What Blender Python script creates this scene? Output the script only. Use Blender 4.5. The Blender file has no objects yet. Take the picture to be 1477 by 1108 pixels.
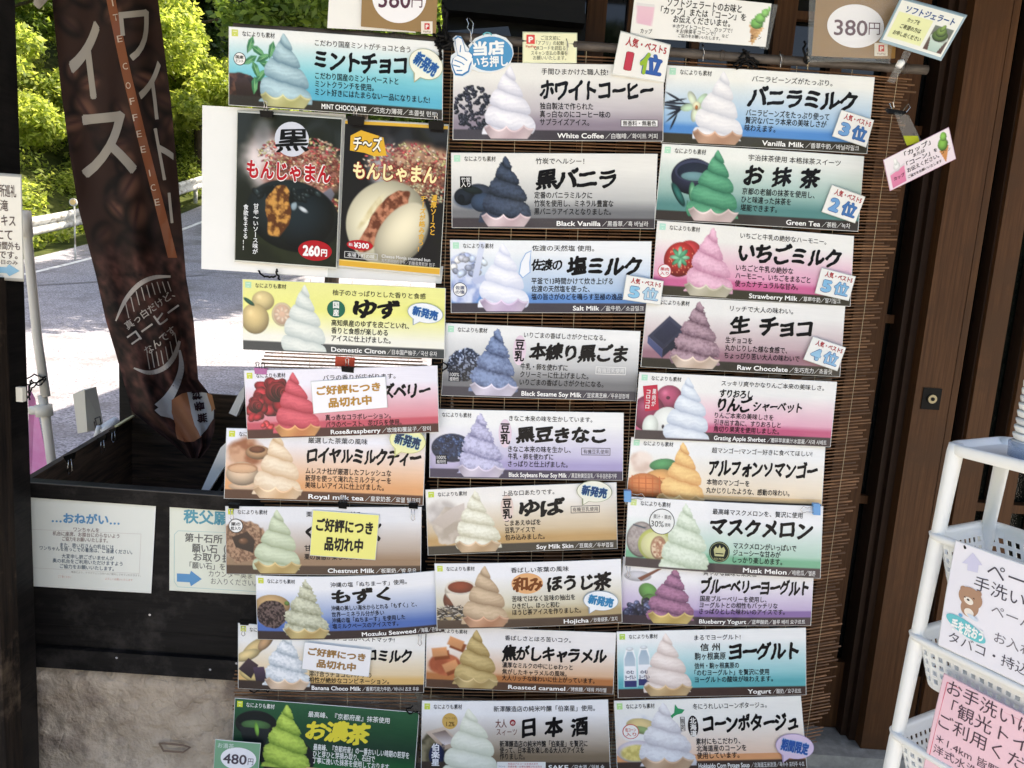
import bpy, math, random
import numpy as np
from mathutils import Vector
random.seed(7)
rs = np.random.RandomState(11)
SC = bpy.context.scene
COL = SC.collection

# ------------------------------------------------------------------ camera
CAM = Vector((0.0, 0.0, 1.62))
F = 1109.0
PITCH = math.radians(9.1)
ROLL = math.radians(3.95)
_r0 = Vector((1, 0, 0)); _d0 = Vector((0, -math.sin(PITCH), -math.cos(PITCH)))
FWD = Vector((0, math.cos(PITCH), -math.sin(PITCH)))
RT = _r0 * math.cos(ROLL) - _d0 * math.sin(ROLL)
DN = _r0 * math.sin(ROLL) + _d0 * math.cos(ROLL)
cd = bpy.data.cameras.new('camera')
cam = bpy.data.objects.new('camera', cd)
COL.objects.link(cam)
cd.sensor_width = 36.0
cd.lens = 36.0 * F / 1477.0
cd.clip_start = 0.05
cd.clip_end = 400.0
from mathutils import Matrix
m = Matrix((RT, -DN, -FWD)).transposed().to_4x4()
m.translation = CAM
cam.matrix_world = m
SC.camera = cam

# ------------------------------------------------------------------ light
SUN_EL = math.radians(57)
SUN_AZ = math.radians(16)            # from +X towards +Y
sun_dir = Vector((math.cos(SUN_AZ) * math.cos(SUN_EL), math.sin(SUN_AZ) * math.cos(SUN_EL), math.sin(SUN_EL)))
w = bpy.data.worlds.new('World'); SC.world = w; w.use_nodes = True
nt = w.node_tree; nt.nodes.clear()
sky = nt.nodes.new('ShaderNodeTexSky'); sky.sky_type = 'NISHITA'; sky.sun_disc = False
sky.sun_elevation = SUN_EL
sky.sun_rotation = math.radians(90) - SUN_AZ
sky.dust_density = 2.5; sky.ozone_density = 0.6
bg = nt.nodes.new('ShaderNodeBackground'); bg.inputs['Strength'].default_value = 0.15
out = nt.nodes.new('ShaderNodeOutputWorld')
nt.links.new(sky.outputs[0], bg.inputs[0]); nt.links.new(bg.outputs[0], out.inputs[0])
sl = bpy.data.lights.new('sun', 'SUN'); sl.energy = 4.0; sl.angle = math.radians(0.5); sl.color = (1, .95, .87)
so = bpy.data.objects.new('sun', sl); COL.objects.link(so)
so.rotation_euler = sun_dir.to_track_quat('Z', 'Y').to_euler()
SC.view_settings.view_transform = 'Standard'
SC.view_settings.look = 'None'
SC.view_settings.gamma = 1.0
SC.view_settings.exposure = 1.68
SC.view_settings.use_white_balance = True
SC.view_settings.white_balance_temperature = 7150
SC.view_settings.white_balance_tint = 14
SC.cycles.max_bounces = 8
SC.cycles.diffuse_bounces = 4
SC.cycles.transparent_max_bounces = 12
SC.cycles.use_denoising = True

# ------------------------------------------------------------------ helpers
def ray(px, py):
    return (FWD * F + RT * (px - 738.5) + DN * (py - 554.0)).normalized()
def at(px, py, Y):
    r = ray(px, py); return CAM + r * ((Y - CAM.y) / r.y)
def at_z(px, py, Z):
    r = ray(px, py); return CAM + r * ((Z - CAM.z) / r.z)
def s2l(c):
    c = np.asarray(c, dtype=float)
    if c.max() > 1.0: c = c / 255.0
    return np.where(c <= 0.04045, c / 12.92, ((c + 0.055) / 1.055) ** 2.4)

def tag(o, label=None, cat=None, group=None, kind=None):
    if label: o['label'] = label
    if cat: o['category'] = cat
    if group: o['group'] = group
    if kind: o['kind'] = kind
    return o
def empty(name, loc=(0, 0, 0), label=None, cat=None, group=None):
    o = bpy.data.objects.new(name, None); COL.objects.link(o); o.location = loc
    o.empty_display_size = .05
    return tag(o, label, cat, group)
def mesh_obj(name, V, Fs, mat, parent=None, smooth=False, mats=None, fmat=None):
    me = bpy.data.meshes.new(name)
    me.from_pydata([tuple(v) for v in V], [], [tuple(f) for f in Fs])
    for mm in (mats or [mat]): me.materials.append(mm)
    if fmat is not None: me.polygons.foreach_set('material_index', fmat)
    if smooth: me.polygons.foreach_set('use_smooth', [True] * len(me.polygons))
    me.update()
    o = bpy.data.objects.new(name, me); COL.objects.link(o)
    if parent is not None:
        o.parent = parent
        o.matrix_parent_inverse = Matrix.Translation(parent.location).inverted()
    return o
def np_obj(name, V, T, mat, parent=None, col=None, k=3, smooth=False):
    V = np.asarray(V, dtype=np.float32); T = np.asarray(T, dtype=np.int32)
    me = bpy.data.meshes.new(name)
    me.vertices.add(len(V)); me.vertices.foreach_set('co', V.ravel())
    me.loops.add(T.size); me.loops.foreach_set('vertex_index', T.ravel())
    me.polygons.add(len(T))
    me.polygons.foreach_set('loop_start', np.arange(0, T.size, k, dtype=np.int32))
    me.polygons.foreach_set('loop_total', np.full(len(T), k, dtype=np.int32))
    if col is not None:
        a = me.color_attributes.new('print', 'FLOAT_COLOR', 'POINT')
        c4 = np.ones((len(V), 4), dtype=np.float32); c4[:, :3] = col
        a.data.foreach_set('color', c4.ravel())
    me.materials.append(mat)
    if smooth: me.polygons.foreach_set('use_smooth', np.ones(len(T), dtype=bool))
    me.update(calc_edges=True); me.validate()
    o = bpy.data.objects.new(name, me); COL.objects.link(o)
    if parent is not None:
        o.parent = parent
        o.matrix_parent_inverse = Matrix.Translation(parent.location).inverted()
    return o

class MB:
    def __init__(s): s.V = []; s.F = []
    def add(s, V, Fs):
        b = len(s.V); s.V += [Vector(v) for v in V]; s.F += [[i + b for i in f] for f in Fs]; return s
    def box(s, a, b):
        x0, y0, z0 = a; x1, y1, z1 = b
        return s.add([(x0,y0,z0),(x1,y0,z0),(x1,y1,z0),(x0,y1,z0),(x0,y0,z1),(x1,y0,z1),(x1,y1,z1),(x0,y1,z1)],
              [(0,3,2,1),(4,5,6,7),(0,1,5,4),(1,2,6,5),(2,3,7,6),(3,0,4,7)])
    def prism(s, pts, off):
        """closed polygon pts (Vectors) extruded by off"""
        n = len(pts); off = Vector(off)
        V = [Vector(p) for p in pts] + [Vector(p) + off for p in pts]
        Fs = [list(range(n))[::-1], list(range(n, 2*n))] + [(i, (i+1) % n, (i+1) % n + n, i+n) for i in range(n)]
        return s.add(V, Fs)
    def tube(s, pts, r, n=6, cap=True):
        pts = [Vector(p) for p in pts]; rr = r if isinstance(r, (list, tuple)) else [r] * len(pts)
        V = []; Fs = []; up = None
        for i, p in enumerate(pts):
            t = (pts[min(i+1, len(pts)-1)] - pts[max(i-1, 0)]).normalized()
            if up is None: up = Vector((0, 0, 1)) if abs(t.z) < .9 else Vector((1, 0, 0))
            a = t.cross(up).normalized(); up = a.cross(t).normalized()
            for k in range(n):
                q = 2 * math.pi * k / n
                V.append(p + (a * math.cos(q) + up * math.sin(q)) * rr[i])
        for i in range(len(pts) - 1):
            for k in range(n):
                Fs.append((i*n+k, i*n+(k+1) % n, (i+1)*n+(k+1) % n, (i+1)*n+k))
        if cap:
            Fs.append(list(range(n))[::-1]); Fs.append([(len(pts)-1)*n+k for k in range(n)])
        return s.add(V, Fs)
    def build(s, name, mat, parent=None, smooth=False):
        return mesh_obj(name, s.V, s.F, mat, parent, smooth)

# ------------------------------------------------------------------ materials
def newmat(name):
    mt = bpy.data.materials.new(name); mt.use_nodes = True
    n = mt.node_tree; b = n.nodes['Principled BSDF']
    return mt, n, b
def simple(name, c, rough=.5, metal=0., spec=.5, coat=0., alpha=1, trans=0.):
    mt, n, b = newmat(name)
    b.inputs['Base Color'].default_value = (*s2l(c), 1)
    b.inputs['Roughness'].default_value = rough; b.inputs['Metallic'].default_value = metal
    b.inputs['Specular IOR Level'].default_value = spec; b.inputs['Coat Weight'].default_value = coat
    b.inputs['Coat Roughness'].default_value = .08
    b.inputs['Alpha'].default_value = alpha
    b.inputs['Transmission Weight'].default_value = trans
    return mt
def noisy(name, c1, c2, scale=(1, 1, 1), nscale=8, rough=.7, bump=.2, bscale=None, detail=6, dist=.002, spec=.4, c3=None, s3=1.5, rvar=0, coords='Object', ramp=(.35, .65)):
    mt, n, b = newmat(name); L = n.links
    tc = n.nodes.new('ShaderNodeTexCoord'); mp = n.nodes.new('ShaderNodeMapping')
    mp.inputs['Scale'].default_value = scale
    L.new(tc.outputs[coords], mp.inputs[0])
    no = n.nodes.new('ShaderNodeTexNoise'); no.inputs['Scale'].default_value = nscale; no.inputs['Detail'].default_value = detail
    no.inputs['Roughness'].default_value = .65
    L.new(mp.outputs[0], no.inputs['Vector'])
    cr = n.nodes.new('ShaderNodeValToRGB'); cr.color_ramp.elements[0].position = ramp[0]; cr.color_ramp.elements[1].position = ramp[1]
    cr.color_ramp.elements[0].color = (*s2l(c1), 1); cr.color_ramp.elements[1].color = (*s2l(c2), 1)
    L.new(no.outputs[0], cr.inputs[0]); src = cr.outputs[0]
    if c3 is not None:
        n3 = n.nodes.new('ShaderNodeTexNoise'); n3.inputs['Scale'].default_value = s3; n3.inputs['Detail'].default_value = 8
        n3.inputs['Roughness'].default_value = .7
        L.new(tc.outputs[coords], n3.inputs['Vector'])
        r3 = n.nodes.new('ShaderNodeValToRGB'); r3.color_ramp.elements[0].position = .5; r3.color_ramp.elements[1].position = .64
        L.new(n3.outputs[0], r3.inputs[0])
        mx = n.nodes.new('ShaderNodeMix'); mx.data_type = 'RGBA'
        L.new(r3.outputs[0], mx.inputs['Factor']); L.new(src, mx.inputs['A']); mx.inputs['B'].default_value = (*s2l(c3), 1)
        src = mx.outputs['Result']
    L.new(src, b.inputs['Base Color'])
    b.inputs['Roughness'].default_value = rough; b.inputs['Specular IOR Level'].default_value = spec
    if bump:
        n2 = n.nodes.new('ShaderNodeTexNoise'); n2.inputs['Scale'].default_value = bscale or nscale; n2.inputs['Detail'].default_value = 8
        L.new(mp.outputs[0], n2.inputs['Vector'])
        bp = n.nodes.new('ShaderNodeBump'); bp.inputs['Strength'].default_value = bump; bp.inputs['Distance'].default_value = dist
        L.new(n2.outputs[0], bp.inputs['Height']); L.new(bp.outputs[0], b.inputs['Normal'])
    return mt
def island_var(mt, amount=.3, hue=0):
    """brightness differs piece by piece"""
    n = mt.node_tree; L = n.links; b = n.nodes['Principled BSDF']
    oi = n.nodes.new('ShaderNodeObjectInfo')
    hv = n.nodes.new('ShaderNodeHueSaturation')
    mr = n.nodes.new('ShaderNodeMapRange'); mr.inputs['To Min'].default_value = 1 - amount; mr.inputs['To Max'].default_value = 1 + amount
    L.new(oi.outputs['Random'], mr.inputs['Value']); L.new(mr.outputs[0], hv.inputs['Value'])
    ln = b.inputs['Base Color'].links
    if ln: L.new(ln[0].from_socket, hv.inputs['Color'])
    else: hv.inputs['Color'].default_value = b.inputs['Base Color'].default_value
    L.new(hv.outputs[0], b.inputs['Base Color'])
    return mt

M = {}
M['dark_wood'] = noisy('dark_wood', (14, 13, 13), (28, 25, 24), (1.2, 1.2, 14), 6, .55, .35, 10, dist=.003, c3=(38, 34, 32), s3=3, spec=.15)
M['black_wood'] = noisy('black_wood', (13, 12, 12), (24, 22, 21), (2, 2, 14), 5, .6, .4, 9, dist=.003)
M['black_wood_h'] = noisy('black_wood_h', (16, 15, 15), (28, 26, 25), (1, 14, 14), 5, .6, .4, 9, dist=.003, c3=(46, 43, 41), s3=9, spec=.15)
M['beam_black'] = noisy('beam_black', (10, 10, 10), (20, 19, 19), (1, 8, 8), 5, .5, .3, 9, dist=.002, spec=.2)
M['inner_wood'] = noisy('inner_wood', (40, 31, 24), (96, 76, 60), (1.2, 1.2, 16), 4, .75, .4, 8, dist=.003)
M['raw_wood'] = noisy('raw_wood', (18, 14, 12), (42, 33, 26), (12, 12, .9), 4, .8, .6, 8, dist=.004, c3=(104, 88, 72), s3=1.7, spec=.15)
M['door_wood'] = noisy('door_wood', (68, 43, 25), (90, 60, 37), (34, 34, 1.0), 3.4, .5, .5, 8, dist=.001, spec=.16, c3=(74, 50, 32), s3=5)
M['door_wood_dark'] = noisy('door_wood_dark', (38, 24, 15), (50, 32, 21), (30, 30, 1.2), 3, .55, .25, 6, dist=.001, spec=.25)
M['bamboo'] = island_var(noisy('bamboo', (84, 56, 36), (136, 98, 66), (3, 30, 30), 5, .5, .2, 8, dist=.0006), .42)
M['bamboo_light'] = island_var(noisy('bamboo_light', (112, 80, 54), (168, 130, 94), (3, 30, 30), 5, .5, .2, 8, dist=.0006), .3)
M['pole_bamboo'] = noisy('pole_bamboo', (58, 52, 48), (92, 84, 77), (3, 10, 10), 5, .45, .3, 9, dist=.001)
M['mortar'] = noisy('mortar', (170, 153, 134), (204, 187, 166), (1, 1, 1), 7, .95, 1.0, 22, dist=.018, c3=(142, 126, 112), s3=4.2, spec=.15)
_n = M['mortar'].node_tree; _b = _n.nodes['Principled BSDF']; _old = _b.inputs['Normal'].links[0].from_node
_tc = _n.nodes.new('ShaderNodeTexCoord'); _v = _n.nodes.new('ShaderNodeTexNoise'); _v.inputs['Scale'].default_value = 95; _v.inputs['Detail'].default_value = 5
_n.links.new(_tc.outputs['Object'], _v.inputs['Vector'])
_v2 = _n.nodes.new('ShaderNodeTexVoronoi'); _v2.feature = 'DISTANCE_TO_EDGE'; _v2.inputs['Scale'].default_value = 3.4
_w = _n.nodes.new('ShaderNodeTexNoise'); _w.inputs['Scale'].default_value = 9; _n.links.new(_tc.outputs['Object'], _w.inputs['Vector'])
_mv = _n.nodes.new('ShaderNodeMix'); _mv.data_type = 'VECTOR'; _mv.inputs['Factor'].default_value = .18; _n.links.new(_tc.outputs['Object'], _mv.inputs['A']); _n.links.new(_w.outputs['Color'], _mv.inputs['B']); _n.links.new(_mv.outputs['Result'], _v2.inputs['Vector'])
_mr = _n.nodes.new('ShaderNodeMapRange'); _mr.inputs['From Max'].default_value = .018; _n.links.new(_v2.outputs[0], _mr.inputs['Value'])
_ad = _n.nodes.new('ShaderNodeMath'); _ad.operation = 'ADD'; _n.links.new(_v.outputs[0], _ad.inputs[0]); _m2 = _n.nodes.new('ShaderNodeMath'); _m2.operation = 'MULTIPLY'; _m2.inputs[1].default_value = .35
_n.links.new(_mr.outputs[0], _m2.inputs[0]); _n.links.new(_m2.outputs[0], _ad.inputs[1])
_bp = _n.nodes.new('ShaderNodeBump'); _bp.inputs['Strength'].default_value = .9; _bp.inputs['Distance'].default_value = .006
_n.links.new(_ad.outputs[0], _bp.inputs['Height']); _n.links.new(_old.outputs[0], _bp.inputs['Normal']); _n.links.new(_bp.outputs[0], _b.inputs['Normal'])
M['concrete'] = noisy('concrete', (140, 137, 130), (166, 163, 154), (1, 1, 1), 20, .9, .3, 60, dist=.003, c3=(122, 119, 111), s3=3)
M['sill_metal'] = simple('sill_metal', (96, 92, 86), .4, .6)
M['cord_black'] = simple('cord_black', (7, 7, 8), .6, spec=.2)
M['clip_black'] = simple('clip_black', (6, 6, 7), .45, spec=.15)
M['clip_pink'] = simple('clip_pink', (178, 106, 160), .35)
M['clip_blue'] = simple('clip_blue', (96, 158, 214), .35)
M['wire'] = simple('wire', (190, 190, 192), .25, 1.0)
M['wire_dark'] = simple('wire_dark', (40, 40, 42), .35, .6)
M['string'] = simple('string', (186, 170, 140), .9)
M['paper'] = noisy('paper', (234, 235, 232), (240, 240, 237), nscale=3, rough=.4, bump=0)
M['paper_warm'] = noisy('paper_warm', (228, 230, 216), (236, 237, 224), nscale=3, rough=.3, bump=0)
M['white_plastic'] = noisy('white_plastic', (228, 231, 230), (236, 238, 237), nscale=4, rough=.38, bump=.03, bscale=40, spec=.5)
M['cream_plastic'] = simple('cream_plastic', (218, 214, 200), .4)
M['pvc'] = simple('pvc', (216, 212, 202), .35)
M['glass_dark'] = None

def print_mat(name, rough=.4, coat=.32):
    mt, n, b = newmat(name); L = n.links
    a = n.nodes.new('ShaderNodeVertexColor'); a.layer_name = 'print'
    L.new(a.outputs[0], b.inputs['Base Color'])
    b.inputs['Roughness'].default_value = rough; b.inputs['Specular IOR Level'].default_value = .22
    b.inputs['Coat Weight'].default_value = coat; b.inputs['Coat Roughness'].default_value = .06
    # slight waviness of the laminated film
    tc = n.nodes.new('ShaderNodeTexCoord'); no = n.nodes.new('ShaderNodeTexNoise'); no.inputs['Scale'].default_value = 5; no.inputs['Detail'].default_value = 1
    L.new(tc.outputs['Object'], no.inputs['Vector'])
    bp = n.nodes.new('ShaderNodeBump'); bp.inputs['Strength'].default_value = .25; bp.inputs['Distance'].default_value = .01
    L.new(no.outputs[0], bp.inputs['Height']); L.new(bp.outputs[0], b.inputs['Coat Normal'])
    return mt
M['print'] = print_mat('laminated_print')
M['cloth_print'] = print_mat('cloth_print', .8, 0)
_inks = {}
def ink(c, rough=.45, coat=.12):
    k = tuple(c)
    if k not in _inks:
        _inks[k] = simple('ink_%d_%d_%d' % k, c, rough, spec=.15, coat=coat)
    return _inks[k]
mt, n, b = newmat('dark_glass')
b.inputs['Base Color'].default_value = (.006, .007, .007, 1); b.inputs['Roughness'].default_value = .04
b.inputs['Specular IOR Level'].default_value = .4
M['glass_dark'] = mt
mt, n, b = newmat('patterned_glass'); L = n.links
b.inputs['Base Color'].default_value = (.006, .008, .006, 1); b.inputs['Roughness'].default_value = .12
tc = n.nodes.new('ShaderNodeTexCoord'); vo = n.nodes.new('ShaderNodeTexVoronoi'); vo.inputs['Scale'].default_value = 170
L.new(tc.outputs['Object'], vo.inputs['Vector'])
bp = n.nodes.new('ShaderNodeBump'); bp.inputs['Strength'].default_value = .5; bp.inputs['Distance'].default_value = .002
L.new(vo.outputs[0], bp.inputs['Height']); L.new(bp.outputs[0], b.inputs['Normal'])
M['patterned_glass'] = mt
def film(name, c=(235, 240, 238), mixf=.22):
    mt, n, b = newmat(name); L = n.links
    b.inputs['Base Color'].default_value = (*s2l(c), 1); b.inputs['Roughness'].default_value = .08
    tr = n.nodes.new('ShaderNodeBsdfTransparent'); mx = n.nodes.new('ShaderNodeMixShader'); mx.inputs[0].default_value = mixf
    L.new(tr.outputs[0], mx.inputs[1]); L.new(b.outputs[0], mx.inputs[2])
    L.new(mx.outputs[0], n.nodes['Material Output'].inputs[0])
    return mt
M['film'] = film('clear_film', mixf=.07); M['film_milky'] = film('milky_film', (228, 232, 232), .62)

# ------------------------------------------------------------------ lettering
_tc = bpy.data.curves.new('lettering_source', 'FONT'); _tc.resolution_u = 3
_to = bpy.data.objects.new('lettering_source', _tc)
_tcache = {}
def glyphs(s, off):
    """flat outline of a string; heavier weights are built from shifted copies a hair apart"""
    k = (s, off)
    if k in _tcache: return _tcache[k]
    if off > .006:
        V, T = glyphs(s, 0.); Vs = [V]; Ts = [T]; n = 5 if off < .03 else 7
        for i in range(n):
            a = 2 * math.pi * i / n + .3; W = V.copy(); W[:, 0] += off * math.cos(a); W[:, 1] += off * math.sin(a); W[:, 2] = i + 1
            Vs.append(W); Ts.append(T + len(V) * (i + 1))
        _tcache[k] = (np.concatenate(Vs), np.concatenate(Ts)); return _tcache[k]
    _tc.body = s; _tc.offset = 0; _tc.size = 1
    me = _to.to_mesh(); me.calc_loop_triangles()
    V = np.zeros(len(me.vertices) * 3, dtype=np.float32); me.vertices.foreach_get('co', V)
    T = np.zeros(len(me.loop_triangles) * 3, dtype=np.int32); me.loop_triangles.foreach_get('vertices', T)
    _to.to_mesh_clear()
    _tcache[k] = (V.reshape(-1, 3).copy(), T.reshape(-1, 3).copy())
    return _tcache[k]
def brush_glyphs(s, off, seed=0):
    """title lettering: each character set by hand, strokes swelling and thinning like a brush"""
    r = np.random.RandomState(seed + len(s)); Vs = []; Ts = []; x = 0; nb = 0
    small = 'ョャュィォッーゃゅょっ'
    for ch in s:
        if ch == ' ': x += .5; continue
        V, T = glyphs(ch, off)
        V = V.copy(); cx, cy = .5, .38
        sc = r.uniform(.95, 1.07); th = r.uniform(-.04, .05)
        X = (V[:, 0] - cx) * sc; Y = (V[:, 1] - cy) * sc
        X, Y = X * math.cos(th) - Y * math.sin(th), X * math.sin(th) + Y * math.cos(th)
        Y = Y + .13 * X                                   # rising horizontals
        X = X + .05 * Y + .022 * np.sin(9 * Y + r.uniform(0, 6)) + .012 * np.sin(23 * Y + 5 * X)
        Y = Y + .022 * np.sin(8 * X + r.uniform(0, 6)) + .012 * np.sin(21 * X + 7 * Y)
        Vs.append(np.stack([X + cx + x, Y + cy + r.uniform(-.02, .02), V[:, 2]], 1)); Ts.append(T + nb); nb += len(V)
        x += .93 if ch not in small else .86
    return np.concatenate(Vs), np.concatenate(Ts)

def subdivide(V, T, A, mx):
    for _ in range(6):
        X = V[:, :2] * [A, 1]; e = [np.linalg.norm(X[T[:, i]] - X[T[:, (i + 1) % 3]], axis=1) for i in range(3)]
        E = np.stack(e, 1); k = E.argmax(1); big = E.max(1) > mx
        if not big.any(): break
        t = T[big]; kk = k[big]; r_ = np.arange(len(t)); a, b_, c = t[r_, kk], t[r_, (kk + 1) % 3], t[r_, (kk + 2) % 3]
        mid = (V[a] + V[b_]) / 2; mi = len(V) + r_; V = np.concatenate([V, mid])
        T = np.concatenate([T[~big], np.stack([a, mi, c], 1), np.stack([mi, b_, c], 1)])
    return V, T
class Lay:
    """collects flat lettering and marks in the (u,v) of a surface, one part per (name, colour)"""
    def __init__(s, A, fn, parent, lift=.0006, sub=0):
        s.sub = sub; s.A = A; s.fn = fn; s.parent = parent; s.d = {}; s.lift = lift
    def _put(s, name, color, lv, V, T):
        if V.shape[1] == 2: V = np.column_stack([V, np.zeros(len(V))])
        s.d.setdefault((name, tuple(color), lv), []).append((V, T))
    def text(s, t, u0, u1, vc, h, color=(30, 30, 34), off=0., name='small_lettering', brush=False, rot=0, lv=1, skew=0, seed=0, vert=False):
        if vert:
            n = len(t)                                    # vertical column: u0 = centre, vc = top, u1 = char width(u)
            for i, ch in enumerate(t):
                if ch == 'ー': V, T = glyphs('丨', off)
                else: V, T = glyphs(ch, off)
                U = u0 + (V[:, 0] - .5) * u1; W = vc + (i + .5) * h - (V[:, 1] - .38) * h
                s._put(name, color, lv, np.stack([U, W, V[:, 2]], 1), T)
            return
        V, T = brush_glyphs(t, off, seed) if brush else glyphs(t, off)
        x0, x1 = V[:, 0].min(), V[:, 0].max()
        if u1 is None: u1 = u0 + (x1 - x0) * h / s.A
        U = (V[:, 0] - x0) / (x1 - x0) * (u1 - u0) + u0
        W = vc - (V[:, 1] - .38) * h
        if rot or skew:
            cu, cv = (u0 + u1) / 2, vc
            X = (U - cu) * s.A; Y = W - cv
            X, Y = X * math.cos(rot) - Y * math.sin(rot), X * math.sin(rot) + Y * math.cos(rot)
            U = cu + X / s.A; W = cv + Y
        s._put(name, color, lv, np.stack([U, W, V[:, 2]], 1), T)
    def poly(s, pts, color, name='mark', lv=1):
        pts = np.array(pts, dtype=float); c = pts.mean(0); V = np.vstack([pts, c]); n = len(pts)
        s._put(name, color, lv, V, np.array([[i, (i + 1) % n, n] for i in range(n)]))
    def ell(s, cu, cv, ru, rv, color, name='mark', lv=1, n=28, rot=0, tail=None):
        a = np.linspace(0, 2 * math.pi, n, endpoint=False)
        X = ru * s.A * np.cos(a); Y = rv * np.sin(a)
        X, Y = X * math.cos(rot) - Y * math.sin(rot), X * math.sin(rot) + Y * math.cos(rot)
        s.poly(np.stack([cu + X / s.A, cv + Y], 1), color, name, lv)
        if tail is not None:
            s.poly([(cu - ru * .5, cv + rv * .5), (cu, cv + rv * .7), tail], color, name, lv)
    def ring(s, cu, cv, ru, rv, wd, color, name='mark', lv=1, n=32, rot=0, a0=0, a1=2 * math.pi):
        a = np.linspace(a0, a1, n + 1); P = []
        for k in (0, 1):
            X = (ru * s.A - k * wd) * np.cos(a); Y = (rv - k * wd) * np.sin(a)
            X, Y = X * math.cos(rot) - Y * math.sin(rot), X * math.sin(rot) + Y * math.cos(rot)
            P.append(np.stack([cu + X / s.A, cv + Y], 1))
        V = np.vstack(P); m_ = n + 1
        T = [[i, i + 1, m_ + i + 1] for i in range(n)] + [[i, m_ + i + 1, m_ + i] for i in range(n)]
        s._put(name, color, lv, V, np.array(T))
    def rect(s, u0, v0, u1, v1, color, name='mark', lv=1): s.poly([(u0, v0), (u1, v0), (u1, v1), (u0, v1)], color, name, lv)
    def frame(s, u0, v0, u1, v1, wd, color, name='mark', lv=1):
        wu = wd / s.A
        s.rect(u0, v0, u1, v0 + wd, color, name, lv); s.rect(u0, v1 - wd, u1, v1, color, name, lv)
        s.rect(u0, v0 + wd, u0 + wu, v1 - wd, color, name, lv); s.rect(u1 - wu, v0 + wd, u1, v1 - wd, color, name, lv)
    def line(s, p, q, wd, color, name='mark', lv=1):
        a = np.array([p[0] * s.A, p[1]]); b = np.array([q[0] * s.A, q[1]]); d = b - a; d = d / (np.linalg.norm(d) + 1e-9); nn = np.array([-d[1], d[0]]) * wd / 2
        s.poly([((a + nn)[0] / s.A, (a + nn)[1]), ((b + nn)[0] / s.A, (b + nn)[1]), ((b - nn)[0] / s.A, (b - nn)[1]), ((a - nn)[0] / s.A, (a - nn)[1])], color, name, lv)
    def build(s):
        for (name, color, lv), L_ in s.d.items():
            nb = 0; Vs = []; Ts = []
            for V, T in L_: Vs.append(V); Ts.append(T + nb); nb += len(V)
            V = np.concatenate(Vs); T = np.concatenate(Ts)
            if s.sub: V, T = subdivide(V, T, s.A, s.sub)
            P = s.fn(V[:, 0], V[:, 1], (s.lift * lv + V[:, 2] * .00005)[:, None])
            # face the viewer (-Y side)
            a, b_, c = P[T[:, 0]], P[T[:, 1]], P[T[:, 2]]
            flip = np.cross(b_ - a, c - a)[:, 1] > 0
            T[flip] = T[flip][:, ::-1]
            np_obj(name, P, T, ink(color), s.parent)

def quad_fn(q, Y, curl=0., sag=0., lift0=0., twist=0., dent=None):
    """surface spanned by four image corners TL,TR,BR,BL laid on the vertical plane at Y, bowed by curl (m)"""
    C = [np.array(at(px, py, Y)) for px, py in q]
    def fn(u, v, lift=0.):
        u = np.asarray(u, dtype=float)[:, None]; v = np.asarray(v, dtype=float)[:, None]
        P = C[0] * (1-u) * (1-v) + C[1] * u * (1-v) + C[2] * u * v + C[3] * (1-u) * v
        P = P + np.array([0, 0, -1.]) * sag * 4 * u * (1-u)
        P = P + np.array([0, -1., 0]) * (lift0 + lift + curl * 4 * u * (1-u) + twist * (u - .5) * (v - .5) + (dent * np.clip(v*u - .75, 0, 1) * 4 if dent else 0))
        return P
    W = (np.linalg.norm(C[1]-C[0]) + np.linalg.norm(C[2]-C[3])) / 2
    H = (np.linalg.norm(C[3]-C[0]) + np.linalg.norm(C[2]-C[1])) / 2
    return fn, W / H, Vector(fn([.5], [1.])[0]), H

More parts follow.
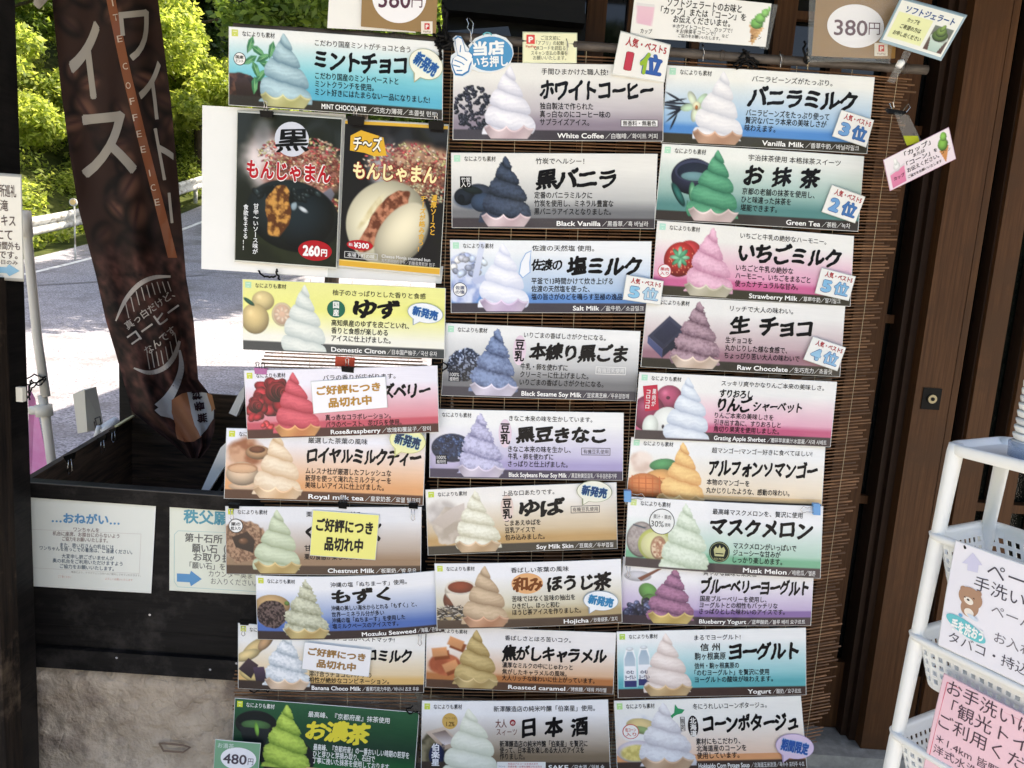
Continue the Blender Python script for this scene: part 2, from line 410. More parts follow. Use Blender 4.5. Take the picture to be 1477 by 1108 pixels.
def sheet(name, fn, mat, parent, col_fn=None, us=None, vs=None, th=.0015, margin=0., edge=(214, 216, 214), fullback=False):
    """a thin slab: printed front, plain back and edges"""
    us = np.linspace(0, 1, 9) if us is None else us; vs = np.linspace(0, 1, 7) if vs is None else vs
    nu, nv = len(us), len(vs); UU, VV = np.meshgrid(us, vs); u = UU.ravel(); v = VV.ravel()
    front = fn(u, v, 0.)
    col = col_fn(UU, VV).reshape(-1, 3) if col_fn is not None else None
    idx = np.arange(nu * nv).reshape(nv, nu)
    a, b_, c, d = idx[:-1, :-1].ravel(), idx[:-1, 1:].ravel(), idx[1:, 1:].ravel(), idx[1:, :-1].ravel()
    Q = np.stack([a, d, c, b_], 1)
    # back (coarse) + rim
    per = np.concatenate([np.stack([us, np.zeros(nu)], 1), np.stack([np.ones(nv - 1), vs[1:]], 1),
                          np.stack([us[::-1][1:], np.ones(nu - 1)], 1), np.stack([np.zeros(nv - 2), vs[::-1][1:-1]], 1)])
    k = len(per); mu = margin
    pu = (per[:, 0] - .5) * (1 + mu) + .5; pv = (per[:, 1] - .5) * (1 + mu * 2) + .5
    R0 = fn(per[:, 0], per[:, 1], 0.); R1 = fn(pu, pv, -.0003); R2 = fn(pu, pv, -th); cen = fn([.5], [.5], -th)
    base = nu * nv
    V = np.vstack([front, R0, R1, R2, cen]); e = s2l(edge)
    Fq = []
    for i in range(k):
        j = (i + 1) % k
        Fq.append((base + i, base + j, base + k + j, base + k + i)); Fq.append((base + k + i, base + k + j, base + 2*k + j, base + 2*k + i))
    Ft = [(base + 2*k + i, base + 2*k + (i + 1) % k, base + 3*k) for i in range(k)]
    T = np.vstack([Q[:, [0, 1, 2]], Q[:, [0, 2, 3]], np.array(Fq)[:, [0, 1, 2]], np.array(Fq)[:, [0, 2, 3]], np.array(Ft)])
    cc = None
    if fullback:
        V = np.vstack([V[:-1], fn(u, v, -th)]); nb_ = base + 3 * k
        T = np.vstack([T[:len(T) - k], Q[:, [0, 2, 1]] + nb_, Q[:, [0, 3, 2]] + nb_])
        return np_obj(name, V, T, mat, parent, col=np.vstack([col, np.tile(e, (3 * k, 1)), col]))
    ub_, vb_ = np.meshgrid(np.linspace(-mu / 2, 1 + mu / 2, 9), np.linspace(-mu, 1 + mu, 6)); ib = np.arange(54).reshape(6, 9) + base + 3 * k
    Qb = np.stack([ib[:-1, :-1].ravel(), ib[:-1, 1:].ravel(), ib[1:, 1:].ravel(), ib[1:, :-1].ravel()], 1)
    V = np.vstack([V[:-1], fn(ub_.ravel(), vb_.ravel(), -th)]); T = np.vstack([T[:len(T) - k], Qb[:, [0, 1, 2]], Qb[:, [0, 2, 3]]])
    if col is not None: cc = np.vstack([col, np.tile(e, (3 * k + 54, 1))])
    return np_obj(name, V, T, mat, parent, col=cc)

# ------------------------------------------------------------------ printed pictures
def _lat(seed, n=64):
    return np.random.RandomState(seed).rand(n, n)
def vnoise(x, y, seed=0):
    g = _lat(seed); n = 64
    xi = np.floor(x).astype(int); yi = np.floor(y).astype(int); fx = x - xi; fy = y - yi
    fx = fx * fx * (3 - 2 * fx); fy = fy * fy * (3 - 2 * fy)
    a = g[yi % n, xi % n]; b_ = g[yi % n, (xi + 1) % n]; c = g[(yi + 1) % n, xi % n]; d = g[(yi + 1) % n, (xi + 1) % n]
    return (a * (1 - fx) + b_ * fx) * (1 - fy) + (c * (1 - fx) + d * fx) * fy
def fbm(x, y, seed=0, o=3):
    r = 0; a = .5; t = 0
    for i in range(o):
        r = r + a * vnoise(x * 2 ** i, y * 2 ** i, seed + i); t += a; a *= .5
    return r / t
def sst(x): x = np.clip(x, 0, 1); return x * x * (3 - 2 * x)
class Pic:
    def __init__(s, U, V, A):
        s.U, s.V, s.A = U, V, A; s.X = U * A; s.rgb = np.zeros(U.shape + (3,)); s.u1 = U[0]; s.v1 = V[:, 0]; s.regular = True
    def blend(s, m_, c):
        c = np.asarray(c, dtype=float)
        if c.ndim == 1: c = c[None, None, :] + np.zeros_like(s.rgb)
        s.rgb = s.rgb * (1 - m_[..., None]) + c * m_[..., None]
    def grad(s, stops):
        vs = [p for p, c in stops]; cs = np.array([c for p, c in stops], dtype=float)
        for k in range(3): s.rgb[..., k] = np.interp(s.V, vs, cs[:, k])
    def ell(s, cu, cv, rx, ry, col, shade=.5, rot=0, soft=.012, hi=0., squeeze=1., col2=None):
        R_ = max(rx, ry) * 1.05 + soft
        if not s.regular:
            return s._ell(slice(None), slice(None), cu, cv, rx, ry, col, shade, rot, soft, hi, col2)
        i0, i1 = np.searchsorted(s.u1, [cu - R_ / s.A, cu + R_ / s.A]); j0, j1 = np.searchsorted(s.v1, [cv - R_, cv + R_])
        if i1 <= i0 or j1 <= j0: return
        s._ell(slice(j0, j1), slice(i0, i1), cu, cv, rx, ry, col, shade, rot, soft, hi, col2)
    def _ell(s, js, is_, cu, cv, rx, ry, col, shade, rot, soft, hi, col2):
        x = s.X[js, is_] - cu * s.A; y = s.V[js, is_] - cv
        if abs(rot) > 0: x, y = x * math.cos(rot) + y * math.sin(rot), -x * math.sin(rot) + y * math.cos(rot)
        q = np.sqrt((x / rx) ** 2 + (y / ry) ** 2); m_ = sst((1 - q) * min(rx, ry) / soft + .5)
        L = 1 - shade * np.clip(q, 0, 1) ** 2 * .8 - shade * .35 * (y / ry + .4 * x / rx)
        c = np.asarray(col, dtype=float)[None, None] * np.clip(L, .1, 1.3)[..., None]
        if col2 is not None:
            t_ = sst(q)[..., None]; c = c * (1 - t_) + np.asarray(col2, dtype=float)[None, None] * np.clip(L, .1, 1.3)[..., None] * t_
        if hi: c = c + 255 * hi * np.exp(-(((x / rx + .35) ** 2 + (y / ry + .4) ** 2) / .06))[..., None]
        m_ = m_[..., None]; s.rgb[js, is_] = s.rgb[js, is_] * (1 - m_) + np.clip(c, 0, 255) * m_
    def blob(s, cu, cv, rx, ry, c1, c2, scale=14, seed=1, edge=.25, soft=.1, alpha=1., rot=0):
        x = s.X - cu * s.A; y = s.V - cv
        if rot: x, y = x * math.cos(rot) + y * math.sin(rot), -x * math.sin(rot) + y * math.cos(rot)
        q = np.sqrt((x / rx) ** 2 + (y / ry) ** 2) + (fbm(s.X * 7, s.V * 7, seed) - .5) * edge
        m_ = sst((1 - q) / soft) * alpha; t_ = sst((fbm(s.X * scale, s.V * scale, seed + 5, 3) - .3) / .4)[..., None]
        s.blend(m_, np.asarray(c1, float)[None, None] * (1 - t_) + np.asarray(c2, float)[None, None] * t_)
    def poly(s, pts, col, col2=None, soft=.012):
        P = np.array(pts, float) * [s.A, 1]; n = len(P); x, y = s.X, s.V
        inside = np.zeros(x.shape, bool); dmin = np.full(x.shape, 9.)
        for i in range(n):
            a, b_ = P[i], P[(i + 1) % n]
            c_ = ((a[1] > y) != (b_[1] > y)) & (x < (b_[0] - a[0]) * (y - a[1]) / (b_[1] - a[1] + 1e-12) + a[0]); inside ^= c_
            d = b_ - a; t_ = np.clip(((x - a[0]) * d[0] + (y - a[1]) * d[1]) / (d @ d + 1e-12), 0, 1)
            dmin = np.minimum(dmin, np.hypot(x - a[0] - t_ * d[0], y - a[1] - t_ * d[1]))
        sd = np.where(inside, dmin, -dmin); m_ = sst(sd / soft + .5)
        c = np.asarray(col, float)[None, None] + np.zeros_like(s.rgb)
        if col2 is not None:
            t_ = np.clip((y - P[:, 1].min()) / (np.ptp(P[:, 1]) + 1e-6), 0, 1)[..., None]; c = c * (1 - t_) + np.asarray(col2, float)[None, None] * t_
        s.blend(m_, c)
    def cluster(s, cu, cv, rx, ry, n, size, cols, seed=0, el=.6, shade=.7, hi=.25, jig=.25):
        r = np.random.RandomState(seed)
        pts = sorted([(r.uniform(-1, 1), r.uniform(-1, 1)) for _ in range(n)], key=lambda p: p[1])
        for (a, b_) in pts:
            if a * a + b_ * b_ > 1: a *= .7; b_ *= .7
            c = np.array(cols[r.randint(len(cols))], float) * r.uniform(1 - jig, 1 + jig)
            s.ell(cu + a * rx / s.A, cv + b_ * ry, size * r.uniform(.8, 1.15), size * el * r.uniform(.8, 1.15), np.clip(c, 0, 255), shade, r.uniform(-1, 1), .009, hi)
    def scatter(s, cu, cv, rx, ry, cols, scale=60, seed=3):
        x = s.X - cu * s.A; y = s.V - cv
        q = np.sqrt((x / rx) ** 2 + (y / ry) ** 2) + (fbm(s.X * 9, s.V * 9, seed) - .5) * .3
        m_ = sst((1 - q) / .06); k = vnoise(s.X * scale, s.V * scale, seed); k2 = vnoise(s.X * scale * .6 + 9, s.V * scale * .6, seed + 1)
        c = np.where((k > .62)[..., None], np.array(cols[0], float)[None, None], np.array(cols[1], float)[None, None])
        c = c * (.6 + .6 * k2[..., None]) * (1.1 - .4 * (y / ry)[..., None])
        s.blend(m_, np.clip(c, 0, 255))
    def serve(s, uc, tip, base, W, light, dark, tiers=4.3, rough=0., seed=0, sway=.0):
        v = s.V; q0 = np.clip((v - tip) / (base - tip), 0, 1)
        rj = np.random.RandomState(seed * 5 + 1); W = W * rj.uniform(.95, 1.05); x = s.X - uc * s.A - rj.uniform(.6, 1.6) * np.sin(q0 * rj.uniform(5, 9) + seed) * .012 - (1 - q0) ** 3 * rj.uniform(-.03, .03)
        w_ = W * np.interp(q0, [0, .05, .14, .25, .34, .5, .7, .85, 1], [.015, .10, .24, .36, .50, .72, .90, .99, 1.02])
        wob = (fbm(s.X * 9 + seed, s.V * 9, seed + 3) - .5)
        q = np.clip(x / w_, -1.25, 1.25)
        ph = tiers * q0 ** .8 - .30 * q + .16 * wob + .05 * q * q
        f = ph - np.floor(ph); bul = np.sqrt(np.clip(4 * f * (1 - f), 0, 1))
        rg = (fbm(s.X * 34, s.V * 34, seed + 7) - .5) * rough
        top = sst((ph - .6) / .3)
        edge = w_ * (1 - top * .26 + top * .28 * bul ** .8) + rg * .14
        m_ = sst((edge - np.abs(x)) / .012 + .5) * sst((v - tip) / .01) * sst((base - v) / .02 + .5)
        sh = .12 + .88 * np.clip(np.sin(math.pi * np.clip(f, 0, 1) ** .72), 0, 1) ** .7
        sh = 1 - (1 - sh) * (.35 + .65 * top)
        fold = .10 * np.sin(24 * (f + .35 * q) + 7 * wob + seed) * (1 - np.abs(2 * f - 1)) * top
        L = sh * (1 - .30 * np.clip(q, 0, 1.2) ** 1.6 - .16 * np.clip(-q - .2, 0, 1)) + fold + rg * 1.6 + .05
        L = L + .16 * np.exp(-((q + .38) / .16) ** 2 - ((f - .42) / .16) ** 2) * top + (fbm(s.X * 70, s.V * 70, seed + 31, 2) - .5) * (.10 + .3 * rough) - .10 * sst((np.abs(q) - .75) / .3)
        L = np.clip(L, 0, 1.08)[..., None]
        s.blend(m_, np.clip(np.asarray(dark, float)[None, None] * (1 - L) + np.asarray(light, float)[None, None] * L, 0, 255))
    def cup(s, uc, v0, v1, W, col, col2, petals=3):
        x = s.X - uc * s.A; q = x / W
        w_ = W * (1 - .30 * np.clip((s.V - v0) / (v1 - v0), 0, 1) ** 1.5)
        top = v0 + .075 * np.abs(np.sin(q * math.pi * petals / 2 + .5)) ** .8 * (1 - .3 * np.abs(q)) - .02 * np.abs(q) + .01
        m_ = sst((w_ - np.abs(x)) / .012 + .5) * sst((s.V - top) / .012 + .5) * sst((v1 - s.V) / .012 + .5)
        rim = np.exp(-((s.V - top - .012) / .012) ** 2); t_ = np.clip(.5 + .45 * np.cos(q * math.pi * petals / 2 + .3 + s.V * 9), 0, 1)
        c = np.asarray(col2, float)[None, None] * (1 - t_[..., None]) + np.asarray(col, float)[None, None] * t_[..., None]
        c = c * (1 - .22 * np.abs(q[..., None]) ** 2) + 40 * rim[..., None]
        s.blend(m_, np.clip(c, 0, 255))

# ================================================================== ground, road, hill
def gz(x, y):
    x = np.asarray(x, float); y = np.asarray(y, float)
    z = .0054 * np.clip(np.minimum(y, 34) - 4, 0, None) ** 2
    z = z + .62 * np.clip(-12.2 - x, 0, 30) * (y > -30) + .55 * np.clip(y - 34, 0, 40)
    z = z + np.where(y < 2.4, -.35, np.where(y < 3.0, -.35 + .35 * (y - 2.4) / .6, 0))
    return z
def grid_sheet(name, xs, ys, dz, mat, mask=None, rough=0.):
    X, Y = np.meshgrid(xs, ys); Z = gz(X, Y) + dz
    if rough: Z = Z + rough * (fbm(X * 1.3, Y * 1.3, 4) - .5)
    n, k = len(xs), len(ys); idx = np.arange(n * k).reshape(k, n)
    Q = np.stack([idx[:-1, :-1], idx[:-1, 1:], idx[1:, 1:], idx[1:, :-1]], -1).reshape(-1, 4)
    if mask is not None:
        cx = X.ravel()[Q].mean(1); cy = Y.ravel()[Q].mean(1); Q = Q[mask(cx, cy)]
    return np_obj(name, np.stack([X, Y, Z], -1).reshape(-1, 3), Q, mat, k=4, smooth=True)
M['soil'] = noisy('soil', (44, 54, 26), (78, 84, 44), (1, 1, 1), 3, .95, .6, 9, dist=.03, spec=.1)
M['asphalt'] = noisy('asphalt', (84, 83, 86), (186, 184, 188), (1, 1, 1), 42, .9, .8, 120, dist=.006, spec=.2, c3=(118, 115, 114), s3=.9)
M['road_paint'] = noisy('road_paint', (216, 216, 210), (236, 236, 230), (1, 1, 1), 14, .8, .2, 60, dist=.002, c3=(168, 166, 162), s3=6)
xs = np.concatenate([np.linspace(-90, -14, 20), np.linspace(-13, 8, 43), np.linspace(10, 90, 18)])
ys = np.concatenate([np.linspace(-60, 0, 14), [1.2, 2.38, 2.42, 2.7, 3.02], np.linspace(3.5, 40, 56), np.linspace(43, 110, 16)])
g = grid_sheet('ground', xs, ys, -.03, M['soil']); g['kind'] = 'structure'
xr = np.linspace(-10.9, 8, 39); yr = np.concatenate([[3.05], np.linspace(3.5, 34, 62)])
g = grid_sheet('road', xr, yr, 0., M['asphalt']); g['kind'] = 'structure'
yf = np.linspace(-16, 2.36, 9)
M['yard'] = noisy('yard_concrete', (176, 172, 162), (196, 192, 182), (1, 1, 1), 8, .9, .2, 40)
g = grid_sheet('front_yard', np.linspace(-14, 10, 12), yf, .0, M['yard']); g['kind'] = 'structure'
# edge line along the guardrail and the worn line along the near verge
def strip(name, xc, wd, y0, y1, mat, dz=.006, n=60):
    ys_ = np.linspace(y0, y1, n); V = []
    for yy in ys_:
        V += [(xc(yy) - wd / 2, yy, float(gz(xc(yy), yy)) + dz), (xc(yy) + wd / 2, yy, float(gz(xc(yy), yy)) + dz)]
    T = [(2*i, 2*i+1, 2*i+3, 2*i+2) for i in range(n - 1)]
    return np_obj(name, V, T, mat, k=4)
o = strip('edge_line', lambda y: -9.8, .14, 6, 33, M['road_paint']); o['kind'] = 'structure'
M['drain'] = noisy('drain_cover', (90, 88, 90), (140, 138, 138), (1, 1, 1), 40, .9, .6, 60, dist=.01)
o = strip('drain_channel', lambda y: -8.95 + (y - 14.2) * .9 if y < 17 else -6.4, .16, 12.9, 16.6, M['drain'], .008, 20); o['kind'] = 'structure'

# ================================================================== guardrail
M['rail_paint'] = noisy('rail_paint', (176, 178, 172), (206, 207, 201), (1, 1, 1), 6, .5, .15, 20, dist=.002, c3=(126, 120, 106), s3=5)
gr = empty('guardrail', (-11.1, 18, 1.0), 'white corrugated steel guardrail along the far edge of the road', 'guardrail')
prof = [(0, -.03), (.06, .02), (.06, .10), (-.01, .15), (-.01, .20), (.06, .26), (.06, .34), (0, .39)]
gy = np.linspace(4, 33, 40); V = []; Fs = []
for i, yy in enumerate(gy):
    bz = float(gz(-11, yy)) + .46; xx = -11.05 - .03 * (yy - 17) * 1.2
    if yy > 24: xx += .02 * (yy - 24) ** 2
    for (px_, pz_) in prof: V.append((xx + px_, yy, bz + pz_))
k = len(prof)
for i in range(len(gy) - 1):
    for j in range(k - 1): Fs.append((i*k+j, (i+1)*k+j, (i+1)*k+j+1, i*k+j+1))
o = mesh_obj('rail_beam', V, Fs, M['rail_paint'], gr, True)
sm = o.modifiers.new('thickness', 'SOLIDIFY'); sm.thickness = .012
pm = None
for yy in (6.5, 8.9, 11.3, 13.7, 17.1, 20.3, 23.6, 27, 30.4):
    xx = -11.12 - .03 * (yy - 17) * 1.2 + (.02 * (yy - 24) ** 2 if yy > 24 else 0); bz = float(gz(-11, yy))
    b_ = MB().tube([(xx, yy, bz - .1), (xx, yy, bz + .74)], .07, 12)
    b_.build('post', M['rail_paint'], gr, True)
P0 = at(107, 292, 17.3); xx = P0.x
rf = empty('road_reflector', (xx, 17.3, float(gz(-11.2, 17.3))), 'round white reflector on a thin stalk above the guardrail', 'reflector')
MB().tube([(xx, 17.3, float(gz(-11, 17.3))), (xx, 17.3, P0.z - .05)], .018, 8).build('stalk', M['rail_paint'], rf)
b_ = MB(); a = [Vector((xx + .085 * math.cos(q), 17.25, P0.z + .085 * math.sin(q))) for q in np.linspace(0, 2*math.pi, 20, endpoint=False)]
b_.prism(a, (0, .04, 0)); b_.build('disc', M['rail_paint'], rf)
b_ = MB(); b_.prism([Vector((xx + .06 * math.cos(q), 17.235, P0.z + .06 * math.sin(q))) for q in np.linspace(0, 2*math.pi, 20, endpoint=False)], (0, .012, 0))
b_.build('reflector_lens', simple('lens', (226, 190, 130), .2), rf)

# ================================================================== foliage
def leaf_mat(name, c1, c2, tr=.55, yel=(1.0, 1.0, .55)):
    mt, n, b = newmat(name); L = n.links
    ge = n.nodes.new('ShaderNodeNewGeometry'); cr = n.nodes.new('ShaderNodeValToRGB')
    cr.color_ramp.elements[0].color = (*s2l(c1), 1); cr.color_ramp.elements[1].color = (*s2l(c2), 1)
    L.new(ge.outputs['Random Per Island'], cr.inputs[0]); L.new(cr.outputs[0], b.inputs['Base Color'])
    b.inputs['Roughness'].default_value = .5; b.inputs['Specular IOR Level'].default_value = .35
    t = n.nodes.new('ShaderNodeBsdfTranslucent'); mx = n.nodes.new('ShaderNodeMixShader'); mx.inputs[0].default_value = tr
    hs = n.nodes.new('ShaderNodeHueSaturation'); hs.inputs['Hue'].default_value = .485; hs.inputs['Saturation'].default_value = 1.1; hs.inputs['Value'].default_value = 1.7
    L.new(cr.outputs[0], hs.inputs['Color']); L.new(hs.outputs[0], t.inputs[0])
    L.new(b.outputs[0], mx.inputs[1]); L.new(t.outputs[0], mx.inputs[2]); L.new(mx.outputs[0], n.nodes['Material Output'].inputs[0])
    return mt
M['leaf_bright'] = leaf_mat('leaf_bright', (96, 118, 48), (174, 186, 100), .6)
M['leaf_mid'] = leaf_mat('leaf_mid', (66, 92, 40), (122, 144, 66), .5)
M['leaf_dark'] = leaf_mat('leaf_dark', (38, 58, 30), (66, 90, 44), .3)
M['bark'] = noisy('bark', (52, 44, 36), (88, 76, 62), (6, 6, 1), 5, .9, .7, 10, dist=.02)
def leaves(centers, radii, n, size, seed, flat=.7, droop=0.):
    r = np.random.RandomState(seed); centers = np.array(centers); radii = np.array(radii)
    wts = radii ** 2 / (radii ** 2).sum(); ci = r.choice(len(centers), n, p=wts)
    d = r.normal(size=(n, 3)); d /= np.linalg.norm(d, axis=1)[:, None]
    rr = radii[ci] * (r.rand(n) ** .45)
    P = centers[ci] + d * rr[:, None] * np.array([1, 1, flat])
    nrm = d * .4 + r.normal(size=(n, 3)) * .7 + [0, 0, .8]; nrm /= np.linalg.norm(nrm, axis=1)[:, None]
    t = np.cross(nrm, r.normal(size=(n, 3))); t /= np.linalg.norm(t, axis=1)[:, None]; t[:, 2] -= droop
    bt = np.cross(nrm, t); s_ = size * r.uniform(.6, 1.25, n)[:, None]
    A = P - t * s_; B = P + bt * s_ * .48 - nrm * s_ * .12; C_ = P + t * s_; D = P - bt * s_ * .48 - nrm * s_ * .12
    V = np.stack([A, B, C_, D], 1).reshape(-1, 3); Q = np.arange(4 * n).reshape(n, 4)
    return V, Q
def make_tree(name, label, h, rad, n, size, leafm, seed, group='trees beyond the road', cb=.28):
    r = random.Random(seed); root = empty(name, (0, 0, 0), label, 'tree', group)
    b_ = MB(); top = Vector((r.uniform(-.4, .4), r.uniform(-.4, .4), h * .8))
    pts = [Vector((0, 0, -.4)), Vector((r.uniform(-.1, .1), 0, h * .2)), Vector((r.uniform(-.3, .3), r.uniform(-.2, .2), h * .45)), top]
    b_.tube(pts, [.17, .14, .1, .03], 8); cs = []; rads = []
    limbs = MB()
    for i in range(17):
        t_ = r.uniform(cb, .97); a = r.uniform(0, 2 * math.pi); s0 = pts[1].lerp(top, (t_ - .2) / .8 if t_ > .2 else 0)
        ln = rad * r.uniform(.45, 1.0) * (1 - .5 * abs(t_ - .55)); e = s0 + Vector((math.cos(a) * ln, math.sin(a) * ln, r.uniform(.1, .9) * rad * .35))
        mid = s0.lerp(e, .5) + Vector((0, 0, -.12)); limbs.tube([s0, mid, e], [.05, .035, .012], 5)
        for k in range(3):
            q = s0.lerp(e, .55 + .25 * k) + Vector((r.uniform(-.4, .4), r.uniform(-.4, .4), r.uniform(-.2, .4)))
            cs.append(q); rads.append(rad * r.uniform(.14, .30))
    b_.build('trunk', M['bark'], root, True); limbs.build('limbs', M['bark'], root, True)
    V, Q = leaves(cs, rads, n, size, seed, .6)
    np_obj('crown', V, Q, leafm, root, k=4)
    return root
def copy_tree(root, loc, rz, sc, label, group):
    c = root.copy(); COL.objects.link(c); c.location = loc; c.rotation_euler = (0, 0, rz); c.scale = (sc, sc, sc)
    c['label'] = label; c['group'] = group
    for ch in root.children:
        d = ch.copy(); COL.objects.link(d); d.parent = c; d.matrix_parent_inverse = Matrix.Identity(4)
    return c
TG = 'trees beyond the road'
spots = [  # x, y, base tree, scale, label
    (-14.2, 18.5, 0, 1.0, 'lime green leafy tree behind the guardrail, leftmost beside the dark post'),
    (-15.6, 23.5, 1, 1.25, 'dense green tree rising behind the guardrail left of the brown banner'),
    (-13.2, 25.5, 0, 1.05, 'bright young tree behind the banner at the road bend'),
    (-12.8, 31.0, 0, 1.3, 'tall sunlit lime tree right of the brown banner'),
    (-10.0, 36.5, 0, 1.35, 'sunlit pale green tree at the far end of the road'),
    (-15.5, 33.0, 2, 1.6, 'dark leafed tree high on the slope behind the banner top'),
    (-19.5, 26.5, 2, 1.6, 'dark tree on the hillside at the upper left corner'),
    (-6.5, 37.5, 2, 1.5, 'dark green tree behind the blue mint board top'),
    (-2.8, 36.0, 1, 1.4, 'green tree behind the first white price card'),
    (-9.5, 44.0, 1, 1.9, 'tall green tree on the far slope'),
    (-4.3, 20.6, 3, 1.1, 'broad high crowned tree on the near side of the road behind the boards'),
    (-3.7, 15.2, 3, .92, 'high crowned tree behind the shop shading the road'), (-5.4, 25.6, 3, 1.1, 'high crowned tree farther up the near side of the road')]
bases = [make_tree('broadleaf_tree', '', 6.5, 3.1, 26000, .105, M['leaf_bright'], 3, TG, .12),
         make_tree('broadleaf_tree', '', 7.5, 3.3, 26000, .10, M['leaf_mid'], 8, TG, .14),
         make_tree('broadleaf_tree', '', 8.0, 3.3, 24000, .11, M['leaf_dark'], 15, TG, .14),
         make_tree('broadleaf_tree', '', 9.0, 3.9, 30000, .11, M['leaf_mid'], 23, TG, .5)]
used = set()
for (x, y, bi, sc_, lb) in spots:
    loc = (x, y, float(gz(x, y)) - .1); rz = random.uniform(0, 6.28)
    if bi not in used:
        used.add(bi); o = bases[bi]; o.location = loc; o.rotation_euler = (0, 0, rz); o.scale = (sc_,) * 3; o['label'] = lb
        for ch in o.children: ch.matrix_parent_inverse = Matrix.Identity(4)
    else: copy_tree(bases[bi], loc, rz, sc_, lb, TG)
# trees across the yard behind the viewer: what the glass and the laminated cards mirror
for (x, y, bi, sc_, lb) in [(-7, -15, 1, .85, 'green tree across the yard, far left of the shop front'), (-1.8, -17, 0, .9, 'lime green tree across the yard facing the shop'),
                            (4.2, -14.5, 0, .95, 'lime green tree across the yard facing the sliding door'), (8.5, -12, 1, .9, 'green tree across the yard near its right end'), (1.4, -19, 2, 1.1, 'dark tree across the yard behind the two lime ones'), (-4.6, -20, 1, 1.15, 'green tree across the yard left of the lime one'), (12.5, -15, 0, 1.1, 'lime tree across the yard at its far right')]:
    copy_tree(bases[bi], (x, y, -.4), x, sc_, lb, 'trees across the yard')
# undergrowth on the verge and slope
r = np.random.RandomState(5); n = 520
cx = -11.7 - r.rand(n) ** 1.3 * 9; cy = r.uniform(5, 42, n); cz = gz(cx, cy) + .1
V, Q = leaves(np.stack([cx, cy, cz], 1), r.uniform(.3, .75, n), 85000, .085, 9, .7)
o = np_obj('undergrowth', V, Q, M['leaf_bright'], k=4); o['kind'] = 'stuff'; o['label'] = 'bright low weeds and shrubs on the bank behind the guardrail'
cx = r.uniform(-16, 4, 260); cy = r.uniform(35.5, 46, 260); cz = gz(cx, cy) + .5
V, Q = leaves(np.stack([cx, cy, cz], 1), r.uniform(.9, 2.2, 260), 40000, .16, 10, .8)
o = np_obj('far_woodland', V, Q, M['leaf_mid'], k=4); o['kind'] = 'stuff'; o['label'] = 'mass of far woodland closing the view up the road'

# ================================================================== shop shell (roof, wall behind the blind, floor)
o = MB().box((-2.3, .9, 2.97), (5.5, 3.0, 3.1)).build('roof', M['black_wood'], None); o['kind'] = 'structure'
shop = empty('shop_building', (2.6, 2.6, 0), 'dark timber shop front with brown sliding doors behind the bamboo blind', 'building')
WX0 = at(634, 300, 2.66).x
MB().box((WX0, 2.66, 0), (5.4, 10, 6.0)).build('wall', M['black_wood'], shop)
o = MB().box((-.3, 1.1, -.35), (5.5, 2.64, 0.0)).build('shop_floor', M['concrete'], None); o['kind'] = 'structure'
o = MB().box((-.02, 2.38, 0.0), (5.5, 2.62, .045)).build('door_sill', M['concrete'], None); o['kind'] = 'structure'
def X(px, Y, py=260): return at(px, py, Y).x
def door_bar(name, px0, px1, y0, y1, z0, z1, mat, parent, py=260, nm=None):
    x0, x1 = X(px0, y0, py), X(px1, y0, py)
    return MB().box((x0, y0, z0), (x1, y1, z1)).build(name, mat, parent)
ZT = 2.9; ZB = .047
# sliding door 1 : behind the blind, its right stile is the dark one beside the glass
d1 = empty('sliding_door', (.8, 2.56, 0), 'brown latticed sliding door partly hidden behind the bamboo blind', 'door')
Zp = lambda px, py, Y: at(px, py, Y).z
zr = Zp(1265, 956, 2.56)
door_bar('glass_pane', 660, 1332, 2.585, 2.592, ZB, ZT, M['glass_dark'], d1)
door_bar('bottom_rail', 660, 1332, 2.545, 2.58, ZB, zr, M['door_wood'], d1)
for (a, b_) in ((846, 874), (905, 922), (1000, 1012), (1118, 1148), (1205, 1222)):
    x0 = X(a, 2.545, 30); x1 = X(b_, 2.545, 30)
    MB().box((x0, 2.54, zr), (x1, 2.578, ZT)).build('stile', M['door_wood'], d1)
door_bar('stile', 1258, 1307, 2.535, 2.5785, zr, ZT, M['door_wood'], d1)
zz = Zp(1260, 721, 2.56)
for z_ in (zz, zz + .62, zz + 1.22):
    MB().box((X(875, 2.55, 30), 2.552, z_ - .014), (X(1332, 2.55), 2.577, z_ + .014)).build('crossbar', M['door_wood'], d1)
x0 = X(1148, 2.55, 20); MB().box((x0, 2.551, Zp(1160, 28, 2.55)), (X(1290, 2.55, 20), 2.5765, Zp(1160, 16, 2.55))).build('crossbar', M['door_wood'], d1)
# sliding door 2
d2 = empty('sliding_door', (1.3, 2.5, 0), 'brown sliding door with a round key lock and narrow patterned glass', 'door')
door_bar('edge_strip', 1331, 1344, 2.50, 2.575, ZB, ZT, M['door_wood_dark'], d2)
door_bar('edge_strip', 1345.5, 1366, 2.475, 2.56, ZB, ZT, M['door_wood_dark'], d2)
door_bar('stile', 1367, 1421, 2.43, 2.56, ZB, ZT, M['door_wood'], d2)
door_bar('bead', 1422, 1432, 2.452, 2.55, ZB, ZT, M['door_wood'], d2)
door_bar('glass_pane', 1426, 1760, 2.515, 2.521, ZB, ZT, M['patterned_glass'], d2)
for a, b_ in ((1455, 1489), (1520, 1545), (1590, 1620), (1690, 1760)):
    door_bar('stile', a, b_, 2.44, 2.505, ZB, ZT, M['door_wood'], d2)
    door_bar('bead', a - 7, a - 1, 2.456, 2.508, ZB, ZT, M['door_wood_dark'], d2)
zr2 = Zp(1340, 980, 2.45)
door_bar('bottom_rail', 1426, 1760, 2.462, 2.51, ZB, zr2 , M['door_wood'], d2)
door_bar('crossbar', 1428, 1760, 2.47, 2.513, Zp(1480, 742, 2.47), Zp(1480, 730, 2.47), M['door_wood'], d2)
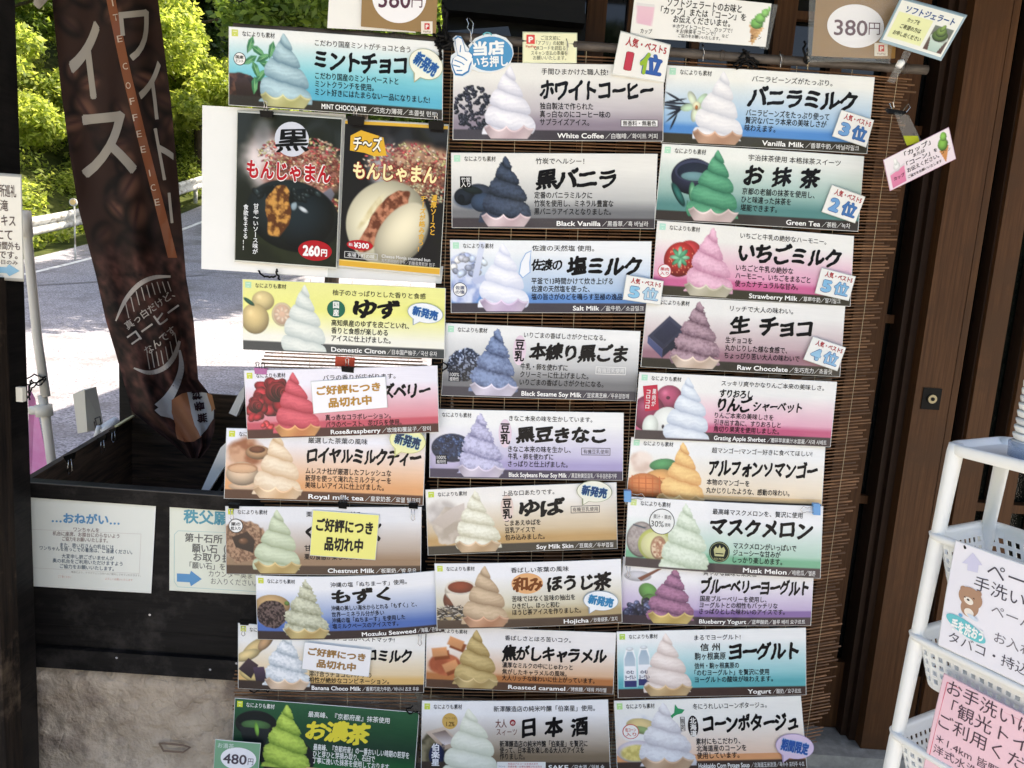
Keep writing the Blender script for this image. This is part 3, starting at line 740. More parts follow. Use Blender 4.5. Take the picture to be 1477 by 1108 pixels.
# lock
b_ = MB(); q = [at(*p, 2.426) for p in ((1331.5, 559), (1359.5, 561), (1357, 592), (1328, 590))]
x0 = q[0].x; b_.box((q[3].x, 2.4265, q[3].z), (q[1].x, 2.4295, q[0].z)); pl = b_.build('lock_plate', M['clip_black'], d2)
c = (q[0] + q[1] + q[2] + q[3]) / 4
b_ = MB(); b_.prism([Vector((c.x + .014 * math.cos(a), 2.4262, c.z + .014 * math.sin(a))) for a in np.linspace(0, 6.283, 24, endpoint=False)], (0, -.006, 0))
b_.build('lock_ring', simple('lock_brass', (150, 142, 118), .35, .8), pl)
b_ = MB(); b_.prism([Vector((c.x + .006 * math.cos(a), 2.420, c.z + .006 * math.sin(a))) for a in np.linspace(0, 6.283, 16, endpoint=False)], (0, -.002, 0))
b_.build('keyhole', M['clip_black'], pl)
# dark lintel boards above the blind
lt = empty('lintel', (.1, 2.3, 2.2), 'black painted lintel board above the bamboo blind', 'beam')
q = [at(642, -60, 2.40), at(846, -60, 2.40), at(843, 34, 2.40), at(636, 13, 2.40)]
b_ = MB().prism(q[::-1], (0, .06, 0)); b_.build('upper_board', M['beam_black'], lt)
q = [at(640, 0, 2.47), at(846, 20, 2.47), at(838, 160, 2.47), at(634, 160, 2.47)]
b_ = MB().prism(q[::-1], (0, .05, 0)); b_.build('lower_board', M['beam_black'], lt)
q = [at(641, 45, 2.3), at(733, 38, 2.3), at(740, 62, 2.3), at(641, 64, 2.3)]
b_ = MB().prism(q[::-1], (0, .004, 0)); o = b_.build('dark_card', M['glass_dark'], None)
tag(o, 'small black glossy card tucked behind the blind pole', 'card')

# ================================================================== left post, low wall, counter box
MB_ = MB(); xp = at(31, 300, 2.2).x
pst = empty('wooden_post', (xp - .2, 2.1, 0), 'thick black stained timber post at the left edge', 'post')
MB().box((xp - .34, 2.06, -.35), (xp, 2.2, 3.0)).build('post_timber', M['dark_wood'], pst)
xq = at(19, 700, 2.055).x
MB().box((xq - .3, 1.98, -.35), (xq, 2.055, Zp(10, 403, 1.98))).build('rough_board', M['raw_wood'], pst)
zw = lambda py, px=200, Y=2.26: at(px, py, Y).z
xl = at(33, 900, 2.26).x; XR = 0.02
lw = empty('counter_box', ((xl + XR) / 2, 2.6, .2), 'open topped black timber box standing on the mortar wall', 'box')
zt = zw(704) ; z1 = zw(727); z2 = zw(907); z3 = zw(938); z4 = zw(966)
MB().box((xl - .02, 2.235, zt - .045), (XR, 2.285, zt)).build('top_rail', M['black_wood_h'], lw)
MB().box((xl, 2.25, z2), (XR, 2.275, zt - .047)).build('front_plank', M['black_wood_h'], lw)
MB().box((xl, 2.254, z3), (XR, 2.276, z2 - .003)).build('front_plank', M['black_wood_h'], lw)
MB().box((xl - .01, 2.235, z4), (XR, 2.285, z3 - .002)).build('bottom_rail', M['black_wood_h'], lw)
MB().box((xl - .02, 2.2335, zt), (XR, 2.240, zt + .0025)).build('worn_edge', simple('worn_edge', (74, 70, 66), .6), lw)
MB().box((xl - .01, 2.2335, z3 - .002), (XR, 2.241, z3 + .001)).build('worn_edge', M['black_wood_h'], lw)
bl = at_z(190, 601, zt); fl = at_z(36, 693, zt)
# left side planks running back
dv = Vector((bl.x - fl.x, bl.y - fl.y, 0)); nn = Vector((-dv.y, dv.x, 0)).normalized() * .022
hs = [zt - .006, zt - .20, zt - .39, zt - .58, zt - .78]
for i in range(4):
    a = Vector((fl.x, fl.y, hs[i])); b2 = a + dv
    lo = hs[i+1] + .004
    MB().prism([a, b2, Vector((b2.x, b2.y, lo)), Vector((a.x, a.y, lo))], nn).build('side_plank', M['inner_wood'], lw)
yb = bl.y; zb = at(308, 569, yb).z
hz = np.linspace(zb, 0, 6)
for i in range(5):
    MB().box((bl.x, yb, hz[i+1] + .004), (XR, yb + .02, hz[i])).build('back_plank', M['inner_wood'], lw)
MB().box((xl, 2.28, zt - .80), (XR, yb, zt - .78)).build('box_floor', M['black_wood'], lw)
a = at_z(165, 616, zt + .001); b2 = at_z(190, 601, zt + .001)
MB().prism([a, b2, b2 + Vector((.012, 0, 0)), a + Vector((.012, 0, 0))], (0, 0, .006)).build('pale_edge_strip', simple('pale_strip', (206, 200, 150), .6), lw)
# back post
xq = at(168, 560, yb).x; xw = at(190, 560, yb).x
o = MB().box((xq, yb + .022, 0), (xw, yb + .1, 2.96)).build('wooden_post', M['dark_wood'], None)
tag(o, 'dark slim timber post behind the brown banner at the box corner', 'post')
# mortar wall: uneven, crumbling top edge
nx, nz = 150, 60; gx = np.linspace(xl - .012, XR, nx); V = []
zl = -.36
for j in range(nz):
    for i in range(nx):
        t_ = j / (nz - 1); x_ = gx[i]; top = z4 - .004 - .022 * abs(vnoise(np.array([x_ * 14]), np.array([3.]), 2)[0])
        z_ = zl + (top - zl) * t_
        edge = max(0, (t_ - .93) / .07) ** 2 * .018 + (max(0, (3 - i) / 3) ** 2) * .02
        d = .020 * (fbm(np.array([x_ * 5]), np.array([z_ * 5]), 21, 4)[0] - .5) + .010 * (fbm(np.array([x_ * 30]), np.array([z_ * 30]), 22, 3)[0] - .5) + .012 * max(0, fbm(np.array([x_ * 16]), np.array([z_ * 22]), 25, 3)[0] - .56) * (1 + 3 * t_ ** 3)
        V.append((x_, 2.262 + d * 1.4 + edge, z_))
Fs = [(j*nx+i, j*nx+i+1, (j+1)*nx+i+1, (j+1)*nx+i) for j in range(nz-1) for i in range(nx-1)]
b0 = len(V)
V += [(gx[0], 2.262, zl), (gx[-1], 2.262, zl), (gx[-1], 2.45, zl), (gx[0], 2.45, zl), (gx[0], 2.272, z4 - .012), (gx[-1], 2.272, z4 - .012), (gx[-1], 2.45, z4 - .012), (gx[0], 2.45, z4 - .012)]
Fs += [(b0+3, b0+2, b0+6, b0+7), (b0+4, b0+5, b0+6, b0+7), (b0, b0+4, b0+7, b0+3), (b0+1, b0+2, b0+6, b0+5)]
o = mesh_obj('mortar_wall', V, Fs, M['mortar'], None, True)
tag(o, 'rough grey brown mortar wall with a crumbling top edge', 'wall')
c = at(252, 1079, 2.252)
b_ = MB(); b_.tube([c + Vector((-.05, 0, .012)), c + Vector((-.03, -.006, .018)), c + Vector((.03, -.006, .016)), c + Vector((.05, 0, .006)), c + Vector((.028, -.002, -.012)), c + Vector((-.035, -.002, -.012)), c + Vector((-.05, 0, .012))], .003, 6)
o = b_.build('anchor_ring', simple('rusty', (128, 110, 96), .95, spec=.1), None); tag(o, 'rusty flat metal loop set in the mortar wall', 'metal loop')
# screws on the bottom rail and planks
for (a, b_) in ((216, 887), (168, 949), (303, 966), (341, 957)):
    c = at(a, b_, 2.233); q = MB(); q.prism([c + Vector((.004*math.cos(t), 0, .004*math.sin(t))) for t in np.linspace(0, 6.28, 8, endpoint=False)], (0, .003, 0)); q.build('screw', M['wire'], lw)

# ================================================================== pvc pole, floodlight, pink flag
def px_path(pts, Y): return [at(a, b_, Y) for a, b_ in pts]
YP = 3.42
pp = empty('flag_pole', tuple(at(75, 690, YP)), 'white plastic flag pole leaning behind the left post', 'pole')
MB().tube(px_path([(37, 310), (38, 330), (54, 489), (66, 572)], YP), .0195, 12).build('upper_tube', M['pvc'], pp, True)
MB().tube(px_path([(35, 304), (37, 320), (38.5, 342)], YP - .005), .026, 12).build('socket', M['pvc'], pp, True)
MB().tube(px_path([(61, 570), (66, 600), (72, 648), (79, 700)], YP), .02, 12).build('lower_tube', M['pvc'], pp, True)
MB().tube(px_path([(62.5, 584), (64.5, 600)], YP - .004), .036, 14).build('collar', M['cream_plastic'], pp, True)
MB().tube([at(44, 592, YP - .01), at(64, 592, YP - .01)], .02, 10).build('collar_arm', M['cream_plastic'], pp, True)
def squiggle(pts, r=.0022, jit=.006, seed=0, Y=None, loops=2):
    rr = random.Random(seed); P = [at(a, b_, Y) for a, b_ in pts]; O = []
    for i in range(len(P) - 1):
        for k in range(5):
            p = P[i].lerp(P[i+1], k / 5); O.append(p + Vector((rr.uniform(-jit, jit), rr.uniform(-jit, jit), rr.uniform(-jit, jit))) * .5)
    O.append(P[-1]); return O
b_ = MB()
for k, pts in enumerate([[(34, 548), (50, 541), (66, 546), (52, 552), (36, 556)], [(40, 575), (46, 560), (58, 548), (67, 543)], [(42, 560), (44, 548), (56, 556), (66, 548)], [(43, 577), (41, 566), (45, 552)]]):
    b_.tube(squiggle(pts, seed=k, Y=YP - .03 - .004 * k), .0035, 5)
o = b_.build('cable_tie', M['cord_black'], None); tag(o, 'black cord tying the white pole to the dark post', 'cord')
c = at(31, 569, 2.045); o = MB().box((c.x - .012, 2.04, c.z - .02), (c.x + .006, 2.056, c.z + .02)).build('cable_clip', M['cream_plastic'], None)
tag(o, 'small white cable clip fixed on the dark post', 'clip')
P = [(40, 556), (50, 575), (57, 610), (66, 655), (82, 705), (44, 720)]; n = len(P)
V = [at(a, b_, 3.62 + .02 * (i % 2)) for i, (a, b_) in enumerate(P)]
b_ = MB().prism(V[::-1], (0, .004, 0))
M['pink_cloth'] = noisy('pink_cloth', (226, 132, 186), (236, 164, 204), nscale=9, rough=.8, bump=0)
o = b_.build('pink_flag', M['pink_cloth'], None); tag(o, 'pink cloth flag hanging low behind the white pole', 'flag')
lay = None
fl_ = empty('floodlight', tuple(at(128, 620, 3.25)), 'cream plastic lamp housing clamped on the box rim', 'lamp')
q = px_path([(105, 568.7), (121.8, 563), (126, 622.8), (112, 625.5)], 3.2)
b_ = MB(); A = q; Bk = [p + Vector((.055, .03, .01)) for p in q]
fr = [at(*p, 3.2) for p in ((105, 568.7), (121.8, 563), (126, 622.8), (112, 625.5))]
rt_ = [at(138.7, 558, 3.28), at(150, 616.5, 3.28)]
bk = [at(122, 561, 3.36), at(135, 622, 3.36)]
V = fr + rt_ + bk   # 0 TLf,1 TRf,2 BRf,3 BLf,4 TR,5 BR,6 TLb,7 BLb
mesh_obj('housing', V, [(0, 3, 2, 1), (1, 2, 5, 4), (0, 1, 4, 6), (3, 7, 5, 2), (6, 4, 5, 7), (0, 6, 7, 3)], M['cream_plastic'], fl_)
b_ = MB(); b_.tube(px_path([(137, 604), (144, 601), (146, 611), (140, 615), (137, 604)], 3.17), .003, 5); b_.tube(px_path([(136, 608), (140, 628)], 3.17), .003, 5)
b_.build('bracket', M['wire_dark'], fl_)
b_ = MB(); c0 = at(146, 624, 3.17); c1 = at(170, 606, 3.22); b_.tube([c0, c0.lerp(c1, .35), c1], [.022, .026, .02], 10); b_.tube(px_path([(139, 630), (143, 615)], 3.16), .011, 8)
b_.build('clamp', M['white_plastic'], fl_, True)
q = [at(*p, 3.238) for p in ((131, 590), (135.5, 588.5), (136.3, 594), (132, 595.6))]
# leaning folded signboards inside the box
lb = empty('folded_signboard', tuple(at(320, 700, 2.6)), 'white edged folded signboard leaning inside the box', 'signboard')
b_ = MB().prism(px_path([(288, 712), (299, 712), (345, 640), (345, 628), (333, 632), (318, 646)], 2.45)[::-1], (0, .03, 0)); b_.build('white_panel', M['paper'], lb)
b_ = MB().prism(px_path([(300, 712), (309, 712), (347, 655), (347, 640)], 2.47)[::-1], (0, .02, 0)); b_.build('black_frame', M['clip_black'], lb)
b_ = MB().prism(px_path([(310, 712), (314, 712), (347, 664), (347, 658)], 2.49)[::-1], (0, .015, 0)); b_.build('grey_panel', simple('grey_panel', (120, 122, 120), .5), lb)
b_ = MB().prism(px_path([(316, 712), (330, 712), (347, 690), (347, 667)], 2.5)[::-1], (0, .015, 0)); b_.build('black_frame', M['clip_black'], lb)
o = MB().prism(px_path([(330, 596), (341, 601), (352, 575), (352, 558), (345, 566)], 2.75)[::-1], (0, .03, 0)).build('rolled_sheet', M['paper'], None)
tag(o, 'rolled white sheet standing in the box behind the red board', 'sheet')

# ================================================================== bamboo blinds
YB = 2.2
def slat_line(t, px):
    """image height of slat t (0 top .. 1 bottom) at column px: slats hang level above and sag to the left below"""
    yl = 62 + t * (1118 - 62); ym = 72 + t * (1112 - 72); yr = 101 + t * (1042 - 101)
    a, b_, c = 340., 900., 1290.
    if px < 640: yl2 = 44 + t * (1116 - 44); return yl2 + (yl - yl2) * (px - 340) / 300
    u = (px - 640) / 650
    # quadratic through (0,yl) (.4,ym) (1,yr)
    L0 = (u - .4) * (u - 1) / .4; L1 = u * (u - 1) / (.4 * -.6); L2 = u * (u - .4) / .6
    return yl * L0 + ym * L1 + yr * L2
def blind(label, left, right, n, mat, seed, t0=.012, n_from=0):
    rr = random.Random(seed)
    root = empty('bamboo_blind', tuple(at((left(0) + right(0)) / 2, 80, YB)), label, 'blind', None)
    for i in range(n_from, n):
        t = t0 + (1 - t0) * i / (n - 1)
        a = left(t) + rr.uniform(-3, 3); b_ = right(t) + rr.uniform(-9, 7) * (1 if rr.random() < .8 else 1.5)
        k = 7; P = []
        jz = rr.uniform(-.0007, .0007); ty = rr.uniform(-.0015, .0015); tl = rr.uniform(-.0008, .0008)
        for j in range(k):
            px = a + (b_ - a) * j / (k - 1)
            p = at(px, slat_line(t, px), YB); P.append(p + Vector((0, ty, jz + tl * (j - 3) / 3 + rr.uniform(-.0004, .0004))))
        m_ = MB(); r_ = rr.uniform(.0018, .0029); m_.tube(P, [r_] * k, 5)
        m_.build('slat', mat(i), root, True)
    return root
nsl = 208
mb_l = lambda t: 641 - 36 * t
mb_r = lambda t: 1318 - 134 * t - 4 * math.sin(t * 20)
bl1 = blind('wide brown bamboo slat blind behind the middle and right rows of boards', mb_l, mb_r, nsl, lambda i: M['bamboo'], 3)
lb_l = lambda t: 384 - 8 * t if t < .86 else 338
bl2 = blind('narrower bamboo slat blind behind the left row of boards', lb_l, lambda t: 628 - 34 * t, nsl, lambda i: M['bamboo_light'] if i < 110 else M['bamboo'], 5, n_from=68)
def cords(root, pxs, right=True, tmin=.0, seed=0):
    for (x0, x1) in pxs:
        P = []
        for i in range(40):
            t = tmin + (1 - tmin) * i / 39; px = x0 + (x1 - x0) * t; P.append(at(px, slat_line(t, px), YB - .0042 + .0004 * (i % 2)))
        b_ = MB(); b_.tube(P, .0007, 4); b_.build('binding_cord', M['string'], root)
cords(bl1, [(652, 618), (700, 664), (748, 706), (800, 752), (846, 797), (938, 880), (990, 924), (1080, 1003), (1150, 1060), (1230, 1112), (1296, 1162)])
cords(bl2, [(412, 400), (452, 440), (512, 500), (600, 575)], tmin=.33)
# poles the blinds hang from
def pole(px0, py0, px1, py1, r, label, rings):
    root = empty('blind_pole', tuple(at(px0, py0, YB - .01)), label, 'pole')
    a = at(px0, py0, YB - .012); b_ = at(px1, py1, YB - .012); P = [a.lerp(b_, k / 12) + Vector((0, 0, random.uniform(-.001, .001))) for k in range(13)]
    MB().tube(P, r, 12).build('bamboo_pole', M['pole_bamboo'], root, True)
    for t in rings:
        c = a.lerp(b_, t); d = (b_ - a).normalized() * .006
        MB().tube([c - d, c - d * .3, c, c + d * .3, c + d], [r * 1.02, r * 1.22, r * 1.12, r * 1.2, r * 1.02], 12).build('bamboo_node', M['pole_bamboo'], root, True)
    return root
pole(338, 40, 652, 60, .0115, 'dark bamboo pole over the mint board', (.73, .78, .99))
pole(632, 52, 1337, 101, .0125, 'long dark bamboo pole carrying the wide blind', (.28, .43, .58, .7, .955))
# tape and odd slats showing between the left boards
b_ = MB(); q = px_path([(484, 514), (512, 516), (511, 529), (483, 528)], YB - .0075); b_.prism(q[::-1], (0, .001, 0))
o = b_.build('orange_tape', simple('orange_tape', (214, 74, 44), .5), None); tag(o, 'orange tape wrapped round the blind under the yuzu board', 'tape')

# ================================================================== menu boards
def stops(top, mid, bot, a=.18, b_=.5): return [(0, top), (a, top), (b_, mid), (.78, bot), (1, bot)]
W_ = (238, 239, 240)
GR = 'ice cream menu boards hung on the bamboo blind'
US = np.concatenate([np.linspace(0, .47, 150), np.linspace(.5, 1, 11)])
VS = np.linspace(0, 1, 92)
INKC = (26, 24, 28)
NH = 'なによりも素材'
def board(label, q, layer, grad, band, ice, cup, art, sub, title, body, en, extra=None, logo=(176, 226, 200), uc=.262, tip=.035, sw=.345, rough=0., seed=0,
          curl=None, sag=0., bandv=.868, ub=.405, vb=(.555, .665, .775), tv=.335, th=.27, bh=.098, light_text=False, slope=0., cupon=True, base=.93, tiers=4.3):
    rr = random.Random(seed * 7 + 3)
    curl = rr.uniform(-.005, .010) if curl is None else curl
    fn, A, loc, H = quad_fn(q, YB, curl, sag, .014 + layer * .0075, rr.uniform(-.018, .018))
    root = empty('menu_board', tuple(loc), label, 'menu board', GR)
    def colf(U, V):
        p = Pic(U, V, A); p.grad(grad)
        if art: art(p)
        if band is not None: p.blend(sst((V - bandv) / .012 + .5), band)
        if ice: p.serve(uc, tip, base, sw, ice[0], ice[1], tiers + random.Random(seed).uniform(-.5, .4), rough, seed)
        if cup: p.cup(uc + .005, .80, .985, sw * 1.03, cup[0], cup[1])
        p.rgb = p.rgb * (1 + .04 * (fbm(p.X * 3, V * 3, seed + 50)[..., None] - .5)) + 5 * (vnoise(p.X * 90, V * 90, seed + 3)[..., None] - .5)
        return s2l(np.clip(p.rgb, 4, 250))
    sheet('printed_sheet', fn, M['print'], root, colf, US, VS, margin=.006)
    L = Lay(A, fn, root); ik = (236, 238, 236) if light_text else INKC
    if logo: L.rect(.012, .03, .042, .115, logo, 'logo_square'); L.rect(.018, .05, .036, .056, (240, 244, 236), 'logo_square', 2); L.rect(.025, .088, .029, .098, (240, 244, 236), 'logo_square', 2)
    L.text(NH, .062, .215, .075, .075, ik, .007)
    if sub: L.text(sub[0], sub[1], sub[2], sub[3] if len(sub) > 3 else .125, .088, ik, .007)
    for k, t in enumerate(title):
        s_, u0, u1 = t[:3]; vc = t[3] if len(t) > 3 else tv; h = t[4] if len(t) > 4 else th; c = t[5] if len(t) > 5 else ((226, 214, 70) if light_text else (14, 13, 16))
        L.text(s_, u0, u1, vc, h, c, .046 if h > .2 else .032, 'title_lettering', True, seed=seed + k, lv=1)
    for k, (s_, u1) in enumerate(body):
        L.text(s_, ub, u1, vb[k], bh, ik, .016, 'description_lettering')
    if en:
        L.text(en[0], en[1], en[2], .934, .092, (244, 244, 242), .022, 'name_lettering')
        if len(en) > 3: L.text(en[3], en[2] + .008, en[4], .938, .078, (226, 226, 224), .010, 'name_lettering')
    if extra: extra(L)
    L.build()
    return root, fn, A
def bubble(L, cu, cv, ru, rv, rot=.35, fill=(238, 240, 226), edge=(176, 180, 150), txt='新発売', tc=(40, 92, 160), oc=(150, 200, 224), flip=False, lv=6):
    L.poly([(cu - ru * .75, cv + rv * .3), (cu - ru * .1, cv + rv * .75), (cu - ru * .72, cv + rv * 1.35)], edge, 'new_item_sticker', lv)
    L.ell(cu, cv, ru * 1.04, rv * 1.04, edge, 'new_item_sticker', lv + 1, rot=rot * .6)
    L.ell(cu, cv, ru, rv, fill, 'new_item_sticker', lv + 2, rot=rot * .6)
    L.poly([(cu - ru * .66, cv + rv * .3), (cu - ru * .12, cv + rv * .7), (cu - ru * .66, cv + rv * 1.22)], fill, 'new_item_sticker', lv + 2)
    L.text(txt, cu - ru * .76, cu + ru * .76, cv, rv * 1.02, oc, .075, 'new_item_sticker', rot=rot, lv=lv + 3)
    L.text(txt, cu - ru * .74, cu + ru * .74, cv, rv * .98, tc, .045, 'new_item_sticker', rot=rot, lv=lv + 4)
def badge(L, cu, cv, r_, l1, l2, c=(40, 40, 44), fill=(240, 240, 238)):
    L.ell(cu, cv, r_ / L.A * 1.12, r_ * 1.12, c, 'round_badge', 1); L.ell(cu, cv, r_ / L.A, r_, fill, 'round_badge', 2)
    w_ = r_ / L.A * .72
    L.text(l1, cu - w_, cu + w_, cv - r_ * .3, r_ * .6, c, .02, 'round_badge', lv=3); L.text(l2, cu - w_, cu + w_, cv + r_ * .38, r_ * .6, c, .02, 'round_badge', lv=3)
def soy(L, u, c=(226, 206, 220)):
    L.ell(u, .33, .034, .21, c, 'soy_mark'); L.text('豆乳', u, .052, .17, .16, (20, 18, 22), .03, 'title_lettering', vert=True, lv=2)
def boxed(L, u0, u1, v, t='有機豆乳使用', c=(60, 56, 60)):
    L.frame(u0, v - .055, u1, v + .055, .008, c, 'boxed_note'); L.text(t, u0 + .01, u1 - .01, v, .075, c, .005, 'boxed_note')

# ---- pictures of the ingredients
def a_mint(p):
    p.blob(.04, .80, .30, .24, (52, 34, 28), (96, 62, 46), 12, 1, .2, .1)
    p.poly([(.025, .70), (.10, .60), (.185, .80), (.12, .93), (.04, .92)], (66, 46, 40), (40, 28, 26)); p.poly([(.085, .64), (.14, .62), (.2, .86), (.16, .94)], (46, 32, 30), (30, 22, 22))
    for k, (a, b_, t) in enumerate([(.10, .2, 1.9), (.135, .28, .6), (.16, .37, -.5), (.10, .40, 2.6), (.18, .45, .2), (.125, .52, 1.2), (.15, .6, -.9), (.2, .25, 1.8), (.12, .72, 1.6)]):
        ca, sa = math.cos(t), math.sin(t); f = lambda x, y: (a + (x * ca - y * sa) / p.A, b_ + x * sa + y * ca); p.poly([f(-.11, 0), f(-.04, -.045), f(.05, -.04), f(.13, .005), f(.05, .035), f(-.04, .042)], (66, 138, 88), (40, 100, 64)); p.poly([f(-.10, 0), f(.0, -.008), f(.12, .004), f(.0, .006)], (140, 190, 130)); p.poly([f(-.04, -.04), f(.05, -.036), f(.11, .0), f(0, -.006)], (104, 170, 112))
def a_yuzu(p):
    p.ell(.10, .29, .16, .14, (226, 206, 150), .35, hi=.1); p.ell(.06, .55, .20, .22, (222, 198, 140), .4, hi=.08); p.ell(.195, .47, .15, .17, (224, 206, 170), .2); p.ell(.195, .47, .12, .14, (222, 186, 160), .2)
    for k in range(8): p.ell(.195 + .028 * math.cos(k * .785), .47 + .075 * math.sin(k * .785), .035, .02, (232, 208, 184), .2, k * .785)
    p.ell(.03, .31, .09, .03, (40, 92, 74), .4, .6)
def a_rose(p):
    p.cluster(.13, .38, .24, .24, 22, .11, [(176, 40, 52), (196, 50, 62), (150, 28, 40)], 4, .75, .7, .03, .12)
    for k in range(7): p.ell(.165 + .006 * k, .32, .17 - .022 * k, .15 - .02 * k, ((150, 26, 38), (206, 58, 66))[k % 2], .8, .4 * k)
    p.cluster(.05, .56, .12, .14, 12, .08, [(186, 44, 56), (150, 30, 40)], 7, .75, .7, .03, .12)
    for k in range(5): p.ell(.05 + .004 * k, .52, .11 - .02 * k, .10 - .018 * k, ((150, 26, 38), (200, 56, 64))[k % 2], .8, .5 * k)
    p.cluster(.12, .84, .13, .09, 12, .05, [(186, 40, 50), (214, 70, 76)], 8, .8, .7, .1)
def a_royal(p):
    p.blob(.10, .35, .30, .26, (150, 92, 62), (206, 160, 128), 6, 3, .3, .4); p.ell(.16, .33, .17, .10, (206, 160, 118), .5); p.ell(.155, .29, .11, .05, (122, 72, 48), .4)
    p.ell(.11, .82, .25, .07, (224, 190, 158), .3); p.ell(.085, .64, .22, .17, (236, 206, 174), .45); p.ell(.085, .56, .205, .075, (196, 142, 104), .2); p.ell(.085, .57, .185, .06, (222, 178, 140), .1)
def a_chest(p):
    p.blob(.09, .52, .34, .33, (108, 78, 60), (176, 140, 112), 34, 6, .5, .12); p.poly([(.03, .45), (.11, .36), (.15, .50), (.14, .68), (.05, .60)], (62, 42, 34), (36, 26, 24)); p.ell(.09, .51, .07, .05, (120, 82, 58), .5, hi=.2)
def a_mozuku(p):
    p.ell(.085, .46, .27, .17, (206, 170, 120), .4); p.blob(.08, .60, .24, .23, (40, 30, 30), (108, 90, 86), 40, 9, .2, .06); p.ell(.165, .42, .04, .035, (110, 140, 70), .4)
def a_banana(p):
    p.ell(.09, .36, .24, .10, (222, 196, 140), .5, -.7); p.ell(.15, .25, .17, .075, (198, 160, 120), .5, -.9); p.ell(.05, .48, .2, .08, (232, 208, 150), .45, -.4); p.ell(.06, .80, .16, .07, (232, 208, 140), .4, .4)
    p.poly([(.0, .70), (.055, .52), (.11, .62), (.07, .84)], (74, 56, 62), (44, 34, 40)); p.poly([(.08, .66), (.14, .64), (.16, .86), (.10, .92)], (80, 62, 84), (40, 32, 44)); p.poly([(.11, .86), (.19, .88), (.17, .99), (.12, .97)], (44, 34, 40))
def a_noucha(p):
    p.ell(.12, .34, .27, .19, (40, 44, 46), .6); p.ell(.12, .29, .25, .12, (20, 26, 26), .2); p.ell(.12, .36, .19, .07, (78, 120, 72), .3); p.poly([(.03, .4), (.2, .4), (.17, .72), (.07, .72)], (34, 40, 42), (18, 24, 26)); p.ell(.125, .42, .10, .028, (130, 190, 80), .4, 1.4)
    p.ell(.30, .80, .36, .30, (36, 40, 44), .3); p.ell(.30, .78, .31, .24, (24, 32, 32), .2)
def a_white(p): p.cluster(.095, .60, .26, .30, 120, .036, [(28, 28, 38), (48, 46, 60), (20, 20, 28)], 11, .62, .6, .35)
def a_bvan(p):
    p.blob(.10, .62, .30, .15, (70, 84, 106), (96, 108, 126), 5, 5, .1, .3); p.ell(.14, .50, .17, .09, (52, 62, 80), .5, .15); p.ell(.06, .58, .14, .12, (34, 42, 54), .6); p.ell(.045, .62, .05, .07, (18, 24, 32), .3); p.ell(.15, .66, .16, .13, (60, 78, 104), .5)
    p.ell(.10, .49, .14, .05, (30, 40, 42), .4, .2)
def a_salt(p):
    p.blob(.07, .40, .26, .26, (150, 168, 214), (216, 224, 242), 6, 4, .3, .25); p.blob(.07, .70, .26, .22, (140, 160, 210), (214, 222, 242), 8, 12, .3, .2)
    p.cluster(.09, .34, .22, .18, 26, .06, [(226, 230, 244), (196, 206, 232), (176, 188, 222)], 5, .8, .4, .1); p.poly([(.145, .02), (.175, .03), (.135, .56), (.105, .55)], (222, 228, 244), (190, 200, 228)); p.poly([(.10, .54), (.20, .44), (.2, .58), (.12, .6)], (186, 196, 226))
def a_sesame(p): p.scatter(.11, .56, .26, .235, [(120, 130, 152), (38, 46, 62)], 52, 3)
def a_kinako(p):
    p.ell(.10, .74, .30, .20, (196, 188, 220), .2); p.ell(.115, .56, .30, .21, (40, 56, 92), .4); p.cluster(.115, .55, .27, .18, 90, .034, [(36, 58, 100), (24, 40, 74), (52, 76, 120)], 3, .7, .6, .3)
def a_yuba(p):
    p.blob(.08, .38, .3, .25, (190, 184, 180), (222, 218, 214), 5, 5, .2, .4); p.blob(.12, .58, .26, .30, (176, 164, 150), (206, 196, 184), 7, 8, .35, .12); p.poly([(.02, .50), (.14, .28), (.2, .22), (.2, .40), (.09, .60)], (206, 196, 190), (190, 178, 166))
def a_hoji(p):
    p.ell(.085, .56, .13, .16, (120, 66, 48), .4); p.ell(.13, .42, .225, .17, (226, 214, 196), .4); p.poly([(.055, .45), (.215, .45), (.175, .70), (.11, .72)], (232, 222, 206), (190, 172, 150)); p.ell(.135, .36, .225, .115, (232, 224, 210), .1); p.ell(.135, .36, .19, .09, (142, 62, 34), .3)
    r = np.random.RandomState(2)
    for k in range(150): p.ell(r.uniform(.0, .20), r.uniform(.66, .90), .055, .008, ((58, 50, 46), (120, 110, 100), (206, 200, 190), (36, 32, 30))[k % 4], .3, r.uniform(-.9, .9), .006)
def a_cara(p):
    p.blob(.1, .62, .28, .2, (160, 84, 56), (196, 112, 78), 5, 5, .2, .2)
    for (u, v, t) in ((.155, .26, .35), (.07, .42, -.15), (.13, .64, -.45)):
        for (ox, oy, c) in ((.012, .05, (150, 80, 46)), (0, 0, (226, 160, 110))):
            a = .115; b_ = .07; P = []
            for (x, y) in ((-a, -b_), (a, -b_), (a, b_), (-a, b_)):
                P.append((u + ox + (x * math.cos(t) - y * math.sin(t)) / p.A, v + oy + x * math.sin(t) + y * math.cos(t)))
            p.poly(P, c, tuple(int(k * .84) for k in c), .03)
def a_sake(p):
    p.blob(.08, .72, .26, .34, (70, 66, 48), (140, 132, 108), 7, 5, .3, .2); p.poly([(.02, .44), (.12, .36), (.21, .60), (.12, .70)], (206, 190, 176), (170, 150, 134)); p.poly([(.055, .46), (.125, .41), (.185, .58), (.12, .63)], (120, 104, 96), (226, 220, 224)); p.ell(.08, .78, .10, .17, (36, 46, 84), .2)
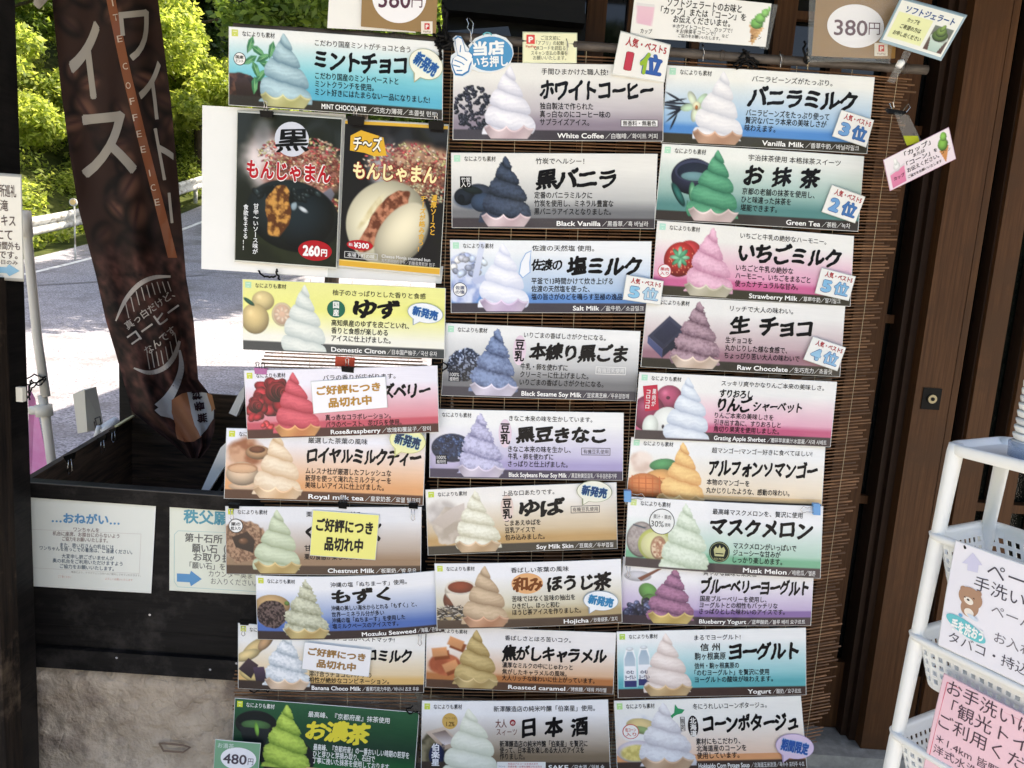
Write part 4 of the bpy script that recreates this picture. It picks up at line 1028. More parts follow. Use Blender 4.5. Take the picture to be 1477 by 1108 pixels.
def a_vani(p):
    for (u, v, l_, t) in ((.055, .48, .17, -.02), (.05, .52, .17, .10), (.045, .45, .15, -.22), (.06, .55, .15, .02), (.055, .62, .14, -.75), (.06, .58, .12, -.45), (.045, .40, .12, .45), (.05, .72, .10, -1.2)):
        p.ell(u, v, l_, .014, (34, 36, 48), .5, t, .012, .1)
    for k in range(5):
        a = k * 1.257 + .4; p.ell(.152 + .04 * math.cos(a), .50 + .11 * math.sin(a), .10, .05, ((196, 226, 196), (226, 238, 214))[k % 2], .3, a)
    p.ell(.155, .50, .055, .06, (240, 240, 206), .3); p.ell(.155, .52, .02, .03, (190, 120, 70), .3)
def a_tea(p):
    p.ell(.16, .40, .285, .24, (52, 56, 80), .6); p.ell(.17, .33, .27, .15, (64, 70, 96), .1); p.ell(.17, .34, .24, .125, (36, 44, 62), .2); p.ell(.17, .40, .18, .06, (110, 152, 160), .2)
    p.ell(.10, .65, .18, .05, (50, 120, 112), .5, 1.0, col2=(36, 92, 88)); p.ell(.165, .60, .13, .042, (140, 200, 160), .4, 1.5, col2=(80, 160, 120)); p.ell(.2, .62, .15, .04, (46, 108, 100), .5, 2.1); p.poly([(.146, .72), (.152, .72), (.148, .95), (.142, .95)], (70, 120, 100))
def a_straw(p):
    p.ell(.17, .38, .17, .15, (214, 72, 76), .5); p.ell(.125, .50, .22, .24, (206, 60, 58), .5, .3, hi=.12)
    r = np.random.RandomState(3)
    for k in range(60): p.ell(r.uniform(.07, .19), r.uniform(.32, .7), .008, .011, (236, 150, 120), .1)
    for k in range(8): p.ell(.125 + .024 * math.cos(k * .785), .47 + .075 * math.sin(k * .785), .075, .03, ((140, 206, 170), (90, 170, 130))[k % 2], .4, k * .785)
def a_choco(p):
    p.poly([(.12, .62), (.20, .40), (.245, .62), (.16, .88)], (46, 46, 62), (32, 32, 44)); p.poly([(.02, .56), (.12, .26), (.205, .44), (.10, .74)], (72, 74, 96), (50, 52, 70)); p.poly([(.02, .56), (.10, .74), (.10, .86), (.02, .66)], (84, 92, 130), (66, 72, 110)); p.poly([(.10, .74), (.205, .44), (.205, .55), (.10, .86)], (40, 42, 58)); p.poly([(.045, .545), (.12, .32), (.185, .455), (.105, .67)], (58, 60, 82), (46, 48, 66))
def a_apple(p):
    p.ell(.16, .36, .2, .19, (186, 84, 118), .5, hi=.15); p.ell(.06, .60, .25, .27, (150, 60, 92), .5, hi=.1); p.ell(.155, .36, .03, .025, (90, 40, 60), .3)
    p.ell(.16, .72, .23, .22, (236, 240, 236), .2); p.ell(.075, .80, .12, .17, (232, 240, 232), .25); p.ell(.14, .80, .02, .03, (50, 40, 50), .2)
def a_mango(p):
    p.blob(.06, .35, .2, .2, (240, 226, 216), (214, 190, 176), 4, 4, .2, .4); p.ell(.17, .38, .19, .09, (84, 160, 104), .4, -.15); p.ell(.16, .62, .26, .17, (236, 178, 112), .4, -.15); p.ell(.09, .72, .27, .20, (228, 140, 84), .4, .15)
    for k in range(5):
        p.poly([(.015 + .035 * k, .56), (.02 + .035 * k, .56), (.03 + .035 * k, .92), (.025 + .035 * k, .92)], (196, 104, 60)); p.poly([(.0, .60 + .07 * k), (.19, .58 + .08 * k), (.19, .59 + .08 * k), (.0, .61 + .07 * k)], (196, 104, 60))
def a_melon(p):
    p.ell(.075, .60, .20, .26, (170, 160, 158), .5); p.blob(.075, .60, .19, .25, (150, 140, 140), (200, 192, 186), 30, 5, .05, .1, .5); p.ell(.15, .66, .24, .24, (206, 214, 120), .3); p.ell(.15, .67, .20, .20, (226, 226, 170), .2); p.ell(.165, .70, .11, .17, (190, 150, 120), .3); p.blob(.165, .70, .10, .15, (170, 120, 96), (226, 206, 176), 26, 4, .1, .1)
    p.poly([(.03, .38), (.10, .42), (.09, .44), (.03, .40)], (80, 90, 100))
def a_blue(p):
    p.ell(.08, .27, .2, .08, (206, 206, 214), .3); p.poly([(.08, .30), (.21, .10), (.215, .12), (.1, .34)], (120, 72, 56)); p.ell(.14, .50, .15, .12, (100, 160, 84), .4, .6); p.ell(.15, .66, .13, .12, (86, 140, 70), .4, 1.4)
    p.cluster(.10, .78, .21, .16, 34, .055, [(58, 64, 96), (76, 86, 122), (40, 44, 72)], 6, .95, .7, .25)
def a_yog(p):
    for (u, c) in ((.065, 0), (.14, -.02)):
        p.poly([(u - .032, .40 + c), (u - .018, .26 + c), (u + .018, .26 + c), (u + .032, .40 + c), (u + .036, .84 + c), (u - .034, .84 + c)], (250, 252, 254), None, .03)
        p.poly([(u - .028, .41 + c), (u - .014, .30 + c), (u + .014, .30 + c), (u + .028, .41 + c), (u + .032, .82 + c), (u - .030, .82 + c)], (160, 182, 200), (214, 226, 232), .02)
        p.poly([(u - .031, .52 + c), (u + .033, .52 + c), (u + .034, .78 + c), (u - .031, .78 + c)], (236, 240, 246)); p.poly([(u - .031, .74 + c), (u + .034, .74 + c), (u + .034, .84 + c), (u - .031, .84 + c)], (50, 56, 108)); p.ell(u, .26 + c, .05, .03, (220, 230, 236), .2)
def a_pota(p):
    p.blob(.12, .40, .30, .24, (190, 200, 220), (236, 238, 240), 4, 6, .2, .4); p.ell(.14, .36, .20, .11, (226, 206, 150), .3, .2); p.ell(.15, .42, .14, .05, (150, 176, 120), .3, .3); p.ell(.11, .72, .26, .16, (232, 224, 236), .3); p.blob(.10, .74, .22, .14, (206, 190, 110), (232, 218, 140), 20, 7, .1, .3)

DKB = (62, 52, 50); GRB = (66, 60, 66)
BO = board
CREAM = ((222, 196, 148), (190, 158, 112)); PINK = ((226, 206, 210), (190, 166, 172)); BEI = ((222, 196, 170), (188, 156, 134))
def x_mint(L): badge(L, .05, .40, .075, '国産', 'ミント'); bubble(L, .924, .30, .078, .185, .55)
BO('pale blue mint chocolate board at the top of the left row', [(337.8, 44.5), (640.5, 66.9), (639.4, 176.3), (337.8, 155)], 3, stops((236, 240, 240), (120, 200, 214), (84, 176, 204), .12, .55), (52, 48, 42),
   ((176, 206, 216), (84, 118, 136)), ((206, 204, 150), (170, 168, 112)), a_mint, ('こだわり国産ミントがチョコと合う', .403, .85), [('ミントチョコ', .40, .835)],
   [('こだわり国産のミントペーストと', .795), ('ミントクランチを使用。', .68), ('ミント好きにはたまらない一品になりました!', .942)], ('MINT CHOCOLATE', .436, .645, '／巧克力薄荷／초콜릿 민트', .975), x_mint, (206, 214, 110), seed=1, vb=(.545, .65, .755))
def x_yuzu(L): L.ell(.463, .36, .045, .125, (36, 104, 84), 'round_badge'); L.text('国', .448, .478, .30, .1, (240, 240, 236), .03, 'round_badge', lv=2); L.text('産', .448, .478, .41, .1, (240, 240, 236), .03, 'round_badge', lv=2); bubble(L, .905, .36, .085, .135, .2, (236, 240, 244), (160, 176, 190))
BO('yellow yuzu board in the left row below the bun posters', [(356, 402.7), (643.3, 415.7), (642, 515.4), (355.6, 502.4)], 2, stops((232, 232, 150), (234, 234, 140), (238, 238, 226), .1, .4), (66, 70, 72),
   ((226, 232, 226), (168, 182, 180)), None, a_yuzu, ('柚子のさっぱりとした香りと食感', .445, .905), [('ゆず', .545, .78)],
   [('高知県産のゆずを皮ごといれ、', .825), ('香りと食感が楽しめる', .72), ('アイスに仕上げました。', .735)], ('Domestic Citron', .44, .71, '／日本国产柚子／국산 유자', .965), x_yuzu, (176, 222, 190), seed=2, base=.985, sw=.33, uc=.30, ub=.44)
BO('red rose and raspberry board with a white sold out card', [(360.6, 531.6), (632.5, 525), (635, 618), (364.4, 628.4)], 4, stops((232, 230, 240), (214, 130, 142), (196, 84, 100), .22, .75), (74, 40, 36),
   ((218, 96, 110), (150, 40, 56)), ((222, 160, 100), (190, 120, 74)), a_rose, ('バラの香りが広がります。', .41, .785, .13), [('ローズ&ラズベリー', .40, .965, .36, .23)],
   [('真っ赤なコラボレーション。', .755), ('バラのペースト、花びらを使用。', .81)], ('Rose&raspberry', .44, .70, '／玫瑰和覆盆子／장미', .96), None, (206, 214, 90), seed=3, ub=.415, vb=(.72, .825), tiers=4.6)
def x_royal(L): bubble(L, .915, .09, .088, .165, .25, (232, 232, 178), (196, 198, 130), tc=(44, 62, 92), lv=24)
BO('tan royal milk tea board under the rose board', [(332, 615.4), (615.7, 622), (611.4, 724.8), (329.7, 714)], 2, stops((232, 234, 244), (228, 184, 148), (222, 162, 112), .15, .62), (84, 54, 38),
   ((240, 222, 196), (196, 158, 118)), ((236, 206, 170), (208, 168, 126)), a_royal, ('厳選した茶葉の風味', .41, .71, .14), [('ロイヤルミルクティー', .405, .985, .345, .23)],
   [('ムレスナ社が厳選したフレッシュな', .835), ('新芽を使って淹れたミルクティーを', .835), ('美味しいアイスに仕上げました。', .80)], ('Royal milk tea', .42, .70, '／皇家奶茶／로열 밀크티', .985), x_royal, (206, 214, 80), seed=4, ub=.402, vb=(.57, .675, .775))
def x_chest(L): badge(L, .052, .28, .095, '栗の', '粒入り')
BO('brown chestnut milk board with a yellow sold out card', [(330.8, 726.5), (609.2, 727.4), (608, 823.4), (332, 821.9)], 2, stops((224, 226, 230), (176, 158, 142), (150, 122, 96), .2, .65), (72, 54, 42),
   ((206, 218, 190), (140, 154, 122)), ((206, 182, 122), (170, 144, 88)), a_chest, ('栗本来の風味と甘み', .415, .70, .10), [('くりみるく', .41, .80, .36)],
   [('甘い国産の和栗と', .70), ('栗の食感が楽しめます。', .70)], ('Chestnut Milk', .525, .765, '／板栗奶／밤 우유', .98), x_chest, (206, 214, 60), seed=5, vb=(.60, .73))
BO('blue mozuku seaweed board bowed and tilted in the left row', [(375, 823.4), (632, 816.7), (643, 903), (377.8, 913.5)], 3, stops((232, 234, 238), (140, 160, 200), (76, 108, 176), .2, .62), (58, 46, 44),
   ((206, 208, 184), (128, 130, 104)), ((206, 186, 128), (176, 150, 96)), a_mozuku, ('沖縄の塩「ぬちまーす」使用。', .41, .83), [('もずく', .41, .735)],
   [('沖縄の美しい海水からとれる「もずく」と、', .87), ('世界一ミネラル分が多い', .69), ('沖縄の塩「ぬちまーす」を使用した', .80), ('塩ミルクベースのアイスです。', .76)], ('Mozuku Seaweed', .56, .85, '／海蘊／큰실말', .985), None, (206, 214, 80), seed=6, rough=.5, sag=.011, vb=(.50, .60, .695, .79), bh=.09, th=.25, tv=.31)
BO('banana choco milk board with a tilted white sold out card', [(346.9, 895.5), (614.4, 908.1), (611.7, 994.2), (348.2, 986.1)], 1, stops((236, 236, 234), (228, 206, 168), (220, 182, 118), .25, .7), (56, 44, 38),
   ((232, 236, 240), (140, 156, 168)), ((232, 206, 180), (200, 170, 140)), a_banana, ('バナナとチョコがベストマッチ!', .41, .84, .12), [('バナナチョコミルク', .38, .935, .38, .23)],
   [('溶け合うチョコとバナナの', .72), ('相性が絶妙なコンビネーション。', .815)], ('Banana Choco Milk', .40, .665, '／香蕉巧克力牛奶／바나나 쵸코 우유', .975), None, (206, 214, 60), seed=7, rough=.4, ub=.385, vb=(.71, .81), tip=.1)
def x_noucha(L):
    L.poly([(.41, .90), (.98, .90), (.98, 1.0), (.385, 1.0)], (206, 180, 128), 'name_strip'); L.text('Special Green Tea', .43, .68, .945, .10, (248, 248, 240), .02, 'name_lettering', lv=2)
BO('dark green rich matcha board at the bottom of the left row', [(343.7, 1000.9), (605, 1023.8), (598, 1124), (337, 1101)], 1, [(0, (40, 92, 62)), (.3, (28, 76, 48)), (.55, (26, 58, 42)), (1, (34, 120, 60))], None,
   ((186, 214, 96), (88, 122, 40)), None, a_noucha, ('最高峰、『京都府産』抹茶使用', .40, .845, .14), [('お濃茶', .39, .745, .36, .29)],
   [('最高峰、『京都府産』の一番おいしい時期の若芽を', .965), ('ひと芽ひと芽摘み取り、石臼で', .78), ('丁寧に挽いた抹茶を使用しております。', .87)], None, x_noucha, (206, 218, 70), seed=8, light_text=True, base=.95, sw=.32, uc=.29, ub=.44, vb=(.60, .695, .79), rough=.25)
def x_white(L): L.frame(.80, .72, .978, .815, .012, (60, 56, 62), 'boxed_note'); L.rect(.803, .727, .975, .808, (236, 236, 238), 'boxed_note', 2); L.text('無香料・無着色', .81, .968, .768, .075, (40, 38, 42), .01, 'boxed_note', lv=3)
BO('white coffee board at the top of the middle row with a hand sticker', [(656, 93), (954, 98.4), (953, 205.6), (655, 203.5)], 2, stops((232, 232, 228), (190, 184, 190), (140, 128, 142), .2, .6), GRB,
   ((240, 240, 248), (176, 178, 196)), PINK, a_white, ('手間ひまかけた職人技!', .419, .737, .10), [('ホワイトコーヒー', .41, .955)],
   [('独自製法で作られた', .668), ('真っ白なのにコーヒー味の', .75), ('サプライズアイス。', .65)], ('White Coffee', .497, .72, '／白咖啡／화이트 커피', .975), x_white, None, seed=9, ub=.413, vb=(.55, .655, .76))
def x_bvan(L): L.rect(.04, .31, .097, .46, (18, 18, 20), 'square_badge'); L.text('竹炭', .046, .091, .355, .07, (240, 240, 240), .01, 'square_badge', lv=2); L.text('入り', .046, .091, .42, .07, (240, 240, 240), .01, 'square_badge', lv=2)
BO('grey black vanilla board with charcoal, second in the middle row', [(652.3, 222.3), (945.9, 224), (941.6, 330.2), (653.4, 328.7)], 1, stops((232, 232, 228), (188, 190, 190), (116, 118, 122), .2, .62), (70, 64, 68),
   ((66, 78, 100), (18, 22, 30)), PINK, a_bvan, ('竹炭でヘルシー！', .41, .647, .10), [('黒バニラ', .41, .806)],
   [('定番のバニラミルクに', .69), ('竹炭を使用し、ミネラル豊富な', .795), ('黒バニラアイスとなりました。', .785)], ('Black Vanilla', .517, .735, '／黑香草／흑 바닐라', .97), x_bvan, seed=10, rough=.3)
def x_salt(L):
    L.poly([(.405, .13), (.375, .17), (.35, .30), (.34, .46), (.36, .52), (.40, .44), (.40, .30)], (150, 184, 226), 'island_map'); L.poly([(.402, .145), (.378, .18), (.355, .30), (.346, .45), (.362, .505), (.396, .43), (.394, .30)], (236, 240, 246), 'island_map', 2)
    badge(L, .045, .68, .09, '佐渡', 'の塩', (80, 90, 120))
BO('blue salt milk board, third in the middle row with a rank card', [(650.6, 346.8), (937.2, 349), (933.8, 450.6), (652.3, 450)], 1, stops((236, 240, 244), (170, 196, 226), (96, 142, 204), .15, .7), (68, 64, 74),
   ((240, 242, 250), (190, 198, 224)), ((214, 198, 222), (188, 168, 198)), a_salt, ('佐渡の天然塩 使用。', .408, .718, .10), [('佐渡の', .404, .56, .33, .16), ('塩ミルク', .58, .96, .34, .27)],
   [('平釜で13時間かけて炊き上げる', .816), ('佐渡の天然塩を使った、', .70), ('塩の旨さがのどを鳴らす至極の逸品', .865)], ('Salt Milk', .616, .75, '／盐牛奶／소금밀크', .975), x_salt, seed=12)
def x_ses(L): soy(L, .387); boxed(L, .785, .94, .575, c=(232, 232, 230)); L.rect(.03, .66, .09, .80, (30, 34, 46), 'square_badge'); L.text('100%', .036, .084, .70, .07, (230, 230, 230), 0, 'square_badge', lv=2); L.text('植物性', .036, .084, .765, .06, (230, 230, 230), 0, 'square_badge', lv=2)
BO('grey black sesame soy milk board, fourth in the middle row', [(644.3, 465.9), (921.3, 477.2), (915, 576.5), (638.4, 568)], 1, stops((234, 236, 236), (186, 188, 190), (112, 114, 118), .12, .55), (66, 64, 74),
   ((128, 148, 186), (46, 58, 88)), ((216, 210, 226), (180, 174, 192)), a_sesame, ('いりごまの香ばしさがクセになる。', .405, .826, .11), [('本練り黒ごま', .435, .945)],
   [('牛乳・卵を使わずに', .64), ('クリーミーに仕上げました。', .75), ('いりごまの香ばしさがクセになる。', .83)], ('Black Sesame Soy Milk', .41, .72, '／豆浆黑芝麻／두유검정깨', .965), x_ses, seed=13, ub=.397, rough=.45, th=.25)
def x_kin(L): soy(L, .39); boxed(L, .785, .935, .575); L.rect(.03, .66, .09, .80, (30, 34, 46), 'square_badge'); L.text('100%', .036, .084, .70, .07, (230, 230, 230), 0, 'square_badge', lv=2); L.text('植物性', .036, .084, .765, .06, (230, 230, 230), 0, 'square_badge', lv=2)
BO('lilac black soybean flour board, fifth in the middle row', [(621.5, 588.4), (897.5, 593.6), (896.5, 690.2), (621.5, 685)], 1, stops((236, 238, 238), (196, 192, 220), (164, 156, 200), .2, .65), (66, 60, 82),
   ((196, 196, 226), (108, 108, 146)), ((214, 206, 222), (180, 170, 192)), a_kinako, ('きなこ本来の味を生かしています。', .41, .84, .105), [('黒豆きなこ', .445, .915)],
   [('きなこ本来の味を生かし、', .73), ('牛乳・卵を使わずに', .64), ('さっぱりと仕上げました。', .715)], ('Black Soybeans Flour Soy Milk', .41, .71, '／黑豆粉黄豆豆乳／두유검은콩가루', .97), x_kin, None, seed=14, ub=.405, rough=.6, th=.25)
def x_yuba(L): soy(L, .425, (226, 206, 196)); boxed(L, .76, .912, .385); bubble(L, .885, .115, .09, .155, .2, (238, 238, 222), (150, 158, 130), tc=(40, 72, 120))
BO('tan yuba soy milk skin board tilted in the middle row', [(615.7, 703.5), (887.5, 693.8), (888.6, 786.8), (618.9, 797.3)], 1, stops((236, 234, 230), (206, 186, 154), (190, 154, 102), .2, .65), (60, 56, 48),
   ((236, 236, 220), (178, 174, 146)), ((214, 186, 152), (178, 148, 112)), a_yuba, ('上品な口あたりです。', .40, .675, .10), [('ゆば', .485, .73)],
   [('ごまあえゆばを', .60), ('豆乳アイスで', .57), ('包み込みました。', .62)], ('Soy Milk Skin', .575, .77, '／豆腐皮／두부껍질', .98), x_yuba, (196, 214, 84), seed=15, ub=.41, rough=.25)
def x_hoji(L): L.ell(.495, .32, .085, .16, (226, 172, 120), 'orange_spot'); bubble(L, .888, .63, .092, .15, .25, (236, 240, 244), (150, 170, 186), tc=(44, 130, 180))
BO('beige hojicha tea board with a tea cup, tilted in the middle row', [(629.4, 805.8), (892.2, 798.2), (894.4, 888.2), (633.3, 896.8)], 4, stops((234, 236, 240), (206, 200, 176), (176, 156, 116), .2, .65), (80, 64, 52),
   ((206, 182, 152), (136, 110, 84)), ((206, 160, 128), (170, 122, 92)), a_hoji, ('香ばしい茶葉の風味', .41, .72, .11), [('和み', .415, .58, .33, .22, (120, 66, 30)), ('ほうじ茶', .60, .95, .33, .27)],
   [('苦味ではなく旨味の抽出を', .75), ('ひきだし、ほっと和む', .665), ('ほうじ茶アイスを作りました。', .78)], ('Hojicha', .685, .82, '／炒青绿茶／호지', .975), x_hoji, (206, 218, 100), seed=16, ub=.41, vb=(.555, .665, .765))
BO('orange brown roasted caramel board in the middle row', [(617, 897), (886.8, 908.7), (882.5, 995.4), (615.6, 985.6)], 1, stops((236, 234, 234), (216, 178, 146), (180, 118, 72), .3, .72), (88, 64, 50),
   ((202, 180, 126), (128, 104, 58)), ((206, 184, 132), (166, 142, 92)), a_cara, ('香ばしさとほろ苦いコク。', .415, .765, .14), [('焦がしキャラメル', .40, .96, .38, .25)],
   [('濃厚なミルクの中にじゅわっと', .78), ('焦がしたキャラメルの風味。', .75), ('大人リッチな味わいに仕上がっています。', .90)], ('Roasted caramel', .44, .745, '／烤焦糖／태워 카라멜', .965), None, (196, 210, 110), seed=17, tiers=4.0, ub=.405, vb=(.58, .69, .79))
def x_sake(L):
    L.text('大人', .395, .455, .31, .13, (110, 52, 40), .01); L.ell(.487, .30, .016, .045, (150, 40, 50), 'red_dot'); L.text('の', .478, .496, .30, .05, (240, 236, 230), .02, 'red_dot', lv=2); L.text('スィーツ', .40, .51, .43, .11, (110, 52, 40), .005)
    L.ell(.15, .28, .042, .115, (206, 170, 96), 'gold_badge'); L.text('アルコール分', .12, .18, .235, .04, (90, 64, 30), 0, 'gold_badge', lv=2); L.text('1.2%', .13, .175, .315, .09, (90, 64, 30), .01, 'gold_badge', lv=2)
    L.text('伯楽星', .075, .045, .60, .11, (232, 234, 240), .03, 'cup_lettering', vert=True, lv=2); L.text('新澤醸造店', .115, .02, .60, .05, (40, 46, 70), 0, 'cup_lettering', vert=True, lv=2)
    L.rect(.403, .855, .66, .99, (238, 238, 236), 'white_slip', 3); L.text('本品はアルコールを含みます', .46, .62, .88, .032, (196, 70, 80), 0, 'white_slip', lv=4); L.text('未成年者・お車を運転される方は', .46, .64, .92, .032, (196, 70, 80), 0, 'white_slip', lv=4); L.text('ご遠慮ください', .46, .62, .96, .032, (196, 70, 80), 0, 'white_slip', lv=4); L.text('アルコール', .41, .445, .92, .03, (60, 80, 140), 0, 'white_slip', lv=4)
BO('grey brown sake board at the bottom of the middle row', [(610.6, 1005.2), (875.4, 1004.8), (878.6, 1105.5), (608.9, 1105.5)], 1, stops((236, 238, 242), (176, 164, 150), (128, 112, 92), .18, .6), (62, 52, 46),
   ((236, 240, 228), (190, 198, 178)), None, a_sake, ('新澤醸造店の純米吟醸「伯楽星」使用。', .385, .93, .105), [('日 本 酒', .535, .89, .36, .28)],
   [('新澤醸造店の純米吟醸「伯楽星」を贅沢に', .885), ('使って、日本酒を楽しめる大人のアイスを', .865), ('作りました。', .55)], ('SAKE', .675, .78, '／日本酒／일본 술', .97), x_sake, (196, 214, 84), seed=18, base=.985, ub=.417, vb=(.60, .69, .78), tip=.1, sw=.36)
BO('sky blue vanilla milk board at the top of the right row', [(960.6, 97.4), (1256, 114.6), (1245, 223), (952.3, 207.3)], 1, stops((236, 238, 234), (150, 190, 226), (80, 140, 206), .15, .7), (58, 54, 44),
   ((240, 240, 244), (190, 194, 206)), ((206, 166, 140), (176, 136, 112)), a_vani, ('バニラビーンズがたっぷり。', .41, .80, .11), [('バニラミルク', .395, .93)],
   [('バニラビーンズをたっぷり使って', .80), ('贅沢なバニラ本来の美味しさが', .79), ('味わえます。', .545)], ('Vanilla Milk', .485, .69, '／香草牛奶／바닐라밀크', .96), None, seed=19, ub=.395, vb=(.55, .65, .75))
BO('green uji matcha tea board, second in the right row', [(953.5, 210), (1241.7, 227.3), (1231.6, 334), (943.4, 317.3)], 1, stops((232, 236, 232), (150, 184, 178), (84, 136, 134), .15, .6), (58, 52, 50),
   ((92, 168, 132), (32, 92, 72)), ((226, 206, 204), (186, 166, 164)), a_tea, ('宇治抹茶使用 本格抹茶スイーツ', .425, .885, .11), [('お 抹 茶', .41, .79)],
   [('京都の老舗の抹茶を使用し、', .77), ('ひと味違った抹茶を', .655), ('堪能できます。', .59)], ('Green Tea', .64, .81, '／茶粉／녹차', .96), None, seed=20, uc=.275, ub=.41)
def x_straw(L): badge(L, .053, .67, .085, '果肉', '入り', (206, 96, 110), (240, 236, 236))
BO('pink strawberry milk board, third in the right row', [(946.4, 319.4), (1227.2, 341.3), (1220.5, 441), (939, 424)], 1, stops((234, 234, 230), (226, 160, 190), (206, 104, 150), .22, .72), (62, 58, 48),
   ((236, 190, 212), (180, 116, 146)), ((206, 200, 180), (170, 164, 142)), a_straw, ('いちごと牛乳の絶妙なハーモニー。', .42, .86, .11), [('いちごミルク', .415, .945)],
   [('いちごと牛乳の絶妙な', .70), ('ハーモニー。いちごをまるごと', .79), ('使ったナチュラルな甘み。', .73)], ('Strawberry Milk', .485, .73, '／草莓牛奶／딸기밀크', .95), x_straw, (176, 226, 210), seed=21, uc=.275, rough=.25, ub=.41)
BO('mauve raw chocolate board, fourth in the right row', [(932.3, 426.7), (1213.4, 441.2), (1207, 541.8), (923, 527.2)], 1, stops((234, 234, 232), (192, 168, 174), (152, 112, 126), .2, .65), (56, 52, 46),
   ((178, 150, 162), (86, 62, 76)), ((226, 206, 190), (186, 164, 146)), a_choco, ('リッチで大人の味わい。', .42, .74, .11), [('生 チョコ', .425, .845)],
   [('生チョコを', .545), ('丸かじりした様な食感で、', .725), ('ちょっぴり苦い大人の味わいで', .79)], ('Raw Chocolate', .48, .735, '／生巧克力／쵸콜릿', .96), None, None, seed=22, rough=.4, ub=.41)
def x_apple(L):
    L.poly([(.022, .20), (.095, .17), (.112, .545), (.042, .58)], (196, 56, 76), 'red_stamp'); L.text('果肉が', .082, .022, .23, .09, (240, 230, 230), .02, 'red_stamp', vert=True, lv=2); L.text('コロコロ', .052, .026, .24, .075, (240, 230, 230), .03, 'red_stamp', vert=True, lv=2)
BO('pink grated apple sherbet board, fifth in the right row', [(920, 534.8), (1199, 548.4), (1190.3, 640.5), (912.6, 628.6)], 3, stops((236, 236, 234), (226, 170, 190), (196, 92, 128), .25, .7), (66, 56, 58),
   ((226, 234, 242), (160, 174, 196)), None, a_apple, ('スッキリ爽やかなりんご本来の美味しさ。', .42, .94, .10), [('すりおろし', .415, .585, .255, .13), ('りんご', .41, .585, .42, .22), ('シャーベット', .59, .84, .42, .17)],
   [('りんご本来の美味しさを', .70), ('引き出す為に、すりおろしと', .74), ('角切り果実を使用しました。', .735)], ('Grating Apple Sherbet', .405, .67, '／磨碎苹果果汁冰混凝／사과 샤베트', .98), x_apple, seed=23, base=.97, vb=(.59, .70, .80), ub=.40, bandv=.86)
BO('cream alphonso mango board tucked between apple and melon', [(909.7, 628.6), (1186, 640), (1180, 737), (902, 724)], 1, stops((236, 238, 238), (236, 218, 190), (228, 196, 150), .2, .8), (60, 54, 50),
   ((244, 206, 140), (206, 140, 84)), ((240, 206, 150), (214, 170, 110)), a_mango, ('超マンゴー!マンゴー好きに食べてほしい!', .415, .935, .13), [('アルフォンソマンゴー', .405, .97, .38, .25)],
   [('本物のマンゴーを', .62), ('丸かじりしたような、感動の味わい。', .83)], ('Mango', .42, .55, '／芒果／망고', .70), None, seed=24, uc=.275, vb=(.60, .72), ub=.40, base=.99, rough=.15)
def x_melon(L):
    L.ell(.175, .32, .065, .185, (60, 64, 62), 'percent_badge'); L.ell(.175, .32, .061, .175, (236, 238, 236), 'percent_badge', 2); L.text('果汁・果肉', .13, .22, .25, .07, (50, 56, 54), 0, 'percent_badge', lv=3); L.text('30%', .12, .185, .35, .12, (50, 56, 54), 0, 'percent_badge', lv=3); L.text('使用', .19, .218, .36, .055, (50, 56, 54), 0, 'percent_badge', lv=3)
    L.ell(.475, .70, .053, .15, (24, 34, 32), 'crown_crest'); L.ring(.475, .70, .049, .138, .008, (150, 160, 120), 'crown_crest', 2)
    L.poly([(.445, .67), (.455, .62), (.465, .66), (.475, .60), (.485, .66), (.495, .62), (.505, .67), (.498, .76), (.452, .76)], (190, 190, 140), 'crown_crest', 3); L.rect(.455, .715, .495, .73, (24, 34, 32), 'crown_crest', 4); L.text('MUSK MELON', .45, .50, .795, .04, (190, 190, 140), 0, 'crown_crest', lv=3)
BO('green musk melon board held by two blue clips', [(903.4, 709.7), (1179.2, 724.9), (1173.8, 824.6), (899, 808.3)], 4, stops((236, 238, 240), (170, 206, 190), (112, 176, 142), .25, .72), (66, 56, 60),
   ((222, 234, 218), (158, 178, 152)), None, a_melon, ('最高峰マスクメロンを、贅沢に使用', .43, .895, .13), [('マスクメロン', .42, .955)],
   [('マスクメロンがいっぱいで', .87), ('ジューシーな甘みが', .79), ('しっかり楽しめます。', .80)], ('Musk Melon', .60, .825, '／哈密瓜／멜론', .975), x_melon, (206, 222, 150), seed=25, uc=.30, base=.975, ub=.545, vb=(.595, .695, .795), rough=.3, sw=.34)
def x_blue(L): badge(L, .06, .47, .085, '果肉', '入り', (90, 60, 130)); L.text('100%', .02, .025, .1, .01, INKC)
BO('purple blueberry yogurt board under the melon board', [(897.5, 798), (1169, 810), (1163.4, 895), (891, 892.8)], 2, stops((232, 232, 236), (186, 170, 206), (128, 100, 160), .3, .75), (60, 48, 56),
   ((170, 118, 152), (78, 44, 76)), ((214, 190, 118), (176, 150, 84)), a_blue, ('爽やかな酸味と果実感', .42, .70, .17), [('ブルーベリーヨーグルト', .41, .98, .38, .25)],
   [('国産ブルーベリーを使用し、', .76), ('ヨーグルトとの相性もバッチリな', .82), ('さっぱりとした味わいのアイスです。', .86)], ('Blueberry Yogurt', .415, .66, '／蓝莓酸奶／블루 베리 요구르트', .97), None, None, seed=26, rough=.3, ub=.412, vb=(.575, .675, .775), tip=.12)
def x_yog(L):
    L.text('信 州', .44, .545, .255, .12, (20, 18, 20), .02, 'title_lettering'); L.text('駒ヶ根高原', .41, .575, .39, .12, (20, 18, 20), .015, 'title_lettering')
    for u in (.065, .14): L.text('のむ', u - .02, u + .02, .61, .06, (40, 46, 90), .02, 'bottle_lettering'); L.text('ヨーグルト', u - .028, u + .03, .69, .075, (40, 46, 90), .02, 'bottle_lettering')
